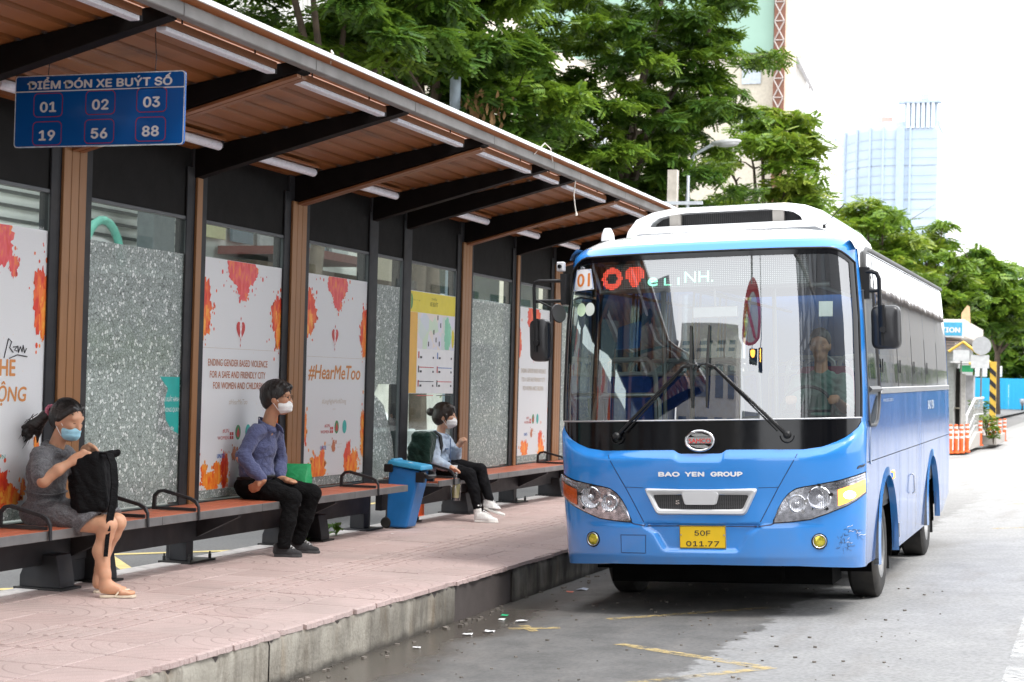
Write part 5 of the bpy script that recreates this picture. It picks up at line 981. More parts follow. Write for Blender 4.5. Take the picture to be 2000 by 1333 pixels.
# ------------------------------------------------------------------ people: one continuous skin each, grown from a distance field
def field(prims, h, k, pad=.05, disp=None, clip=()):
    lo = np.array([1e9]*3); hi = -lo
    for p in prims:
        if p[0] == 'c': a, b_, r = np.array(p[1]), np.array(p[2]), max(p[3], p[4]); l, u = np.minimum(a, b_)-r, np.maximum(a, b_)+r
        else: c = np.array(p[1]); r = max(p[2]) if p[0] == 'e' else float(np.linalg.norm(p[2])) + p[4]; l, u = c-r, c+r
        lo = np.minimum(lo, l); hi = np.maximum(hi, u)
    lo -= pad; hi += pad; n = np.ceil((hi-lo)/h).astype(int)+1
    ax = [lo[i] + h*np.arange(n[i], dtype=np.float32) for i in range(3)]; F = np.full(n, .5, np.float32)
    for p in prims:
        if p[0] == 'c': a, b_, r = np.array(p[1]), np.array(p[2]), max(p[3], p[4]); l, u = np.minimum(a, b_)-r, np.maximum(a, b_)+r
        else: c = np.array(p[1]); r = max(p[2]) if p[0] == 'e' else float(np.linalg.norm(p[2])) + p[4]; l, u = c-r, c+r
        i0 = np.maximum(((l-lo-2.5*k)/h).astype(int), 0); i1 = np.minimum(((u-lo+2.5*k)/h).astype(int)+2, n); sl_ = tuple(slice(i0[i], i1[i]) for i in range(3))
        X, Y, Z = np.meshgrid(*[ax[i][sl_[i]] for i in range(3)], indexing='ij', sparse=True)
        if p[0] == 'c':
            d = b_-a; L2 = float(d@d) or 1e-9; t = np.clip(((X-a[0])*d[0]+(Y-a[1])*d[1]+(Z-a[2])*d[2])/L2, 0, 1)
            D = np.sqrt((X-a[0]-t*d[0])**2+(Y-a[1]-t*d[1])**2+(Z-a[2]-t*d[2])**2) - (p[3]+(p[4]-p[3])*t)
        else:
            q = [X-c[0], Y-c[1], Z-c[2]]; Rm = p[3]
            if Rm is not None: Rm = np.array(Rm); q = [Rm[0,i]*q[0]+Rm[1,i]*q[1]+Rm[2,i]*q[2] for i in range(3)]
            if p[0] == 'e':
                k0 = np.sqrt(sum((q[i]/p[2][i])**2 for i in range(3))); k1 = np.sqrt(sum((q[i]/p[2][i]**2)**2 for i in range(3))); D = k0*(k0-1)/np.maximum(k1, 1e-6)
            else:
                e = [np.abs(q[i])-p[2][i] for i in range(3)]; D = np.sqrt(sum(np.maximum(v, 0)**2 for v in e)) + np.minimum(np.maximum(np.maximum(e[0]+0*e[1]+0*e[2], e[1]+0*e[0]), e[2]), 0) - p[4]
        G = F[sl_]; hh = np.maximum(k-np.abs(G-D), 0)/k; F[sl_] = np.minimum(G, D) - hh*hh*k*.25
    X, Y, Z = np.meshgrid(*ax, indexing='ij', sparse=True)
    if disp: F += disp(X, Y, Z)
    for p0, nn in clip: nn = np.array(nn, float); nn /= np.linalg.norm(nn); F = np.maximum(F, (X-p0[0])*nn[0]+(Y-p0[1])*nn[1]+(Z-p0[2])*nn[2])
    return F, lo
def nets(F, lo, h):
    s = F < 0; n = np.array(F.shape)-1; c = np.zeros(n, np.int8)
    for i in (0,1):
        for j in (0,1):
            for k in (0,1): c += s[i:n[0]+i, j:n[1]+j, k:n[2]+k]
    act = np.argwhere((c > 0) & (c < 8)); idx = np.full(n, -1, np.int32); idx[tuple(act.T)] = np.arange(len(act))
    cor = [(i,j,k) for i in (0,1) for j in (0,1) for k in (0,1)]; val = np.stack([F[act[:,0]+i, act[:,1]+j, act[:,2]+k] for i,j,k in cor], 1)
    P = np.zeros((len(act), 3), np.float32); cnt = np.zeros(len(act), np.float32)
    for a in range(8):
        for b_ in range(a+1, 8):
            d = np.array(cor[b_])-np.array(cor[a])
            if d.sum() != 1 or (d < 0).any(): continue
            m = (val[:,a] < 0) != (val[:,b_] < 0); t = np.where(m, val[:,a]/np.where(m, val[:,a]-val[:,b_], 1), 0)
            P += np.where(m[:,None], np.array(cor[a])[None]+t[:,None]*d[None], 0); cnt += m
    V = (act + P/cnt[:,None])*h + lo
    quads = []
    for ax in range(3):
        u, v = (ax+1) % 3, (ax+2) % 3; sl0 = [slice(1, -1)]*3; sl0[ax] = slice(0, -1); sl1 = list(sl0); sl1[ax] = slice(1, None)
        sa = s[tuple(sl0)]; sb = s[tuple(sl1)]; e = np.argwhere(sa != sb); e[:, u] += 1; e[:, v] += 1
        if not len(e): continue
        flip = s[tuple(e.T)]; Q = []
        for du, dv in ((1,1),(0,1),(0,0),(1,0)): q = e.copy(); q[:, u] -= du; q[:, v] -= dv; Q.append(idx[tuple(q.T)])
        Q = np.stack(Q, 1); Q[~flip] = Q[~flip][:, ::-1]; quads.append(Q)
    Q = np.concatenate(quads); return V, Q[(Q >= 0).all(1)]
def sdf(name, prims, m, par=None, h=.0065, k=.03, disp=None, clip=(), org=None):
    F, lo = field(prims, h, k, disp=disp, clip=clip); V, Q = nets(F, lo, h); o = npmesh(name, V, Q, m, par, org)
    sm_ = o.modifiers.new('smooth', 'SMOOTH'); sm_.factor = .5; sm_.iterations = 2; return o
def folds(amp, *ks):
    def f(X, Y, Z):
        r = 0
        for i, (a, b_, c, ph) in enumerate(ks): r = r + 1.0 - 2.0*np.abs(np.sin(.55*(a*X+b_*Y+c*Z)+ph+1.9*np.sin(13*X+11*Z+9*Y+i)))**.7 + .45*np.sin(1.9*(b_*X+c*Y+a*Z)+2*ph)
        return (amp/len(ks))*r
    return f
def cap(P, r): return [('c', P[i], P[i+1], r[i], r[i+1]) for i in range(len(P)-1)]
V3 = lambda *p: np.array(p, float)
def hand(w, kn, tip, side, thumb, r=.0085):
    """palm, four unequal bent fingers and a thumb from the palm's side"""
    w, kn, tip, side, thumb = map(np.array, (w, kn, tip, side, thumb)); side = side/np.linalg.norm(side); P = []
    for j, o in enumerate((-1.5, -.5, .5, 1.5)):
        k0 = kn + side*o*.0185; P.append(('c', w + side*o*.010, k0, .017, .0135)); f = (1.0, 1.08, 1.02, .82)[j]
        mid = k0 + (tip-kn)*.52*f + (kn-w)*.08; P += [('c', k0, mid, r*1.1, r), ('c', mid, k0 + (tip-kn)*f + side*o*.002, r, r*.78)]
    b0 = w + (kn-w)*.35 - side*.02; P += [('c', b0, b0 + thumb*.55, .013, .0105), ('c', b0 + thumb*.55, b0 + thumb, .0105, .008)]
    return P
class Head:
    def __init__(s, c, yw=0.0, pt=0.0, sc=.92):
        f = Vector((math.cos(yw)*math.cos(pt), math.sin(yw)*math.cos(pt), math.sin(pt))); l = Vector((-math.sin(yw), math.cos(yw), 0)); u = f.cross(l)
        s.M = np.array([f, l, u]).T; s.c = np.array(c); s.k = sc
    def p(s, f, l, u): return s.c + s.M @ (np.array((f, l, u))*s.k)
    def e(s, c, r): return ('e', s.p(*c), tuple(x*s.k for x in r), s.M)
    def skin(s):
        P = [s.e((0,0,0), (.100,.077,.106)), s.e((.040,0,-.078), (.062,.057,.070)), s.e((.068,0,-.118), (.028,.030,.026)), s.e((.055,0,.012), (.050,.060,.06))]
        P += [('c', s.p(.098,0,-.005), s.p(.116,0,-.048), .010*s.k, .016*s.k), ('c', s.p(.092,0,-.088), s.p(.094,0,-.092), .018*s.k, .018*s.k)]
        for q in (1, -1): P += [s.e((-.008,.079*q,-.030), (.019,.010,.034)), ('c', s.p(.084,.050*q,.022), s.p(.092,.020*q,.024), .010*s.k, .010*s.k), s.e((.070,.045*q,-.035), (.030,.022,.022))]
        return P
    def hairclip(s, a=(.088,.062), n=(.749,-.662)): return [(s.p(a[0],0,a[1]), s.M @ np.array((n[0],0,n[1])))]
    def eyes(s, par, lid=.0):
        b = MB()
        for q in (1, -1): b.ell(s.p(.0925,.030*q,-.010), (.010*s.k,.017*s.k,.0075*s.k*(1-lid)), Matrix(s.M.tolist()), 10, 6)
        b.build('eye', mat('eye_dark', (.02,.014,.012), .15), par, smooth=180)
        b = MB()
        for q in (1, -1): b.tube([s.p(.100,.014*q,.021), s.p(.100,.030*q,.024), s.p(.090,.052*q,.016)], .0036*s.k, 6)
        b.build('eyebrow', mat('brow_black', (.015,.012,.01), .7), par, smooth=180)
    def mask(s, par, col, fx=1.0):
        P = [s.e((.045*fx,0,-.082), (.080,.070,.064)), ('c', s.p(.108,0,-.06), s.p(.112,0,-.105), .022*s.k, .018*s.k)]
        o = sdf('face_mask', P, cloth('mask_'+str(col), tuple(x*.94 for x in col), col, 600, .2, .8, .3), par, .004, .02, clip=[(s.p(.028,0,-.08), s.M @ np.array((-1,0,-.15))), (s.p(.09,0,-.024), s.M @ np.array((.12,0,1))), (s.p(.06,0,-.150), s.M @ np.array((.1,0,-1)))], disp=lambda X, Y, Z: .0015*np.sin(170*Z))
        b = MB()
        for q in (1, -1): b.tube([s.p(.030,.068*q,-.045), s.p(.005,.081*q,-.012), s.p(-.018,.085*q,-.015)], .0028, 5); b.tube([s.p(.032,.060*q,-.115), s.p(.005,.080*q,-.075), s.p(-.02,.083*q,-.045)], .0028, 5)
        b.build('ear_loop', M_WHITE, o, smooth=60); return o
SKIN_W = m_skin('skin_tan', (.56,.31,.19)); SKIN_M = m_skin('skin_brown', (.50,.27,.16)); SKIN_G = m_skin('skin_light', (.62,.37,.25)); HAIR = m_hair('black_hair', (.012,.010,.009)); HAIR_B = m_hair('dark_brown_hair', (.022,.014,.010))
def strands(X, Y, Z): return .0011*np.sin(260*Y+60*X+40*np.sin(9*Z))+.0008*np.sin(180*X-120*Y+60*Z)

def hair_strands(par, H, tie, n, m, seed, crown=False):
    """loose locks laid over the scalp towards the tie point"""
    b = MB(); q = random.Random(seed); tie = Vector(tie)
    for _ in range(n):
        th = q.uniform(-1.5, 1.5); el = q.uniform(.15, 1.45); f0 = np.array((math.cos(th)*math.cos(el)*.104-.006, math.sin(th)*math.cos(el)*.090, .022+math.sin(el)*.110)); P = []
        if crown: e0 = np.array((-.05+q.gauss(0,.02), q.gauss(0,.03), .12)); f0 = np.array((math.cos(th*2)*.112-.012, math.sin(th*2)*.092, q.uniform(-.02,.05)))
        for i in range(5):
            u = i/4; c = f0*(1-u) + (e0 if crown else np.array((-.125, 0, .03)))*u; L = math.sqrt((c[0]+.012)**2/.0150+c[1]**2/.0086+(c[2]-.02)**2/.0132) or 1; k = 1.0/L if L < 1.0 or True else 1; c = np.array((-.012+(c[0]+.012)*k, c[1]*k, .02+(c[2]-.02)*k)); P.append(Vector(H.p(*c)))
        if not crown: P[-1] = P[-1].lerp(tie, .6)
        b.tube(P, [.0016,.0024,.0026,.0024,.0012], 4)
    o = b.build('loose_strands', m, par, smooth=60, kind='stuff'); return o
# ---- seated woman in a grey dress
wo_ = tag(empty('person', (-6.5, 10.09, KZ)), 'woman in grey dress and sandals looking into a black backpack on her lap', 'person')
H = Head((-6.486, 10.085, 1.405), -.10, -.27, .98)
neck = [('c', (-6.585,10.09,1.165), (-6.520,10.09,1.33), .055, .050)]
armR = cap([(-6.585,9.945,1.145),(-6.47,9.805,1.000),(-6.385,9.845,1.075),(-6.315,9.905,1.135)], [.047,.040,.036,.025]); armL = cap([(-6.585,10.235,1.145),(-6.50,10.33,.985),(-6.46,10.25,1.10),(-6.405,10.185,1.19)], [.047,.040,.036,.025])
legR = cap([(-6.62,10.01,.765),(-6.34,9.99,.745),(-6.100,9.99,.722),(-6.115,9.995,.66),(-6.145,10.0,.55),(-6.115,10.0,.40),(-6.103,10.0,.325)], [.088,.078,.060,.052,.056,.038,.034]); legL = cap([(-6.62,10.17,.765),(-6.36,10.18,.745),(-6.150,10.185,.722),(-6.18,10.19,.65),(-6.245,10.19,.54),(-6.27,10.2,.40),(-6.285,10.2,.325)], [.088,.078,.060,.052,.056,.038,.034])
def foot(hl, to, r=.030):
    hl, to = np.array(hl), np.array(to); d = to-hl; n = np.array((-d[1], d[0], 0)); n = n/np.linalg.norm(n)
    P = [('c', hl+V3(0,0,.02), hl+d*.6+V3(0,0,.012), r*1.05, r*.85), ('c', hl+V3(0,0,.06), hl+d*.5+V3(0,0,.03), r*1.0, r*.8)]
    for j in range(5): P.append(('c', hl+d*.6+n*(.030-.015*j)+V3(0,0,.006), hl+d*(1.0-.035*j)+n*(.036-.017*j)+V3(0,0,.004), .016, .012-.001*j))
    return P
body = [('e', (-6.625,10.09,1.04), (.105,.145,.15), None), ('e', (-6.63,10.09,.90), (.10,.125,.13), None), ('e', (-6.645,10.09,.775), (.12,.16,.085), None), ('c', (-6.595,9.96,1.15), (-6.595,10.22,1.15), .045, .045)]
hR = hand((-6.315,9.905,1.135), (-6.252,9.945,1.172), (-6.185,9.962,1.142), (.30,.35,-.75), V3(.055,.03,.004)); hL = hand((-6.405,10.185,1.19), (-6.345,10.165,1.208), (-6.288,10.15,1.188), (.2,.5,-.6), V3(.045,-.03,-.02))
sk = sdf('body', H.skin()+neck+body+armR+armL+legR+legL+hR+hL+foot((-6.118,10.0,.285),(-5.955,10.095,.272))+foot((-6.285,10.195,.285),(-6.125,10.26,.272)), SKIN_W, wo_, .0055, .022)
H.eyes(wo_, .55); DRESS = cloth('grey_linen', (.085,.085,.092), (.17,.17,.18), 420, .5, .95, .8)
dr = [('e', (-6.63,10.09,1.045), (.122,.160,.155), None), ('e', (-6.63,10.09,.91), (.118,.142,.13), None), ('e', (-6.65,10.09,.775), (.138,.182,.102), None), ('c', (-6.597,9.965,1.15), (-6.597,10.215,1.15), .058, .058), ('c', (-6.63,10.0,.765), (-6.20,9.985,.745), .103, .088), ('c', (-6.63,10.18,.765), (-6.20,10.185,.745), .103, .088), ('c', (-6.45,10.09,.77), (-6.24,10.09,.75), .09, .08)]
dr += cap([(-6.588,9.945,1.145),(-6.498,9.838,1.035)], [.066,.062]) + cap([(-6.588,10.235,1.145),(-6.52,10.31,1.02)], [.066,.060]) + cap([(-6.51,9.85,1.06),(-6.488,9.828,1.018)], [.066,.064])
dr += [('c', (-6.575+.065*math.cos(t), 10.09+.068*math.sin(t), 1.198+.028*math.cos(t+PI)), (-6.575+.065*math.cos(t+.8), 10.09+.068*math.sin(t+.8), 1.198+.028*math.cos(t+.8+PI)), .019, .019) for t in np.linspace(0, 5.5, 8)]
dress = sdf('dress', dr, DRESS, wo_, .007, .028, folds(.007, (30,12,46,0), (-52,20,30,2), (18,44,-38,1), (70,-10,22,.4)), clip=[((-6.245,10.09,.705), (.667,0,-.745))])
b = MB(); b.tube([(-6.635+.128*math.cos(t), 10.09+.150*math.sin(t), .905+.008*math.sin(2*t)) for t in np.linspace(0, 2*PI, 33)], .006, 6, flat=1.6); b.build('waist_seam', DRESS, dress, smooth=60)
hair = [H.e((-.014,0,.020), (.116,.092,.108)), H.e((-.045,0,-.01), (.088,.088,.095)), ('c', H.p(.06,.05,.085), H.p(.0,.085,.0), .02, .018), ('c', H.p(.06,-.05,.085), H.p(.0,-.085,.0), .02, .018)]
hr = sdf('hair', hair, HAIR, wo_, .0055, .02, strands, H.hairclip((.086,.078), (.80,-.60)))
b = MB(); bc = np.array((-6.612,10.09,1.452))
for i in range(9): t = 2*PI*i/9; b.ell(bc+V3(.012*math.cos(t)-.006, .026*math.cos(t), .026*math.sin(t)), (.015,.015,.015), None, 8, 6)
b.build('scrunchie', cloth('pink_scrunchie', (.42,.10,.16), (.62,.22,.30), 300), hr, smooth=180)
tail = cap([(-6.612,10.09,1.452),(-6.66,10.09,1.415),(-6.715,10.08,1.35),(-6.765,10.07,1.275),(-6.795,10.06,1.235)], [.024,.028,.027,.017,.005]) + cap([(-6.66,10.09,1.42),(-6.75,10.05,1.36),(-6.83,10.02,1.315)], [.022,.017,.004]) + cap([(-6.66,10.09,1.41),(-6.71,10.1,1.31),(-6.725,10.1,1.225)], [.022,.018,.004]) + cap([(-6.70,10.08,1.37),(-6.79,10.05,1.30),(-6.825,10.03,1.255)], [.022,.018,.004])
pt_ = sdf('ponytail', tail, HAIR, hr, .005, .02, strands)
b = MB(); q = random.Random(8)
for _ in range(46):
    t0 = Vector((-6.66-.08*q.random(), 10.07+q.gauss(0,.018), 1.40-.07*q.random()+q.gauss(0,.012))); e = Vector((-6.80+q.gauss(0,.025), 10.05+q.gauss(0,.03), 1.27+q.gauss(0,.045))); b.tube([t0, t0.lerp(e,.55)+Vector((q.gauss(0,.008),0,.014)), e], [.0028,.0022,.0007], 4)
b.build('loose_strands', HAIR, pt_, smooth=60, kind='stuff')
hair_strands(hr, H, (-6.60,10.09,1.455), 110, HAIR, 3)
H.mask(wo_, (.36,.66,.80))
SAND = mat('beige_rubber', (.62,.54,.42), .6)
def sandal(par, hl, to):
    hl, to = Vector(hl), Vector(to); d = (to-hl); n = Vector((-d.y, d.x, 0)).normalized(); P = []
    L = [(-.14,.026),(.0,.036),(.3,.034),(.65,.044),(.95,.040),(1.1,.020)]; P = [hl+d*u+n*w for u, w in L] + [hl+d*u-n*w for u, w in L[::-1]]
    b = MB(); b.prism([(p.x, p.y) for p in P], KZ+.002, KZ+.018, 'z'); o = b.build('sandal', SAND, par, bevel=.003)
    b = MB(); k = hl+d*.86+Vector((0,0,.03)); [b.tube([hl+d*.38+n*s_*.036+Vector((0,0,-.012)), hl+d*.55+n*s_*.032+Vector((0,0,.03)), k], .006, 6) for s_ in (1, -1)]; b.build('strap', SAND, o, smooth=60)
sandal(wo_, (-6.118,10.0,KZ+.022), (-5.955,10.095,KZ+.022)); sandal(wo_, (-6.285,10.195,KZ+.022), (-6.125,10.26,KZ+.022))
# black backpack held open on her lap
bp = tag(empty('backpack', (-6.24, 10.06, .79)), 'black backpack held open on the seated woman\'s lap', 'backpack')
M_BAG = cloth('black_nylon', (.004,.004,.0045), (.008,.008,.009), 600, .25, .75, .7, 0)
rb = np.array(Matrix.Rotation(R(-10), 3, 'Y') @ Matrix.Rotation(R(14), 3, 'Z'))
sdf('bag_body', [('b', (-6.245,10.055,.985), (.062,.105,.155), rb, .042), ('b', (-6.315,10.045,.93), (.035,.085,.085), rb, .032), ('c', (-6.19,9.97,1.165), (-6.11,10.10,1.185), .022, .022)], M_BAG, bp, .007, .03, folds(.006, (40,30,20,0), (20,-50,35,1)))
def strap(par, P, w, name, m=M_BAG, ax=(0,1,0), t=.003):
    b = MB(); P = [Vector(p) for p in P]; A = Vector(ax).normalized()*w/2; V = []
    for i, p in enumerate(P): d = (P[min(i+1,len(P)-1)]-P[max(i-1,0)]).normalized(); nn = d.cross(A).normalized()*t; V += [p+A+nn, p-A+nn, p-A-nn, p+A-nn]
    n = len(P); b.add(V, [(4*i+j, 4*i+(j+1) % 4, 4*i+4+(j+1) % 4, 4*i+4+j) for i in range(n-1) for j in range(4)] + [(0,1,2,3), (4*n-1,4*n-2,4*n-3,4*n-4)]); return b.build(name, m, par, smooth=40)
s1 = strap(bp, [(-6.14,9.97,1.185),(-6.085,9.965,1.185),(-6.05,9.96,1.12),(-6.033,9.955,1.0),(-6.040,9.955,.88),(-6.062,9.955,.76),(-6.068,9.955,.715)], .048, 'shoulder_strap', ax=(.5,.8,0), t=.006)
strap(bp, [(-6.068,9.955,.715),(-6.075,9.953,.64),(-6.085,9.955,.52)], .028, 'strap_tail', ax=(.8,.5,0)); strap(bp, [(-6.15,9.97,.80),(-6.135,9.96,.73),(-6.10,9.955,.70),(-6.068,9.955,.715)], .024, 'lower_strap', ax=(.6,.7,.3))
b = MB(); b.obox((-6.068,9.948,.705), (.034,.012,.04)); b.build('buckle', M_BLACK, s1, bevel=.003)
b = MB(); b.obox((-6.295,9.955,1.155), (.11,.05,.05), Matrix.Rotation(R(-12), 3, 'Y')); tag(b.build('packet', M_WHITE, org=(-6.295,9.955,1.14), bevel=.004), 'small white packet in the open mouth of the black backpack', 'packet')
b = MB(); b.tube([(-6.30,9.94,1.08),(-6.305,9.935,1.03)], .004, 6); b.tube([(-6.235,9.925,.985),(-6.27,9.92,.965)], .003, 5); b.build('zip_pull', mat('pale_grey_plastic', (.55,.55,.55)), bp)

# ---- seated man in a blue shirt
ma = tag(empty('person', (-6.5, 13.12, KZ)), 'man in blue-violet shirt and black trousers, white mask, looking toward the bus', 'person')
H = Head((-6.445, 13.12, 1.553), .22, -.03, 1.03)
neck = [('c', (-6.535,13.125,1.26), (-6.470,13.12,1.47), .060, .055)]
armR = cap([(-6.55,12.945,1.245),(-6.605,12.83,1.045),(-6.50,12.845,.94),(-6.425,12.86,.872)], [.05,.043,.04,.028]); armL = cap([(-6.54,13.315,1.235),(-6.54,13.41,1.0),(-6.50,13.33,.92),(-6.455,13.27,.862)], [.05,.043,.04,.028])
legs = cap([(-6.63,13.03,.785),(-6.42,13.0,.765),(-6.215,12.98,.725),(-6.235,12.96,.55),(-6.265,12.95,.36)], [.095,.083,.066,.056,.048]) + cap([(-6.63,13.22,.785),(-6.41,13.28,.775),(-6.195,13.32,.745),(-6.25,13.325,.55),(-6.315,13.33,.37)], [.095,.083,.066,.056,.048])
body = [('e', (-6.59,13.13,1.13), (.12,.165,.165), None), ('e', (-6.62,13.125,.95), (.115,.15,.14), None), ('c', (-6.54,12.98,1.255), (-6.53,13.285,1.255), .05, .05), ('e', (-6.645,13.12,.80), (.13,.165,.085), None)]
hR = hand((-6.425,12.86,.872), (-6.475,12.855,.818), (-6.540,12.865,.792), (.1,.3,-.75), V3(.0,-.03,-.05)); hL = hand((-6.455,13.27,.862), (-6.375,13.235,.850), (-6.305,13.215,.838), (.25,.8,0), V3(.05,-.02,.01))
sdf('body', H.skin()+neck+body+armR+armL+hR+hL+legs, SKIN_M, ma, .006, .022); H.eyes(ma, .2)
SHIRT = cloth('blue_violet_cotton', (.080,.092,.185), (.108,.122,.232), 700, .15, .85, .7)
sh = [('e', (-6.595,13.13,1.13), (.130,.172,.172), None), ('e', (-6.62,13.125,.965), (.134,.164,.14), None), ('e', (-6.61,13.125,.90), (.138,.168,.07), None), ('c', (-6.545,12.985,1.255), (-6.535,13.28,1.255), .064, .064)]
sh += cap([(-6.552,12.945,1.245),(-6.60,12.845,1.055),(-6.50,12.845,.945),(-6.435,12.858,.885)], [.060,.056,.050,.040]) + cap([(-6.542,13.315,1.235),(-6.54,13.405,1.01),(-6.505,13.335,.925),(-6.47,13.285,.875)], [.060,.055,.05,.04])
shirt = sdf('shirt', sh, SHIRT, ma, .0075, .026, folds(.0075, (34,20,50,0), (-44,26,34,2), (20,50,-46,1), (80,10,-30,.5), (26,-60,44,2.2)), clip=[((-6.6,13.1,.842), (.12,0,-1))])
b = MB()
for s_ in (1, -1): L = [(-6.61,13.125+.01*s_,1.375),(-6.575,13.125+.075*s_,1.36),(-6.50,13.125+.085*s_,1.325),(-6.425,13.125+.045*s_,1.29)]; b.add([p for q in L for p in ((q[0], q[1], q[2]), (q[0]+.012, q[1]+.025*s_, q[2]-.055))], [(2*i,2*i+1,2*i+3,2*i+2) for i in range(3)])
for q in list(b.v): pass
co = b.build('collar', SHIRT, shirt, smooth=60); so_ = co.modifiers.new('solid', 'SOLIDIFY'); so_.thickness = .006
TROUS = cloth('black_trousers', (.0045,.0045,.005), (.008,.008,.0085), 700, .2, .9, .8, 0)
tr = [('e', (-6.645,13.12,.80), (.145,.182,.105), None)] + cap([(-6.63,13.03,.785),(-6.42,13.0,.768),(-6.215,12.98,.728),(-6.235,12.96,.55),(-6.265,12.95,.345)], [.100,.088,.071,.061,.054]) + cap([(-6.63,13.22,.785),(-6.41,13.28,.778),(-6.195,13.32,.748),(-6.25,13.325,.55),(-6.315,13.33,.345)], [.100,.088,.071,.061,.054])
tz = sdf('trousers', tr, TROUS, ma, .0075, .026, folds(.0045, (50,20,40,0), (-60,30,30,1), (30,-20,70,2)), clip=[((-6.6,13.1,.875), (-.1,0,1)), ((-6.3,13.1,.315), (0,0,-1))])
hair = [H.e((-.012,0,.022), (.122,.094,.112)), H.e((-.055,0,-.005), (.085,.088,.10)), H.e((-.062,0,-.06), (.055,.068,.06)), ('c', H.p(.03,.03,.098), H.p(.10,.0,.075), .034, .026), ('c', H.p(.03,-.03,.10), H.p(.088,-.055,.062), .032, .022), ('c', H.p(-.07,0,.085), H.p(-.13,0,.045), .03, .016)]
hm2 = sdf('hair', hair, HAIR, ma, .0055, .02, strands, H.hairclip((.112,.050), (.66,-.75))); hair_strands(hm2, H, (0,0,0), 130, HAIR, 4, True)
H.mask(ma, (.82,.82,.81))
b = MB()
for q in (1, -1): b.tube([H.p(.112+.004*math.cos(t), .031*q+.026*math.cos(t), -.008+.019*math.sin(t)) for t in np.linspace(0, 2*PI, 17)], .0018, 5, caps=False); b.tube([H.p(.108,.056*q,-.004), H.p(.04,.083*q,-.004), H.p(-.01,.087*q,-.012)], .0018, 5)
b.tube([H.p(.114,.006,-.006), H.p(.114,-.006,-.006)], .0018, 5); b.build('spectacles', M_BOLT, ma, smooth=60)
SHOE = cloth('charcoal_suede', (.028,.028,.030), (.05,.05,.052), 500, .5, .8, .3); SOLE = mat('dark_sole', (.05,.05,.052), .75)
def shoe(par, hl, to, m, msole, lace, z0=KZ, wd=1.0, white=False):
    hl, to = np.array(hl, float), np.array(to, float); d = to-hl; n = np.array((-d[1], d[0], 0.)); n /= np.linalg.norm(n)
    P = [('c', hl+d*.05+V3(0,0,.045), hl+d*.62+V3(0,0,.036), .036*wd, .037*wd), ('c', hl+d*.62+V3(0,0,.034), hl+d*.93+V3(0,0,.026), .037*wd, .026*wd), ('c', hl+d*.06+V3(0,0,.085), hl+d*.42+V3(0,0,.070), .033*wd, .032*wd)]
    o = sdf('shoe', P, m, par, .005, .02, clip=[(hl+V3(0,0,.012), (0,0,-1)), (hl+d*.15+V3(0,0,.112), (.2*d[0],.2*d[1],1))])
    L = [(-.04,.030),(.1,.036),(.4,.034),(.7,.042),(.95,.034),(1.06,.012)]; Q = [hl+d*u+n*w_*wd for u, w_ in L] + [hl+d*u-n*w_*wd for u, w_ in L[::-1]]
    b = MB(); nq = len(Q); b.add([tuple(p) for p in Q] + [tuple(p+V3(0,0,.022)) for p in Q], [tuple(range(nq-1,-1,-1)), tuple(range(nq,2*nq))] + [(i,(i+1)%nq,nq+(i+1)%nq,nq+i) for i in range(nq)]); b.build('sole', msole, o, bevel=.004)
    b = MB()
    for i in range(5): c = hl+d*(.36+.085*i)+V3(0,0,.124-.0120*i); w_ = n*(.024-.001*i); b.tube([c-w_-V3(0,0,.008), c+V3(0,0,.003), c+w_-V3(0,0,.008)+d*.04], .0042, 5)
    b.build('lace', lace, o, smooth=60); return o
M_LACE = mat('grey_lace', (.50,.50,.50), .8); shoe(ma, (-6.335,12.95,KZ), (-6.135,13.0,KZ), SHOE, SOLE, M_LACE); shoe(ma, (-6.385,13.325,KZ), (-6.145,13.36,KZ), SHOE, SOLE, M_LACE)
b = MB(); b.tube([(-6.615+.148*math.cos(t), 13.12+.183*math.sin(t), .872+.014*math.cos(t)) for t in np.linspace(0, 2*PI, 33)], .013, 6, flat=.35); b.build('belt', M_BLACK, tz, smooth=60)
# green bag beside him
gb = tag(empty('carrier_bag', (-6.39, 13.62, ZS)), 'bright green carrier bag standing on the bench behind the man', 'bag')
t = NT('crinkled_green_film'); P = t.coord(); n1 = t.noise(16, 5, P, .6, 1.2); c = t.mix(t.fr(n1, .3, .7), (.03,.42,.15), (.08,.60,.26)); d = t.n('BsdfPrincipled', Base_Color=c, Roughness=.32, Normal=t.bump(n1, .7, .012)); q = t.n('BsdfTranslucent', Color=(.1,.7,.3)); mx = t.n('MixShader', Fac=.3); t.set(mx.inputs[1], d); t.set(mx.inputs[2], q); t.t.links.new(mx.outputs[0], t.out.inputs[0]); M_GBAG = t.mat
gx0, gx1, gy0, gy1 = -6.61, -6.36, 13.52, 13.66
b = MB()
def bagp(u, v):   # u round the bag, v up
    per = [(gx0,gy0),(gx0+.08,gy0-.012),(gx1-.05,gy0),(gx1,gy0+.01),(gx1-.012,(gy0+gy1)/2),(gx1,gy1),(gx0,gy1),(gx0+.012,(gy0+gy1)/2)]; i = int(u) % 8; p = per[i]; k = 1-.35*max(0, v-.7)*(1 if p[1] > 13.59 else 0)
    return (p[0]+.006*math.sin(9*v+i*2), (p[1]-13.59)*(k-.25*v*v)+13.59+.006*math.sin(7*v+3*i), ZS+.002+.275*v+.006*math.sin(5*i)*v)
b.grid(bagp, list(range(9)), list(np.linspace(0,1,8))); b.add([bagp(i, 0) for i in range(8)], [tuple(range(7,-1,-1))]); o = b.build('bag_body', M_GBAG, gb, smooth=50)
b = MB(); b.ell((gx0+.03,13.51,ZS+.21), (.02,.012,.02), None, 8, 6); b.build('knot', M_GBAG, gb, smooth=180)

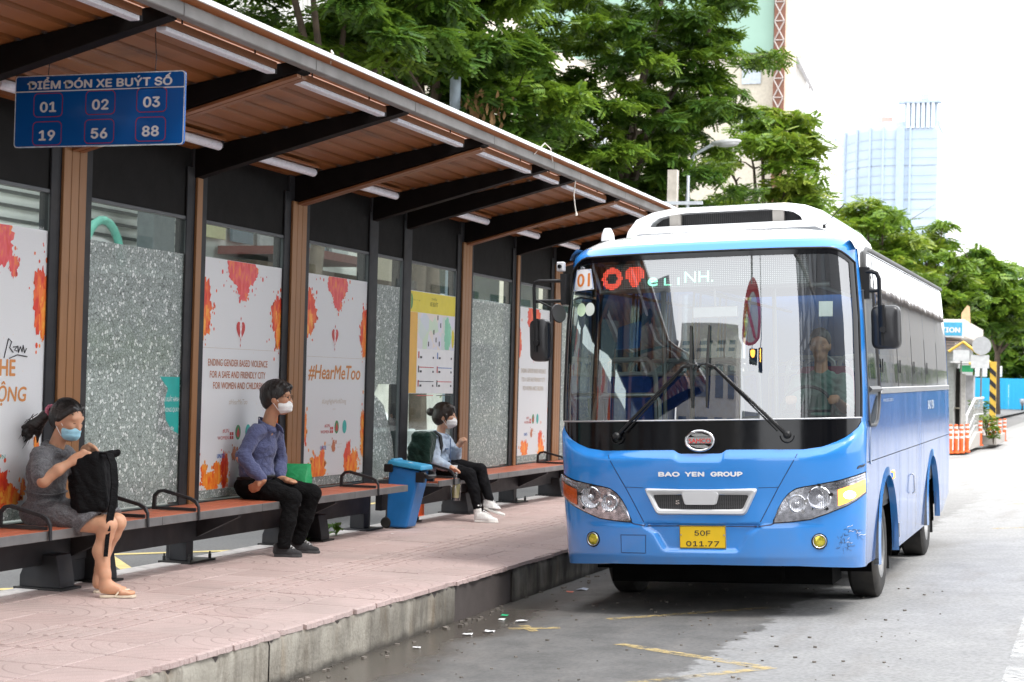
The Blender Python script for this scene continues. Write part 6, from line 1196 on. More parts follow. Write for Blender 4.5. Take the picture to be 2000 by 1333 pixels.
# ---- seated girl in a denim jacket
gi = tag(empty('person', (-6.6, 17.33, KZ)), 'girl in pale denim jacket, black leggings and white shoes, legs crossed', 'person')
H = Head((-6.555, 17.33, 1.352), .25, .02, 1.0)
neck = [('c', (-6.60,17.33,1.08), (-6.575,17.33,1.28), .048, .045)]
armR = cap([(-6.59,17.19,1.065),(-6.555,17.10,.86),(-6.48,17.11,.83),(-6.415,17.13,.812)], [.04,.036,.032,.023]); armL = cap([(-6.56,17.465,1.065),(-6.49,17.53,.89),(-6.47,17.50,.95),(-6.445,17.46,1.01)], [.04,.036,.032,.023])
legP = [cap([(-6.61,17.26,.765),(-6.40,17.23,.765),(-6.21,17.205,.735),(-6.155,17.2,.58),(-6.115,17.2,.40)], [.085,.075,.058,.052,.036]), cap([(-6.61,17.41,.77),(-6.37,17.37,.80),(-6.14,17.335,.785),(-6.085,17.32,.64),(-6.02,17.305,.49)], [.085,.072,.056,.05,.036])]
body = [('e', (-6.61,17.33,1.0), (.095,.135,.13), None), ('e', (-6.62,17.33,.86), (.095,.12,.12), None), ('e', (-6.63,17.33,.77), (.11,.15,.075), None), ('c', (-6.595,17.215,1.075), (-6.59,17.445,1.075), .042, .042)]
hR = hand((-6.415,17.13,.812), (-6.358,17.14,.79), (-6.300,17.15,.755), (.2,.5,-.55), V3(.04,-.02,-.02)); hL = hand((-6.445,17.46,1.01), (-6.395,17.445,1.075), (-6.345,17.435,1.095), (.5,-.5,-.3), V3(.05,-.01,-.01))
sdf('body', H.skin()+neck+body+armR+armL+hR+hL+legP[0]+legP[1]+[('c', (-6.115,17.2,.40), (-6.11,17.2,.32), .034, .03), ('c', (-6.02,17.305,.49), (-6.03,17.305,.43), .034, .03)], SKIN_G, gi, .006, .02); H.eyes(gi, .2)
t = NT('pale_denim'); P = t.coord(); n1 = t.noise(7, 5, P, .6, .6); n2 = t.noise(300, 2, P); c = t.mix(t.fr(n1, .32, .7), (.27,.37,.52), (.50,.58,.68)); c = t.mix(t.math('MULTIPLY', t.fr(n2, .4, .6), .25), c, (.66,.71,.76)); DENIM = t.bsdf(Base_Color=c, Roughness=.9, Normal=t.bump(t.noise(13, 4, P), .7, .02))
jk = [('e', (-6.61,17.33,1.0), (.112,.152,.145), None), ('e', (-6.62,17.33,.86), (.118,.152,.14), None), ('e', (-6.615,17.33,.765), (.145,.178,.085), None), ('c', (-6.60,17.215,1.075), (-6.59,17.445,1.075), .056, .056)]
jk += cap([(-6.592,17.19,1.065),(-6.558,17.10,.865),(-6.485,17.11,.83),(-6.432,17.125,.815)], [.056,.054,.050,.046]) + cap([(-6.562,17.465,1.065),(-6.492,17.53,.895),(-6.472,17.50,.945),(-6.452,17.47,.99)], [.056,.054,.050,.046])
jk += [('c', (-6.585+.06*math.cos(t_), 17.33+.066*math.sin(t_), 1.135-.018*math.cos(t_)), (-6.585+.06*math.cos(t_+.8), 17.33+.066*math.sin(t_+.8), 1.135-.018*math.cos(t_+.8)), .020, .020) for t_ in np.linspace(.5, 5.0, 7)]
jac = sdf('denim_jacket', jk, DENIM, gi, .0075, .026, folds(.009, (34,20,50,0), (-44,26,34,2), (20,50,-46,1), (70,10,-30,.5)), clip=[((-6.6,17.3,.70), (.15,0,-1))])
b = MB(); b.box(-6.502,-6.492,17.23,17.30,.985,1.0); b.tube([(-6.482,17.335,1.10),(-6.478,17.33,.95),(-6.475,17.33,.80)], .006, 6); b.build('jacket_front', mat('denim_dark', (.12,.19,.33), .9), jac)
LEG = cloth('black_leggings', (.0045,.0045,.006), (.009,.009,.010), 600, .2, .8, .3, 0)
sdf('leggings', [('e', (-6.63,17.33,.77), (.12,.165,.085), None)] + [(c_[0], c_[1], c_[2], c_[3]+.008, c_[4]+.008) for L_ in legP for c_ in L_], LEG, gi, .0065, .02, folds(.003, (60,20,50,0), (-40,30,70,1)))
for q in (((-6.115,17.2,.425), (-6.105,17.2,.31)), ((-6.02,17.305,.49), (-6.035,17.305,.42))): sdf('sock', cap(q, [.043,.040]), cloth('white_sock', (.72,.72,.70), (.84,.84,.82), 300, .4), gi, .006, .01)
WSH = cloth('white_leather', (.70,.70,.68), (.80,.80,.78), 200, .15, .5, .2); M_SOLEW = mat('white_sole', (.76,.75,.71), .6)
shoe(gi, (-6.125,17.2,KZ), (-5.895,17.2,KZ), WSH, M_SOLEW, M_WHITE); shoe(gi, (-6.065,17.305,.378), (-5.855,17.30,.318), WSH, M_SOLEW, M_WHITE)
hair = [H.e((-.010,0,.020), (.118,.094,.112)), H.e((-.05,0,-.02), (.085,.088,.10)), ('c', H.p(.06,.05,.085), H.p(.088,.055,.0), .022, .012), ('c', H.p(.06,-.05,.085), H.p(.088,-.055,.0), .022, .012), ('c', H.p(.085,-.03,.07), H.p(.105,-.015,.025), .022, .01), ('c', H.p(.085,.03,.07), H.p(.105,.015,.025), .022, .01), ('c', H.p(.03,-.088,-.01), H.p(.035,-.08,-.09), .012, .005)]
hg = sdf('hair', hair, HAIR_B, gi, .0055, .018, strands, H.hairclip((.118,.025), (.74,-.67)))
sdf('hair_bun', [('e', (-6.70,17.30,1.375), (.045,.042,.045), None), ('c', (-6.64,17.31,1.36), (-6.69,17.30,1.375), .03, .03)], HAIR_B, hg, .006, .02, strands); hair_strands(hg, H, (-6.69,17.3,1.375), 100, HAIR_B, 5); H.mask(gi, (.80,.80,.80), 1.15)
gbp = tag(empty('backpack', (-6.7, 17.02, .84)), 'dark green backpack on the back of the girl in denim', 'backpack')
M_GBP = cloth('dark_green_nylon', (.008,.028,.020), (.014,.042,.032), 400, .3, .8, .7)
sdf('bag_body', [('b', (-6.675,17.06,1.0), (.06,.07,.12), None, .05), ('b', (-6.745,17.0,.94), (.025,.05,.07), None, .035)], M_GBP, gbp, .008, .03, folds(.006, (40,30,20,0), (20,-50,35,1)))
strap(gbp, [(-6.66,17.16,1.16),(-6.60,17.165,1.175),(-6.535,17.17,1.13),(-6.515,17.165,1.03),(-6.53,17.15,.92),(-6.60,17.12,.87)], .045, 'shoulder_strap', mat('strap_black', (.012,.014,.016), .7), ax=(.2,.9,.1), t=.006)
dk = tag(empty('drink', (-6.335, 17.14, .47)), 'plastic cup of pale yellow drink in a clear bag hanging from the girl\'s hand', 'drink')
b = MB(); b.lathe([(.032,0),(.046,.16),(.048,.165)], (-6.335,17.14,.475), (0,0,1), 20); cp = b.build('cup', mat('pale_yellow_drink', (.50,.46,.20), .25, coat=.4), dk, smooth=40)
b = MB(); b.lathe([(.0325,-.002),(.035,.045)], (-6.335,17.14,.474), (0,0,1), 20, cap=True); b.build('dark_syrup', mat('dark_syrup', (.03,.015,.012), .25), cp, smooth=40)
b = MB(); b.lathe([(.045,0),(.055,.12),(.052,.2),(.028,.27),(.008,.31)], (-6.335,17.14,.465), (0,0,1), 16, cap=False); b.build('plastic_bag', glass('clear_plastic', (.93,.94,.95), 1.2, .15, .4, base=.18), dk, smooth=60)
b = MB(); b.lathe([(.001,0),(.05,0),(.052,.03),(.03,.03)], (-6.385,17.16,.80), (0,0,1), 16); o = b.build('paper_box', M_WHITE, org=(-6.385,17.16,.8), smooth=40); tag(o, 'small white tub resting on the girl\'s lap', 'tub')
# ---- the driver
dv = bpy.data.objects.new('person', None); COL.objects.link(dv); dv.matrix_world = BUSM @ Matrix.Translation((.72, 1.22, 0)); ORG[dv.name] = Vector((0,0,0)); tag(dv, 'bus driver in grey-green shirt behind the steering wheel', 'person')
H = Head((0, -.02, 2.03), -PI/2, -.1, .95)
sdf('body', H.skin() + [('c', (0,0,1.75), (0,0,1.95), .055, .05), ('e', (0,.02,1.62), (.15,.10,.2), None), ('e', (0,0,1.38), (.16,.14,.14), None), ('c', (-.1,0,1.32), (-.1,-.45,1.28), .08, .07), ('c', (.1,0,1.32), (.1,-.45,1.28), .08, .07)] + cap([(-.17,0,1.72),(-.22,-.18,1.5),(-.17,-.42,1.58)], [.05,.045,.03]) + cap([(.17,0,1.72),(.22,-.18,1.5),(.17,-.42,1.58)], [.05,.045,.03]) + hand((-.17,-.42,1.58), (-.165,-.47,1.60), (-.16,-.49,1.56), (1,.2,0), V3(.03,-.02,.01)) + hand((.17,-.42,1.58), (.165,-.47,1.60), (.16,-.49,1.56), (1,-.2,0), V3(-.03,-.02,.01)), SKIN_M, dv, .008, .025)
sdf('shirt', [('e', (0,.02,1.62), (.17,.12,.21), None), ('e', (0,0,1.40), (.17,.15,.14), None)] + cap([(-.17,0,1.72),(-.22,-.18,1.5)], [.07,.06]) + cap([(.17,0,1.72),(.22,-.18,1.5)], [.07,.06]), cloth('grey_green_shirt', (.10,.17,.15), (.15,.23,.20)), dv, .008, .03, folds(.008, (34,20,50,0), (-44,26,34,2)))
sdf('hair', [H.e((-.012,0,.022), (.115,.09,.11))], HAIR, dv, .007, .02, strands, H.hairclip()); H.eyes(dv)
b = MB(); b.prism(rnd_poly([(-.24,1.15),(.24,1.15),(.22,1.85),(-.22,1.85)], .08, 4), .16, .26, 'y'); b.box(-.24,.24,-.3,.2,1.1,1.22); b.build('driver_seat', cloth('crimson_seat', (.22,.02,.07), (.30,.03,.10)), bus, org=None, local=True)
ds = [o for o in COL.objects if o.name.startswith('driver_seat')][-1]; ds.location = (.72, 1.22, 0)
# ------------------------------------------------------------------ bin and small things on the platform
bn = tag(empty('wheelie_bin', (-6.45, 16.0, KZ)), 'blue plastic wheelie bin between the two benches beside the girl', 'bin')
M_BIN = mat('bin_blue', (.008,.16,.46), .42, var=.1, bump=.1, bscale=200, dirt=.15); M_LID = mat('bin_lid_blue', (.03,.28,.50), .45, var=.1)
def quadbox(b, lo, hi, z0, z1, m=0):   # lo/hi: (x0,x1,y0,y1); z1 may be (zleft, zright)
    za, zc = z1 if isinstance(z1, tuple) else (z1, z1)
    b.add([(lo[0],lo[2],z0),(lo[1],lo[2],z0),(lo[1],lo[3],z0),(lo[0],lo[3],z0),(hi[0],hi[2],za),(hi[1],hi[2],zc),(hi[1],hi[3],zc),(hi[0],hi[3],za)], [(3,2,1,0),(4,5,6,7),(0,1,5,4),(1,2,6,5),(2,3,7,6),(3,0,4,7)], m)
b = MB(); quadbox(b, (-6.62,-6.40,15.95,16.20), (-6.60,-6.27,15.94,16.22), KZ+.012, (.865,.815)); b.build('bin_body', M_BIN, bn, bevel=.018, seg=2)
b = MB(); quadbox(b, (-6.615,-6.245,15.925,16.24), (-6.605,-6.255,15.935,16.23), .872, (.918,.875)); quadbox(b, (-6.60,-6.55,15.96,16.20), (-6.595,-6.555,15.965,16.195), .90, .932)
for v in range(0,0): pass
V = b.v; b.v = [(p[0], p[1], p[2] - (.055*(p[0]+6.635)/.47 if .87 <= p[2] <= .873 else 0)) for p in V]; b.build('lid', M_LID, bn, bevel=.012, seg=2)
b = MB(); b.tube([(-6.28,15.96,.80),(-6.225,15.96,.79),(-6.21,15.98,.765),(-6.21,16.18,.765),(-6.225,16.20,.79),(-6.28,16.20,.80)], .022, 8); [b.box(-6.31,-6.225,y-.022,y+.022,.71,.81) for y in (15.955,16.205)]; b.build('handle', M_BLACK, bn, smooth=50)
b = MB(); b.box(-6.645,-6.55,15.915,15.945,.80,.88); b.box(-6.645,-6.55,16.22,16.25,.80,.88); b.build('hinge', M_BLACK, bn, bevel=.01)
for y in (15.965, 16.185): b = MB(); b.lathe([(.001,-.025),(.05,-.025),(.055,-.015),(.055,.015),(.05,.025),(.001,.025)], (-6.62,y,KZ+.056), (0,1,0), 18, cap=False); b.build('wheel', M_TYRE, bn, smooth=40)
b = MB(); P = [(-6.40+.035*math.cos(t), 16.0+.04*math.sin(t)) for t in np.linspace(0,2*PI,4)[:3]]; b.add([(p[0], p[1]+.02, .922-.125*(p[0]+6.605)) for p in P], [(0,1,2)]); b.build('white_mark', M_WHITE, bn)
# weeds and litter
M_WEED = m_leaf('weed_leaf', [(0,(.05,.16,.03)),(.5,(.09,.22,.04)),(1,(.14,.28,.05))])
wd = tag(empty('weed', (-6.72, 14.95, KZ)), 'broad-leaved weed growing at the platform edge under the bench', 'plant')
r = random.Random(3)
for i in range(9):
    a = r.uniform(0, 6.3); L = r.uniform(.09,.16); z0 = KZ+r.uniform(.03,.12); d = Vector((math.cos(a), math.sin(a), r.uniform(-.1,.5))).normalized(); n = d.cross(Vector((0,0,1))).normalized(); c = Vector((-6.70, 14.95, z0)); b = MB()
    P = [(0,.0),(.25,.28),(.5,.34),(.8,.16),(1,0)]; V = []
    for u, w in P: q = c + d*L*u + Vector((0,0,-.05*u*u)); V += [q+n*w*L, q+Vector((0,0,-.012)), q-n*w*L]
    b.add(V, [(3*k,3*k+1,3*k+4,3*k+3) for k in range(4)]+[(3*k+1,3*k+2,3*k+5,3*k+4) for k in range(4)]); b.build('leaf', M_WEED, wd, smooth=60)
b = MB(); [b.tube([(-6.70,14.95,KZ),(-6.70+r.uniform(-.04,.04),14.95+r.uniform(-.05,.05),KZ+.12)], .004, 5) for _ in range(5)]; b.build('stem', M_WEED, wd)
b = MB()
for i in range(60):
    x, y = -6.62+r.gauss(0,.05), 13.95+r.gauss(0,.12); a = r.uniform(0,6.3); h = r.uniform(.04,.13); w = .003; dx, dy = math.cos(a)*h*.5, math.sin(a)*h*.5
    b.add([(x-w,y,KZ),(x+w,y,KZ),(x+dx*.5+w,y+dy*.5,KZ+h*.75),(x+dx*.5-w,y+dy*.5,KZ+h*.75),(x+dx*1.3,y+dy*1.3,KZ+h)], [(0,1,2,3),(3,2,4)])
tag(b.build('grass_tuft', M_WEED, org=(-6.62,13.95,KZ)), 'small tuft of grass in the paving joint near the man\'s shoes', 'grass tuft')
def scrap(x, y, z, s, m, label, name='paper_scrap', cat='litter', rr=0):
    b = MB(); q = random.Random(int(x*100+y*37)); s *= .62; P = [(x+s*(u-.5)*1.3, y+s*(v-.5)+q.uniform(-.1,.1)*s, z+.004+q.uniform(0,.25)*s) for u in (0,.5,1) for v in (0,.5,1)]
    b.add(P, [(0,3,4,1),(1,4,5,2),(3,6,7,4),(4,7,8,5)]); return tag(b.build(name, m, org=(x,y,z)), label, cat, 'litter in the gutter and on the paving')
M_PAP = mat('litter_paper', (.74,.74,.74), .7, var=.1); rz0 = lambda x: roadz(x)
scrap(-3.98,12.22,rz0(-3.98),.10,M_PAP,'white paper scrap on the wet road near the yellow paint'); scrap(-4.22,12.55,rz0(-4.22),.07,mat('green_wrapper',(.03,.45,.20),.35),'bright green wrapper lying in the gutter','wrapper'); scrap(-4.16,12.3,rz0(-4.16),.06,M_PAP,'crumpled white scrap beside the green wrapper')
scrap(-4.12,11.45,rz0(-4.12),.08,M_PAP,'flat white scrap in the wet gutter, between the green wrapper and the nearest scrap'); scrap(-4.22,10.75,rz0(-4.22),.06,M_PAP,'white scrap in the wet gutter, nearest to the viewer'); scrap(-4.02,11.62,rz0(-4.02),.09,M_PAP,'wide white scrap in the puddle edge'); scrap(-4.15,14.4,rz0(-4.15),.12,mat('blue_white_wrapper',(.45,.50,.62),.4),'bluish crumpled wrapper by the kerb under the bus corner','wrapper'); scrap(-4.20,14.2,rz0(-4.2),.07,mat('orange_wrapper',(.65,.15,.08),.4),'small orange-red wrapper by the kerb under the bus corner','wrapper')
scrap(-5.55,14.3,KZ+.003,.045,M_PAP,'tiny white scrap on the tiles between the man and the bin'); scrap(-5.9,16.2,KZ+.003,.03,mat('pink_scrap',(.75,.35,.42),.6),'tiny pink scrap on the tiles in front of the bin'); scrap(-6.3,15.35,KZ+.003,.04,M_PAP,'tiny white scrap beside the end of the long bench')
b = MB(); q = random.Random(9)
for _ in range(170):
    x = q.uniform(-4.2,-1.0); y = q.uniform(8.3,15); s = q.uniform(.004,.012); b.obox((x,y,roadz(x)+s*.4), (s*2,s*1.4,s), Matrix.Rotation(q.uniform(0,3),3,'Z'))
for _ in range(60):
    x = KX+abs(q.gauss(.08,.08)); y = q.uniform(9,16); s = q.uniform(.006,.02); b.obox((x,y,roadz(x)+s*.3), (s*2,s*1.4,s), Matrix.Rotation(q.uniform(0,3),3,'Z'))
o = b.build('grit', mat('grit_grey', (.16,.14,.12), .8, var=.5)); o['kind'] = 'stuff'

# ------------------------------------------------------------------ beyond the bus: bollards, ramp, kiosk, barrier frame, hoarding
RZ = roadz(0)
M_ORG = mat('orange_plastic', (.80,.13,.025), .45, var=.1); M_RETRO = mat('white_reflective', (.80,.72,.70), .4, var=.1)
def bollard(x, y, label, org=None):
    t = tag(empty('traffic_post', (x, y, RZ)), label, 'traffic post', 'orange traffic posts with white bands')
    b = MB(); b.lathe([(.10,0),(.10,.03),(.058,.045),(.055,.74),(.045,.76),(.001,.765)], (x,y,RZ), (0,0,1), 16); b.build('post_body', M_ORG, t, smooth=40)
    for z in (.42,.56,.68): b = MB(); b.lathe([(.0575,-.03),(.0575,.03)], (x,y,RZ+z), (0,0,1), 16, cap=False); b.build('white_band', M_RETRO, t, smooth=40)
for i, (x, y) in enumerate([(-3.70,47.4),(-3.57,47.6),(-3.46,48.0),(-3.37,48.8)]): bollard(x, y, ['orange banded traffic post touching the rear of the bus','orange banded post, second from the bus rear','orange banded post, third from the bus rear','orange banded post at the foot of the silver ramp rail'][i])
for i, (x, y) in enumerate([(-3.42,55.2),(-3.24,56.8),(-3.18,58.4),(-3.1,60.0),(-3.02,61.5)]): bollard(x, y, ['big orange banded post in front of the planter, by the ramp rail','orange banded post just behind the planter leaves','orange banded post in the middle of the far cluster','orange banded post second from the open road','orange banded post at the open-road end of the far cluster'][i])
rl = tag(empty('ramp', (-3.75, 53, RZ)), 'low concrete ramp with a silver handrail beside the ticket kiosk', 'ramp')
M_SILV = mat('silver_rail', (.70,.70,.69), .3, .6); b = MB(); b.prism([(50.0,RZ),(57.5,RZ),(57.5,RZ+.42),(53.5,RZ+.42)], -4.6, -3.42, 'x'); b.build('ramp_slab', mat('dusty_concrete', (.45,.42,.39), .85), rl)
b = MB(); x = -3.50; b.tube([(x,50.3,RZ+.72),(x,50.3,RZ+.95),(x,53.6,RZ+1.42),(x,57.6,RZ+1.45)], .04, 8); b.tube([(x,50.6,RZ+.5),(x,53.6,RZ+.95),(x,57.6,RZ+.95)], .025, 8); b.tube([(x,50.9,RZ+.3),(x,53.6,RZ+.62),(x,57.6,RZ+.62)], .025, 8); b.build('handrail', M_SILV, rl, smooth=50)
for y in np.linspace(50.6, 57.4, 12): z1 = ip(y, [50.3,53.6,57.6], [.95,1.42,1.45]); b = MB(); b.tube([(x,y,RZ+ip(y,[50,53.5,57.5],[0,.42,.42])),(x,y,RZ+z1)], .014, 6); b.build('baluster', M_SILV, rl)
def leafy(name, c, n, rad, h, label, flowers=False, mi=1, sz=.12):
    t = tag(empty(name, c), label, 'plant'); q = random.Random(int(c[1]*13)); V = []; F = []
    for i in range(n):
        a = q.uniform(0,6.3); rr_ = rad*math.sqrt(q.random()); p = np.array([c[0]+rr_*math.cos(a), c[1]+rr_*math.sin(a), c[2]+h*(.35+.65*q.random())]); d = np.array([math.cos(a), math.sin(a), q.uniform(-.2,.9)]); d /= np.linalg.norm(d); s = np.cross(d, (0,0,1)); s /= np.linalg.norm(s)+1e-6; L = sz*q.uniform(.8,1.6); k = len(V); V += [p, p+d*L*.5+s*L*.22, p+d*L-np.array((0,0,L*.25)), p+d*L*.5-s*L*.22]; F.append((k,k+1,k+2,k+3))
    npmesh('foliage', V, F, M_LEAF[mi], t, smooth=False)
    b = MB(); [b.tube([(c[0],c[1],c[2]),(c[0]+q.uniform(-1,1)*rad*.7,c[1]+q.uniform(-1,1)*rad*.7,c[2]+h*.8)], .012, 5) for _ in range(6)]; b.build('stem', M_BARK, t)
    return t
b = MB(); b.box(-3.5,-2.98,56.2,61.2,RZ,RZ+.3); tag(b.build('planter', mat('dusty_concrete', (.45,.42,.39), .85), org=(-3.3,58,RZ), bevel=.02), 'long low concrete planter between the orange posts', 'planter')
leafy('planter_shrub', (-3.28,56.0,RZ+.3), 240, .25, .6, 'yellow-green leafy shrub in the planter behind the orange posts', mi=2, sz=.13); leafy('planter_shrub', (-3.05,55.5,RZ+.05), 200, .12, .5, 'drooping weed hanging over the front of the planter', mi=1); leafy('potted_shrub', (-3.72,59.3,RZ+.4), 260, .24, .95, 'dark bush with pale blossom beside the kiosk door', mi=0, sz=.14)
b = MB(); q = random.Random(5); [b.ell((-3.78+q.gauss(0,.08),59.2+q.gauss(0,.1),RZ+1.32+q.gauss(0,.06)), (.04,.04,.03), None, 6, 4) for _ in range(16)]; b.build('blossom', mat('white_blossom', (.8,.78,.76), .7), bpy.data.objects['potted_shrub'], smooth=180)
# kiosk
kx0, kx1, ky0, ky1 = -8.5, -5.06, 66, 76
ki = tag(empty('kiosk', (-6.2, 70, RZ)), 'small station kiosk with blue STATION sign and shuttered grey wall', 'kiosk')
b = MB(); b.box(kx0, kx1, ky0, ky1, RZ, RZ+3.5); b.build('wall', mat('tiled_grey_wall', (.36,.37,.36), .7, vscale=8), ki)
for i in range(24): b = MB(); b.box(kx1-3, kx1-.02, ky0-.03, ky0-.002, RZ+.3+.125*i, RZ+.41+.125*i); b.build('shutter_slat', mat('shutter_grey', (.40,.42,.41), .5), ki)
b = MB(); b.box(kx0, -4.66, ky0-.7, ky1, RZ+3.62, RZ+4.26); b.build('roof', mat('dusty_cream', (.62,.56,.50), .7, vscale=2), ki, bevel=.03)
for i in range(5): b = MB(); b.box(kx0, -4.78, ky0-.6, ky0-.54, RZ+3.12+.10*i, RZ+3.17+.10*i); b.build('louvre', mat('louvre_red', (.42,.33,.30), .6), ki)
b = MB(); b.box(-7.9, -4.68, ky0-.80, ky0-.72, RZ+3.60, RZ+4.20); s_ = b.build('sign_board', M_WHITE, ki)
b = MB(); b.box(-7.84, -4.74, ky0-.815, ky0-.80, RZ+3.66, RZ+4.14); s2 = b.build('sign_face', mat('sky_blue_sign', (.08,.42,.66), .4), s_)
b = MB(); put_text(b, 'BUS STATION', .24, lambda p, q_: (-5.72+p, ky0-.82, RZ+3.78+q_), width=1.80, bold=.06, font='inter'); b.build('lettering', M_WHITE, s_)
b = MB(); b.box(kx1, -4.86, ky0+1.0, ky0+1.2, RZ, RZ+2.5); b.build('door_recess', mat('dark_doorway', (.03,.028,.026), .8), ki); b = MB(); b.box(-4.86, -4.70, ky0+.8, ky0+1.1, RZ, RZ+2.3); b.build('pillar', mat('pale_pillar', (.62,.60,.57), .7, dirt=.3), ki); b = MB(); b.box(-4.70, -4.42, ky0+.9, ky0+1.8, RZ, RZ+2.25); b.build('pillar', mat('dusty_pillar', (.42,.42,.44), .7, dirt=.3), ki); b = MB(); b.box(kx1-.1, -4.1, ky0-.4, ky0+1.9, RZ+2.68, RZ+2.73); b.build('canopy', M_WHITE, ki)
b = MB(); b.box(-4.83, -4.37, ky0-.30, ky0-.1, RZ+2.36, RZ+2.60); b.build('green_sign', mat('kiosk_green', (.03,.36,.14), .5), ki); b = MB(); b.box(-5.06, -4.9, ky0+.4, ky0+.9, RZ+1.0, RZ+1.05); b.build('counter', mat('bench_dull', (.22,.20,.15), .7), ki)
b = MB(); b.prism([(-4.98,RZ+4.2),(-4.64,RZ+4.2),(-4.68,RZ+4.84),(-4.76,RZ+4.90),(-4.97,RZ+4.60)], 67.9, 68.0, 'y'); tag(b.build('roof_board', mat('tan_board', (.62,.42,.24), .7), org=(-4.8,68,RZ+4.2)), 'tan board sticking up behind the kiosk roof', 'board')
# yellow barrier frame with a striped post
gf = tag(empty('height_barrier', (-3.75, 64, RZ)), 'yellow pipe barrier frame with a black-striped post beside the kiosk', 'barrier'); M_YB = mat('barrier_yellow', (.72,.46,.06), .45)
b = MB(); gx = -3.56; b.box(gx-.105, gx+.105, 63.9, 64.15, RZ, RZ+2.72); b.build('post', M_YB, gf); 
for i in range(6):
    z = RZ+.25+.42*i; b = MB(); b.add([(gx-.108,63.895,z),(gx+.108,63.895,z-.2),(gx+.108,63.895,z-.01),(gx-.108,63.895,z+.19),(gx-.108,64.15,z),(gx-.108,64.15,z+.19)], [(0,1,2,3),(4,0,3,5)]); b.build('black_stripe', M_INK, gf)
b = MB(); b.tube([(gx-.08,64.02,RZ+2.66),(-4.61,64.0,RZ+3.40),(-5.1,64,RZ+3.05)], .055, 8); b.build('top_pipe', M_YB, gf, smooth=50); b = MB(); b.tube([(gx,64.05,RZ+2.64),(-4.4,64.05,RZ+2.64)], .05, 8); b.build('cross_pipe', M_YB, gf, smooth=50)
# round sign seen from behind, plates below
rs = tag(empty('round_sign', (-3.88, 62.5, RZ)), 'grey back of a round road sign with square plates beneath', 'road sign'); b = MB(); b.lathe([(.32,-.01),(.32,.01)], (-3.88,62.5,RZ+3.24), (0,1,0), 32); b.build('disc', mat('sign_back_grey', (.45,.46,.47), .5), rs)
for x0, x1, z0, z1 in ((-4.23,-3.62,2.46,2.92),(-4.83,-4.29,2.70,3.08)): b = MB(); b.box(x0,x1,62.52,62.54,RZ+z0,RZ+z1); b.build('plate', mat('sign_plate_pale', (.62,.63,.63), .5), rs)
b = MB(); b.tube([(-3.88,62.56,RZ),(-3.88,62.56,RZ+3.5)], .03, 8); b.build('pole', M_GALV, rs); b = MB(); b.tube([(-4.56,62.56,RZ),(-4.56,62.56,RZ+3.1)], .025, 8); b.build('pole', M_GALV, rs)
# hoarding
hd_ = tag(empty('hoarding', (-6, 186, RZ)), 'bright blue construction hoarding across the far end of the road', 'hoarding')
for i in range(24):
    b = MB(); x = -24+1.9*i; b.box(x+.01, x+1.89, 186+.02*(i % 2), 186.06+.02*(i % 2), RZ, RZ+3.15); [b.box(x+.3+.4*j, x+.36+.4*j, 185.96, 186, RZ, RZ+3.14) for j in range(4)]; b.build('sheet', mat('hoarding_blue', (.02,.38,.66), .5, var=.05), hd_)
for i in range(7): b = MB(); b.box(-14.5+.75*i, -14.05+.75*i, 187.5, 187.56, RZ+3.3, RZ+4.4); [b.box(-14.5+.75*i, -14.05+.75*i, 187.44, 187.5, RZ+3.6+.3*j, RZ+3.7+.3*j) for j in range(3)]; b.build('site_barrier', M_WHITE, hd_)
# parked motorbike at the hoarding's end
mb_ = tag(empty('motorbike', (-7.1, 178, RZ)), 'small parked motorbike at the far right in front of the blue hoarding', 'motorbike'); b = MB(); [b.lathe([(.28,-.05),(.28,.05)], (-7.1,178+dy,RZ+.28), (1,0,0), 16) for dy in (-.6,.6)]; b.build('wheel', M_TYRE, mb_); b = MB(); b.ell((-7.1,178.1,RZ+.62), (.17,.62,.2), None, 10, 6); b.ell((-7.1,177.5,RZ+.85), (.22,.16,.28), None, 10, 6); b.tube([(-7.4,177.5,RZ+1.08),(-6.8,177.5,RZ+1.08)], .03, 6); b.build('body', mat('grey_fairing', (.30,.31,.33), .35), mb_, smooth=180); b = MB(); b.ell((-7.1,178.3,RZ+.82), (.15,.42,.07), None, 10, 6); b.build('saddle', M_BLACK, mb_, smooth=180)

# ------------------------------------------------------------------ behind the shelter: what shows through the glass
car = tag(empty('car', (-11.0, 23.6, 0)), 'white parked car seen through the glass below the route map', 'car')
b = MB(); Ls = [(-2.1,.45,.62),(-1.95,.78,.80),(-1.1,.90,.83),(1.2,.92,.83),(2.0,.80,.80),(2.15,.5,.66)]
def secp(y, z1, w): return [(-11.0+s*w*k, 23.6+y, z) for s, k, z in ((-1,1,.28),(-1,1.02,.55),(-1,.96,z1-.04),(-1,.8,z1),(1,.8,z1),(1,.96,z1-.04),(1,1.02,.55),(1,1,.28))]
V = []; [V.extend(secp(*q)) for q in Ls]; b.add(V, [(i*8+j,i*8+j+1,(i+1)*8+j+1,(i+1)*8+j) for i in range(5) for j in range(7)] + [tuple(range(7,-1,-1)), tuple(40+j for j in range(8))]); b.build('body', mat('car_white', (.75,.76,.78), .2, coat=.6), car, smooth=40)
b = MB(); Lc = [(-1.0,.88,.72,.78),(-.3,1.38,.60,.78),(.9,1.40,.60,.78),(1.7,.90,.70,.78)]; V = []
for y, z, w, w0 in Lc: V += [(-11.0-w0,23.6+y*1.02,.84),(-11.0-w,23.6+y,z),(-11.0+w,23.6+y,z),(-11.0+w0,23.6+y*1.02,.84)]
b.add(V, [(i*4+j,i*4+j+1,(i+1)*4+j+1,(i+1)*4+j) for i in range(3) for j in range(3)], 0); b.build('cabin', [mat('car_white', (.75,.76,.78))], car, smooth=30)
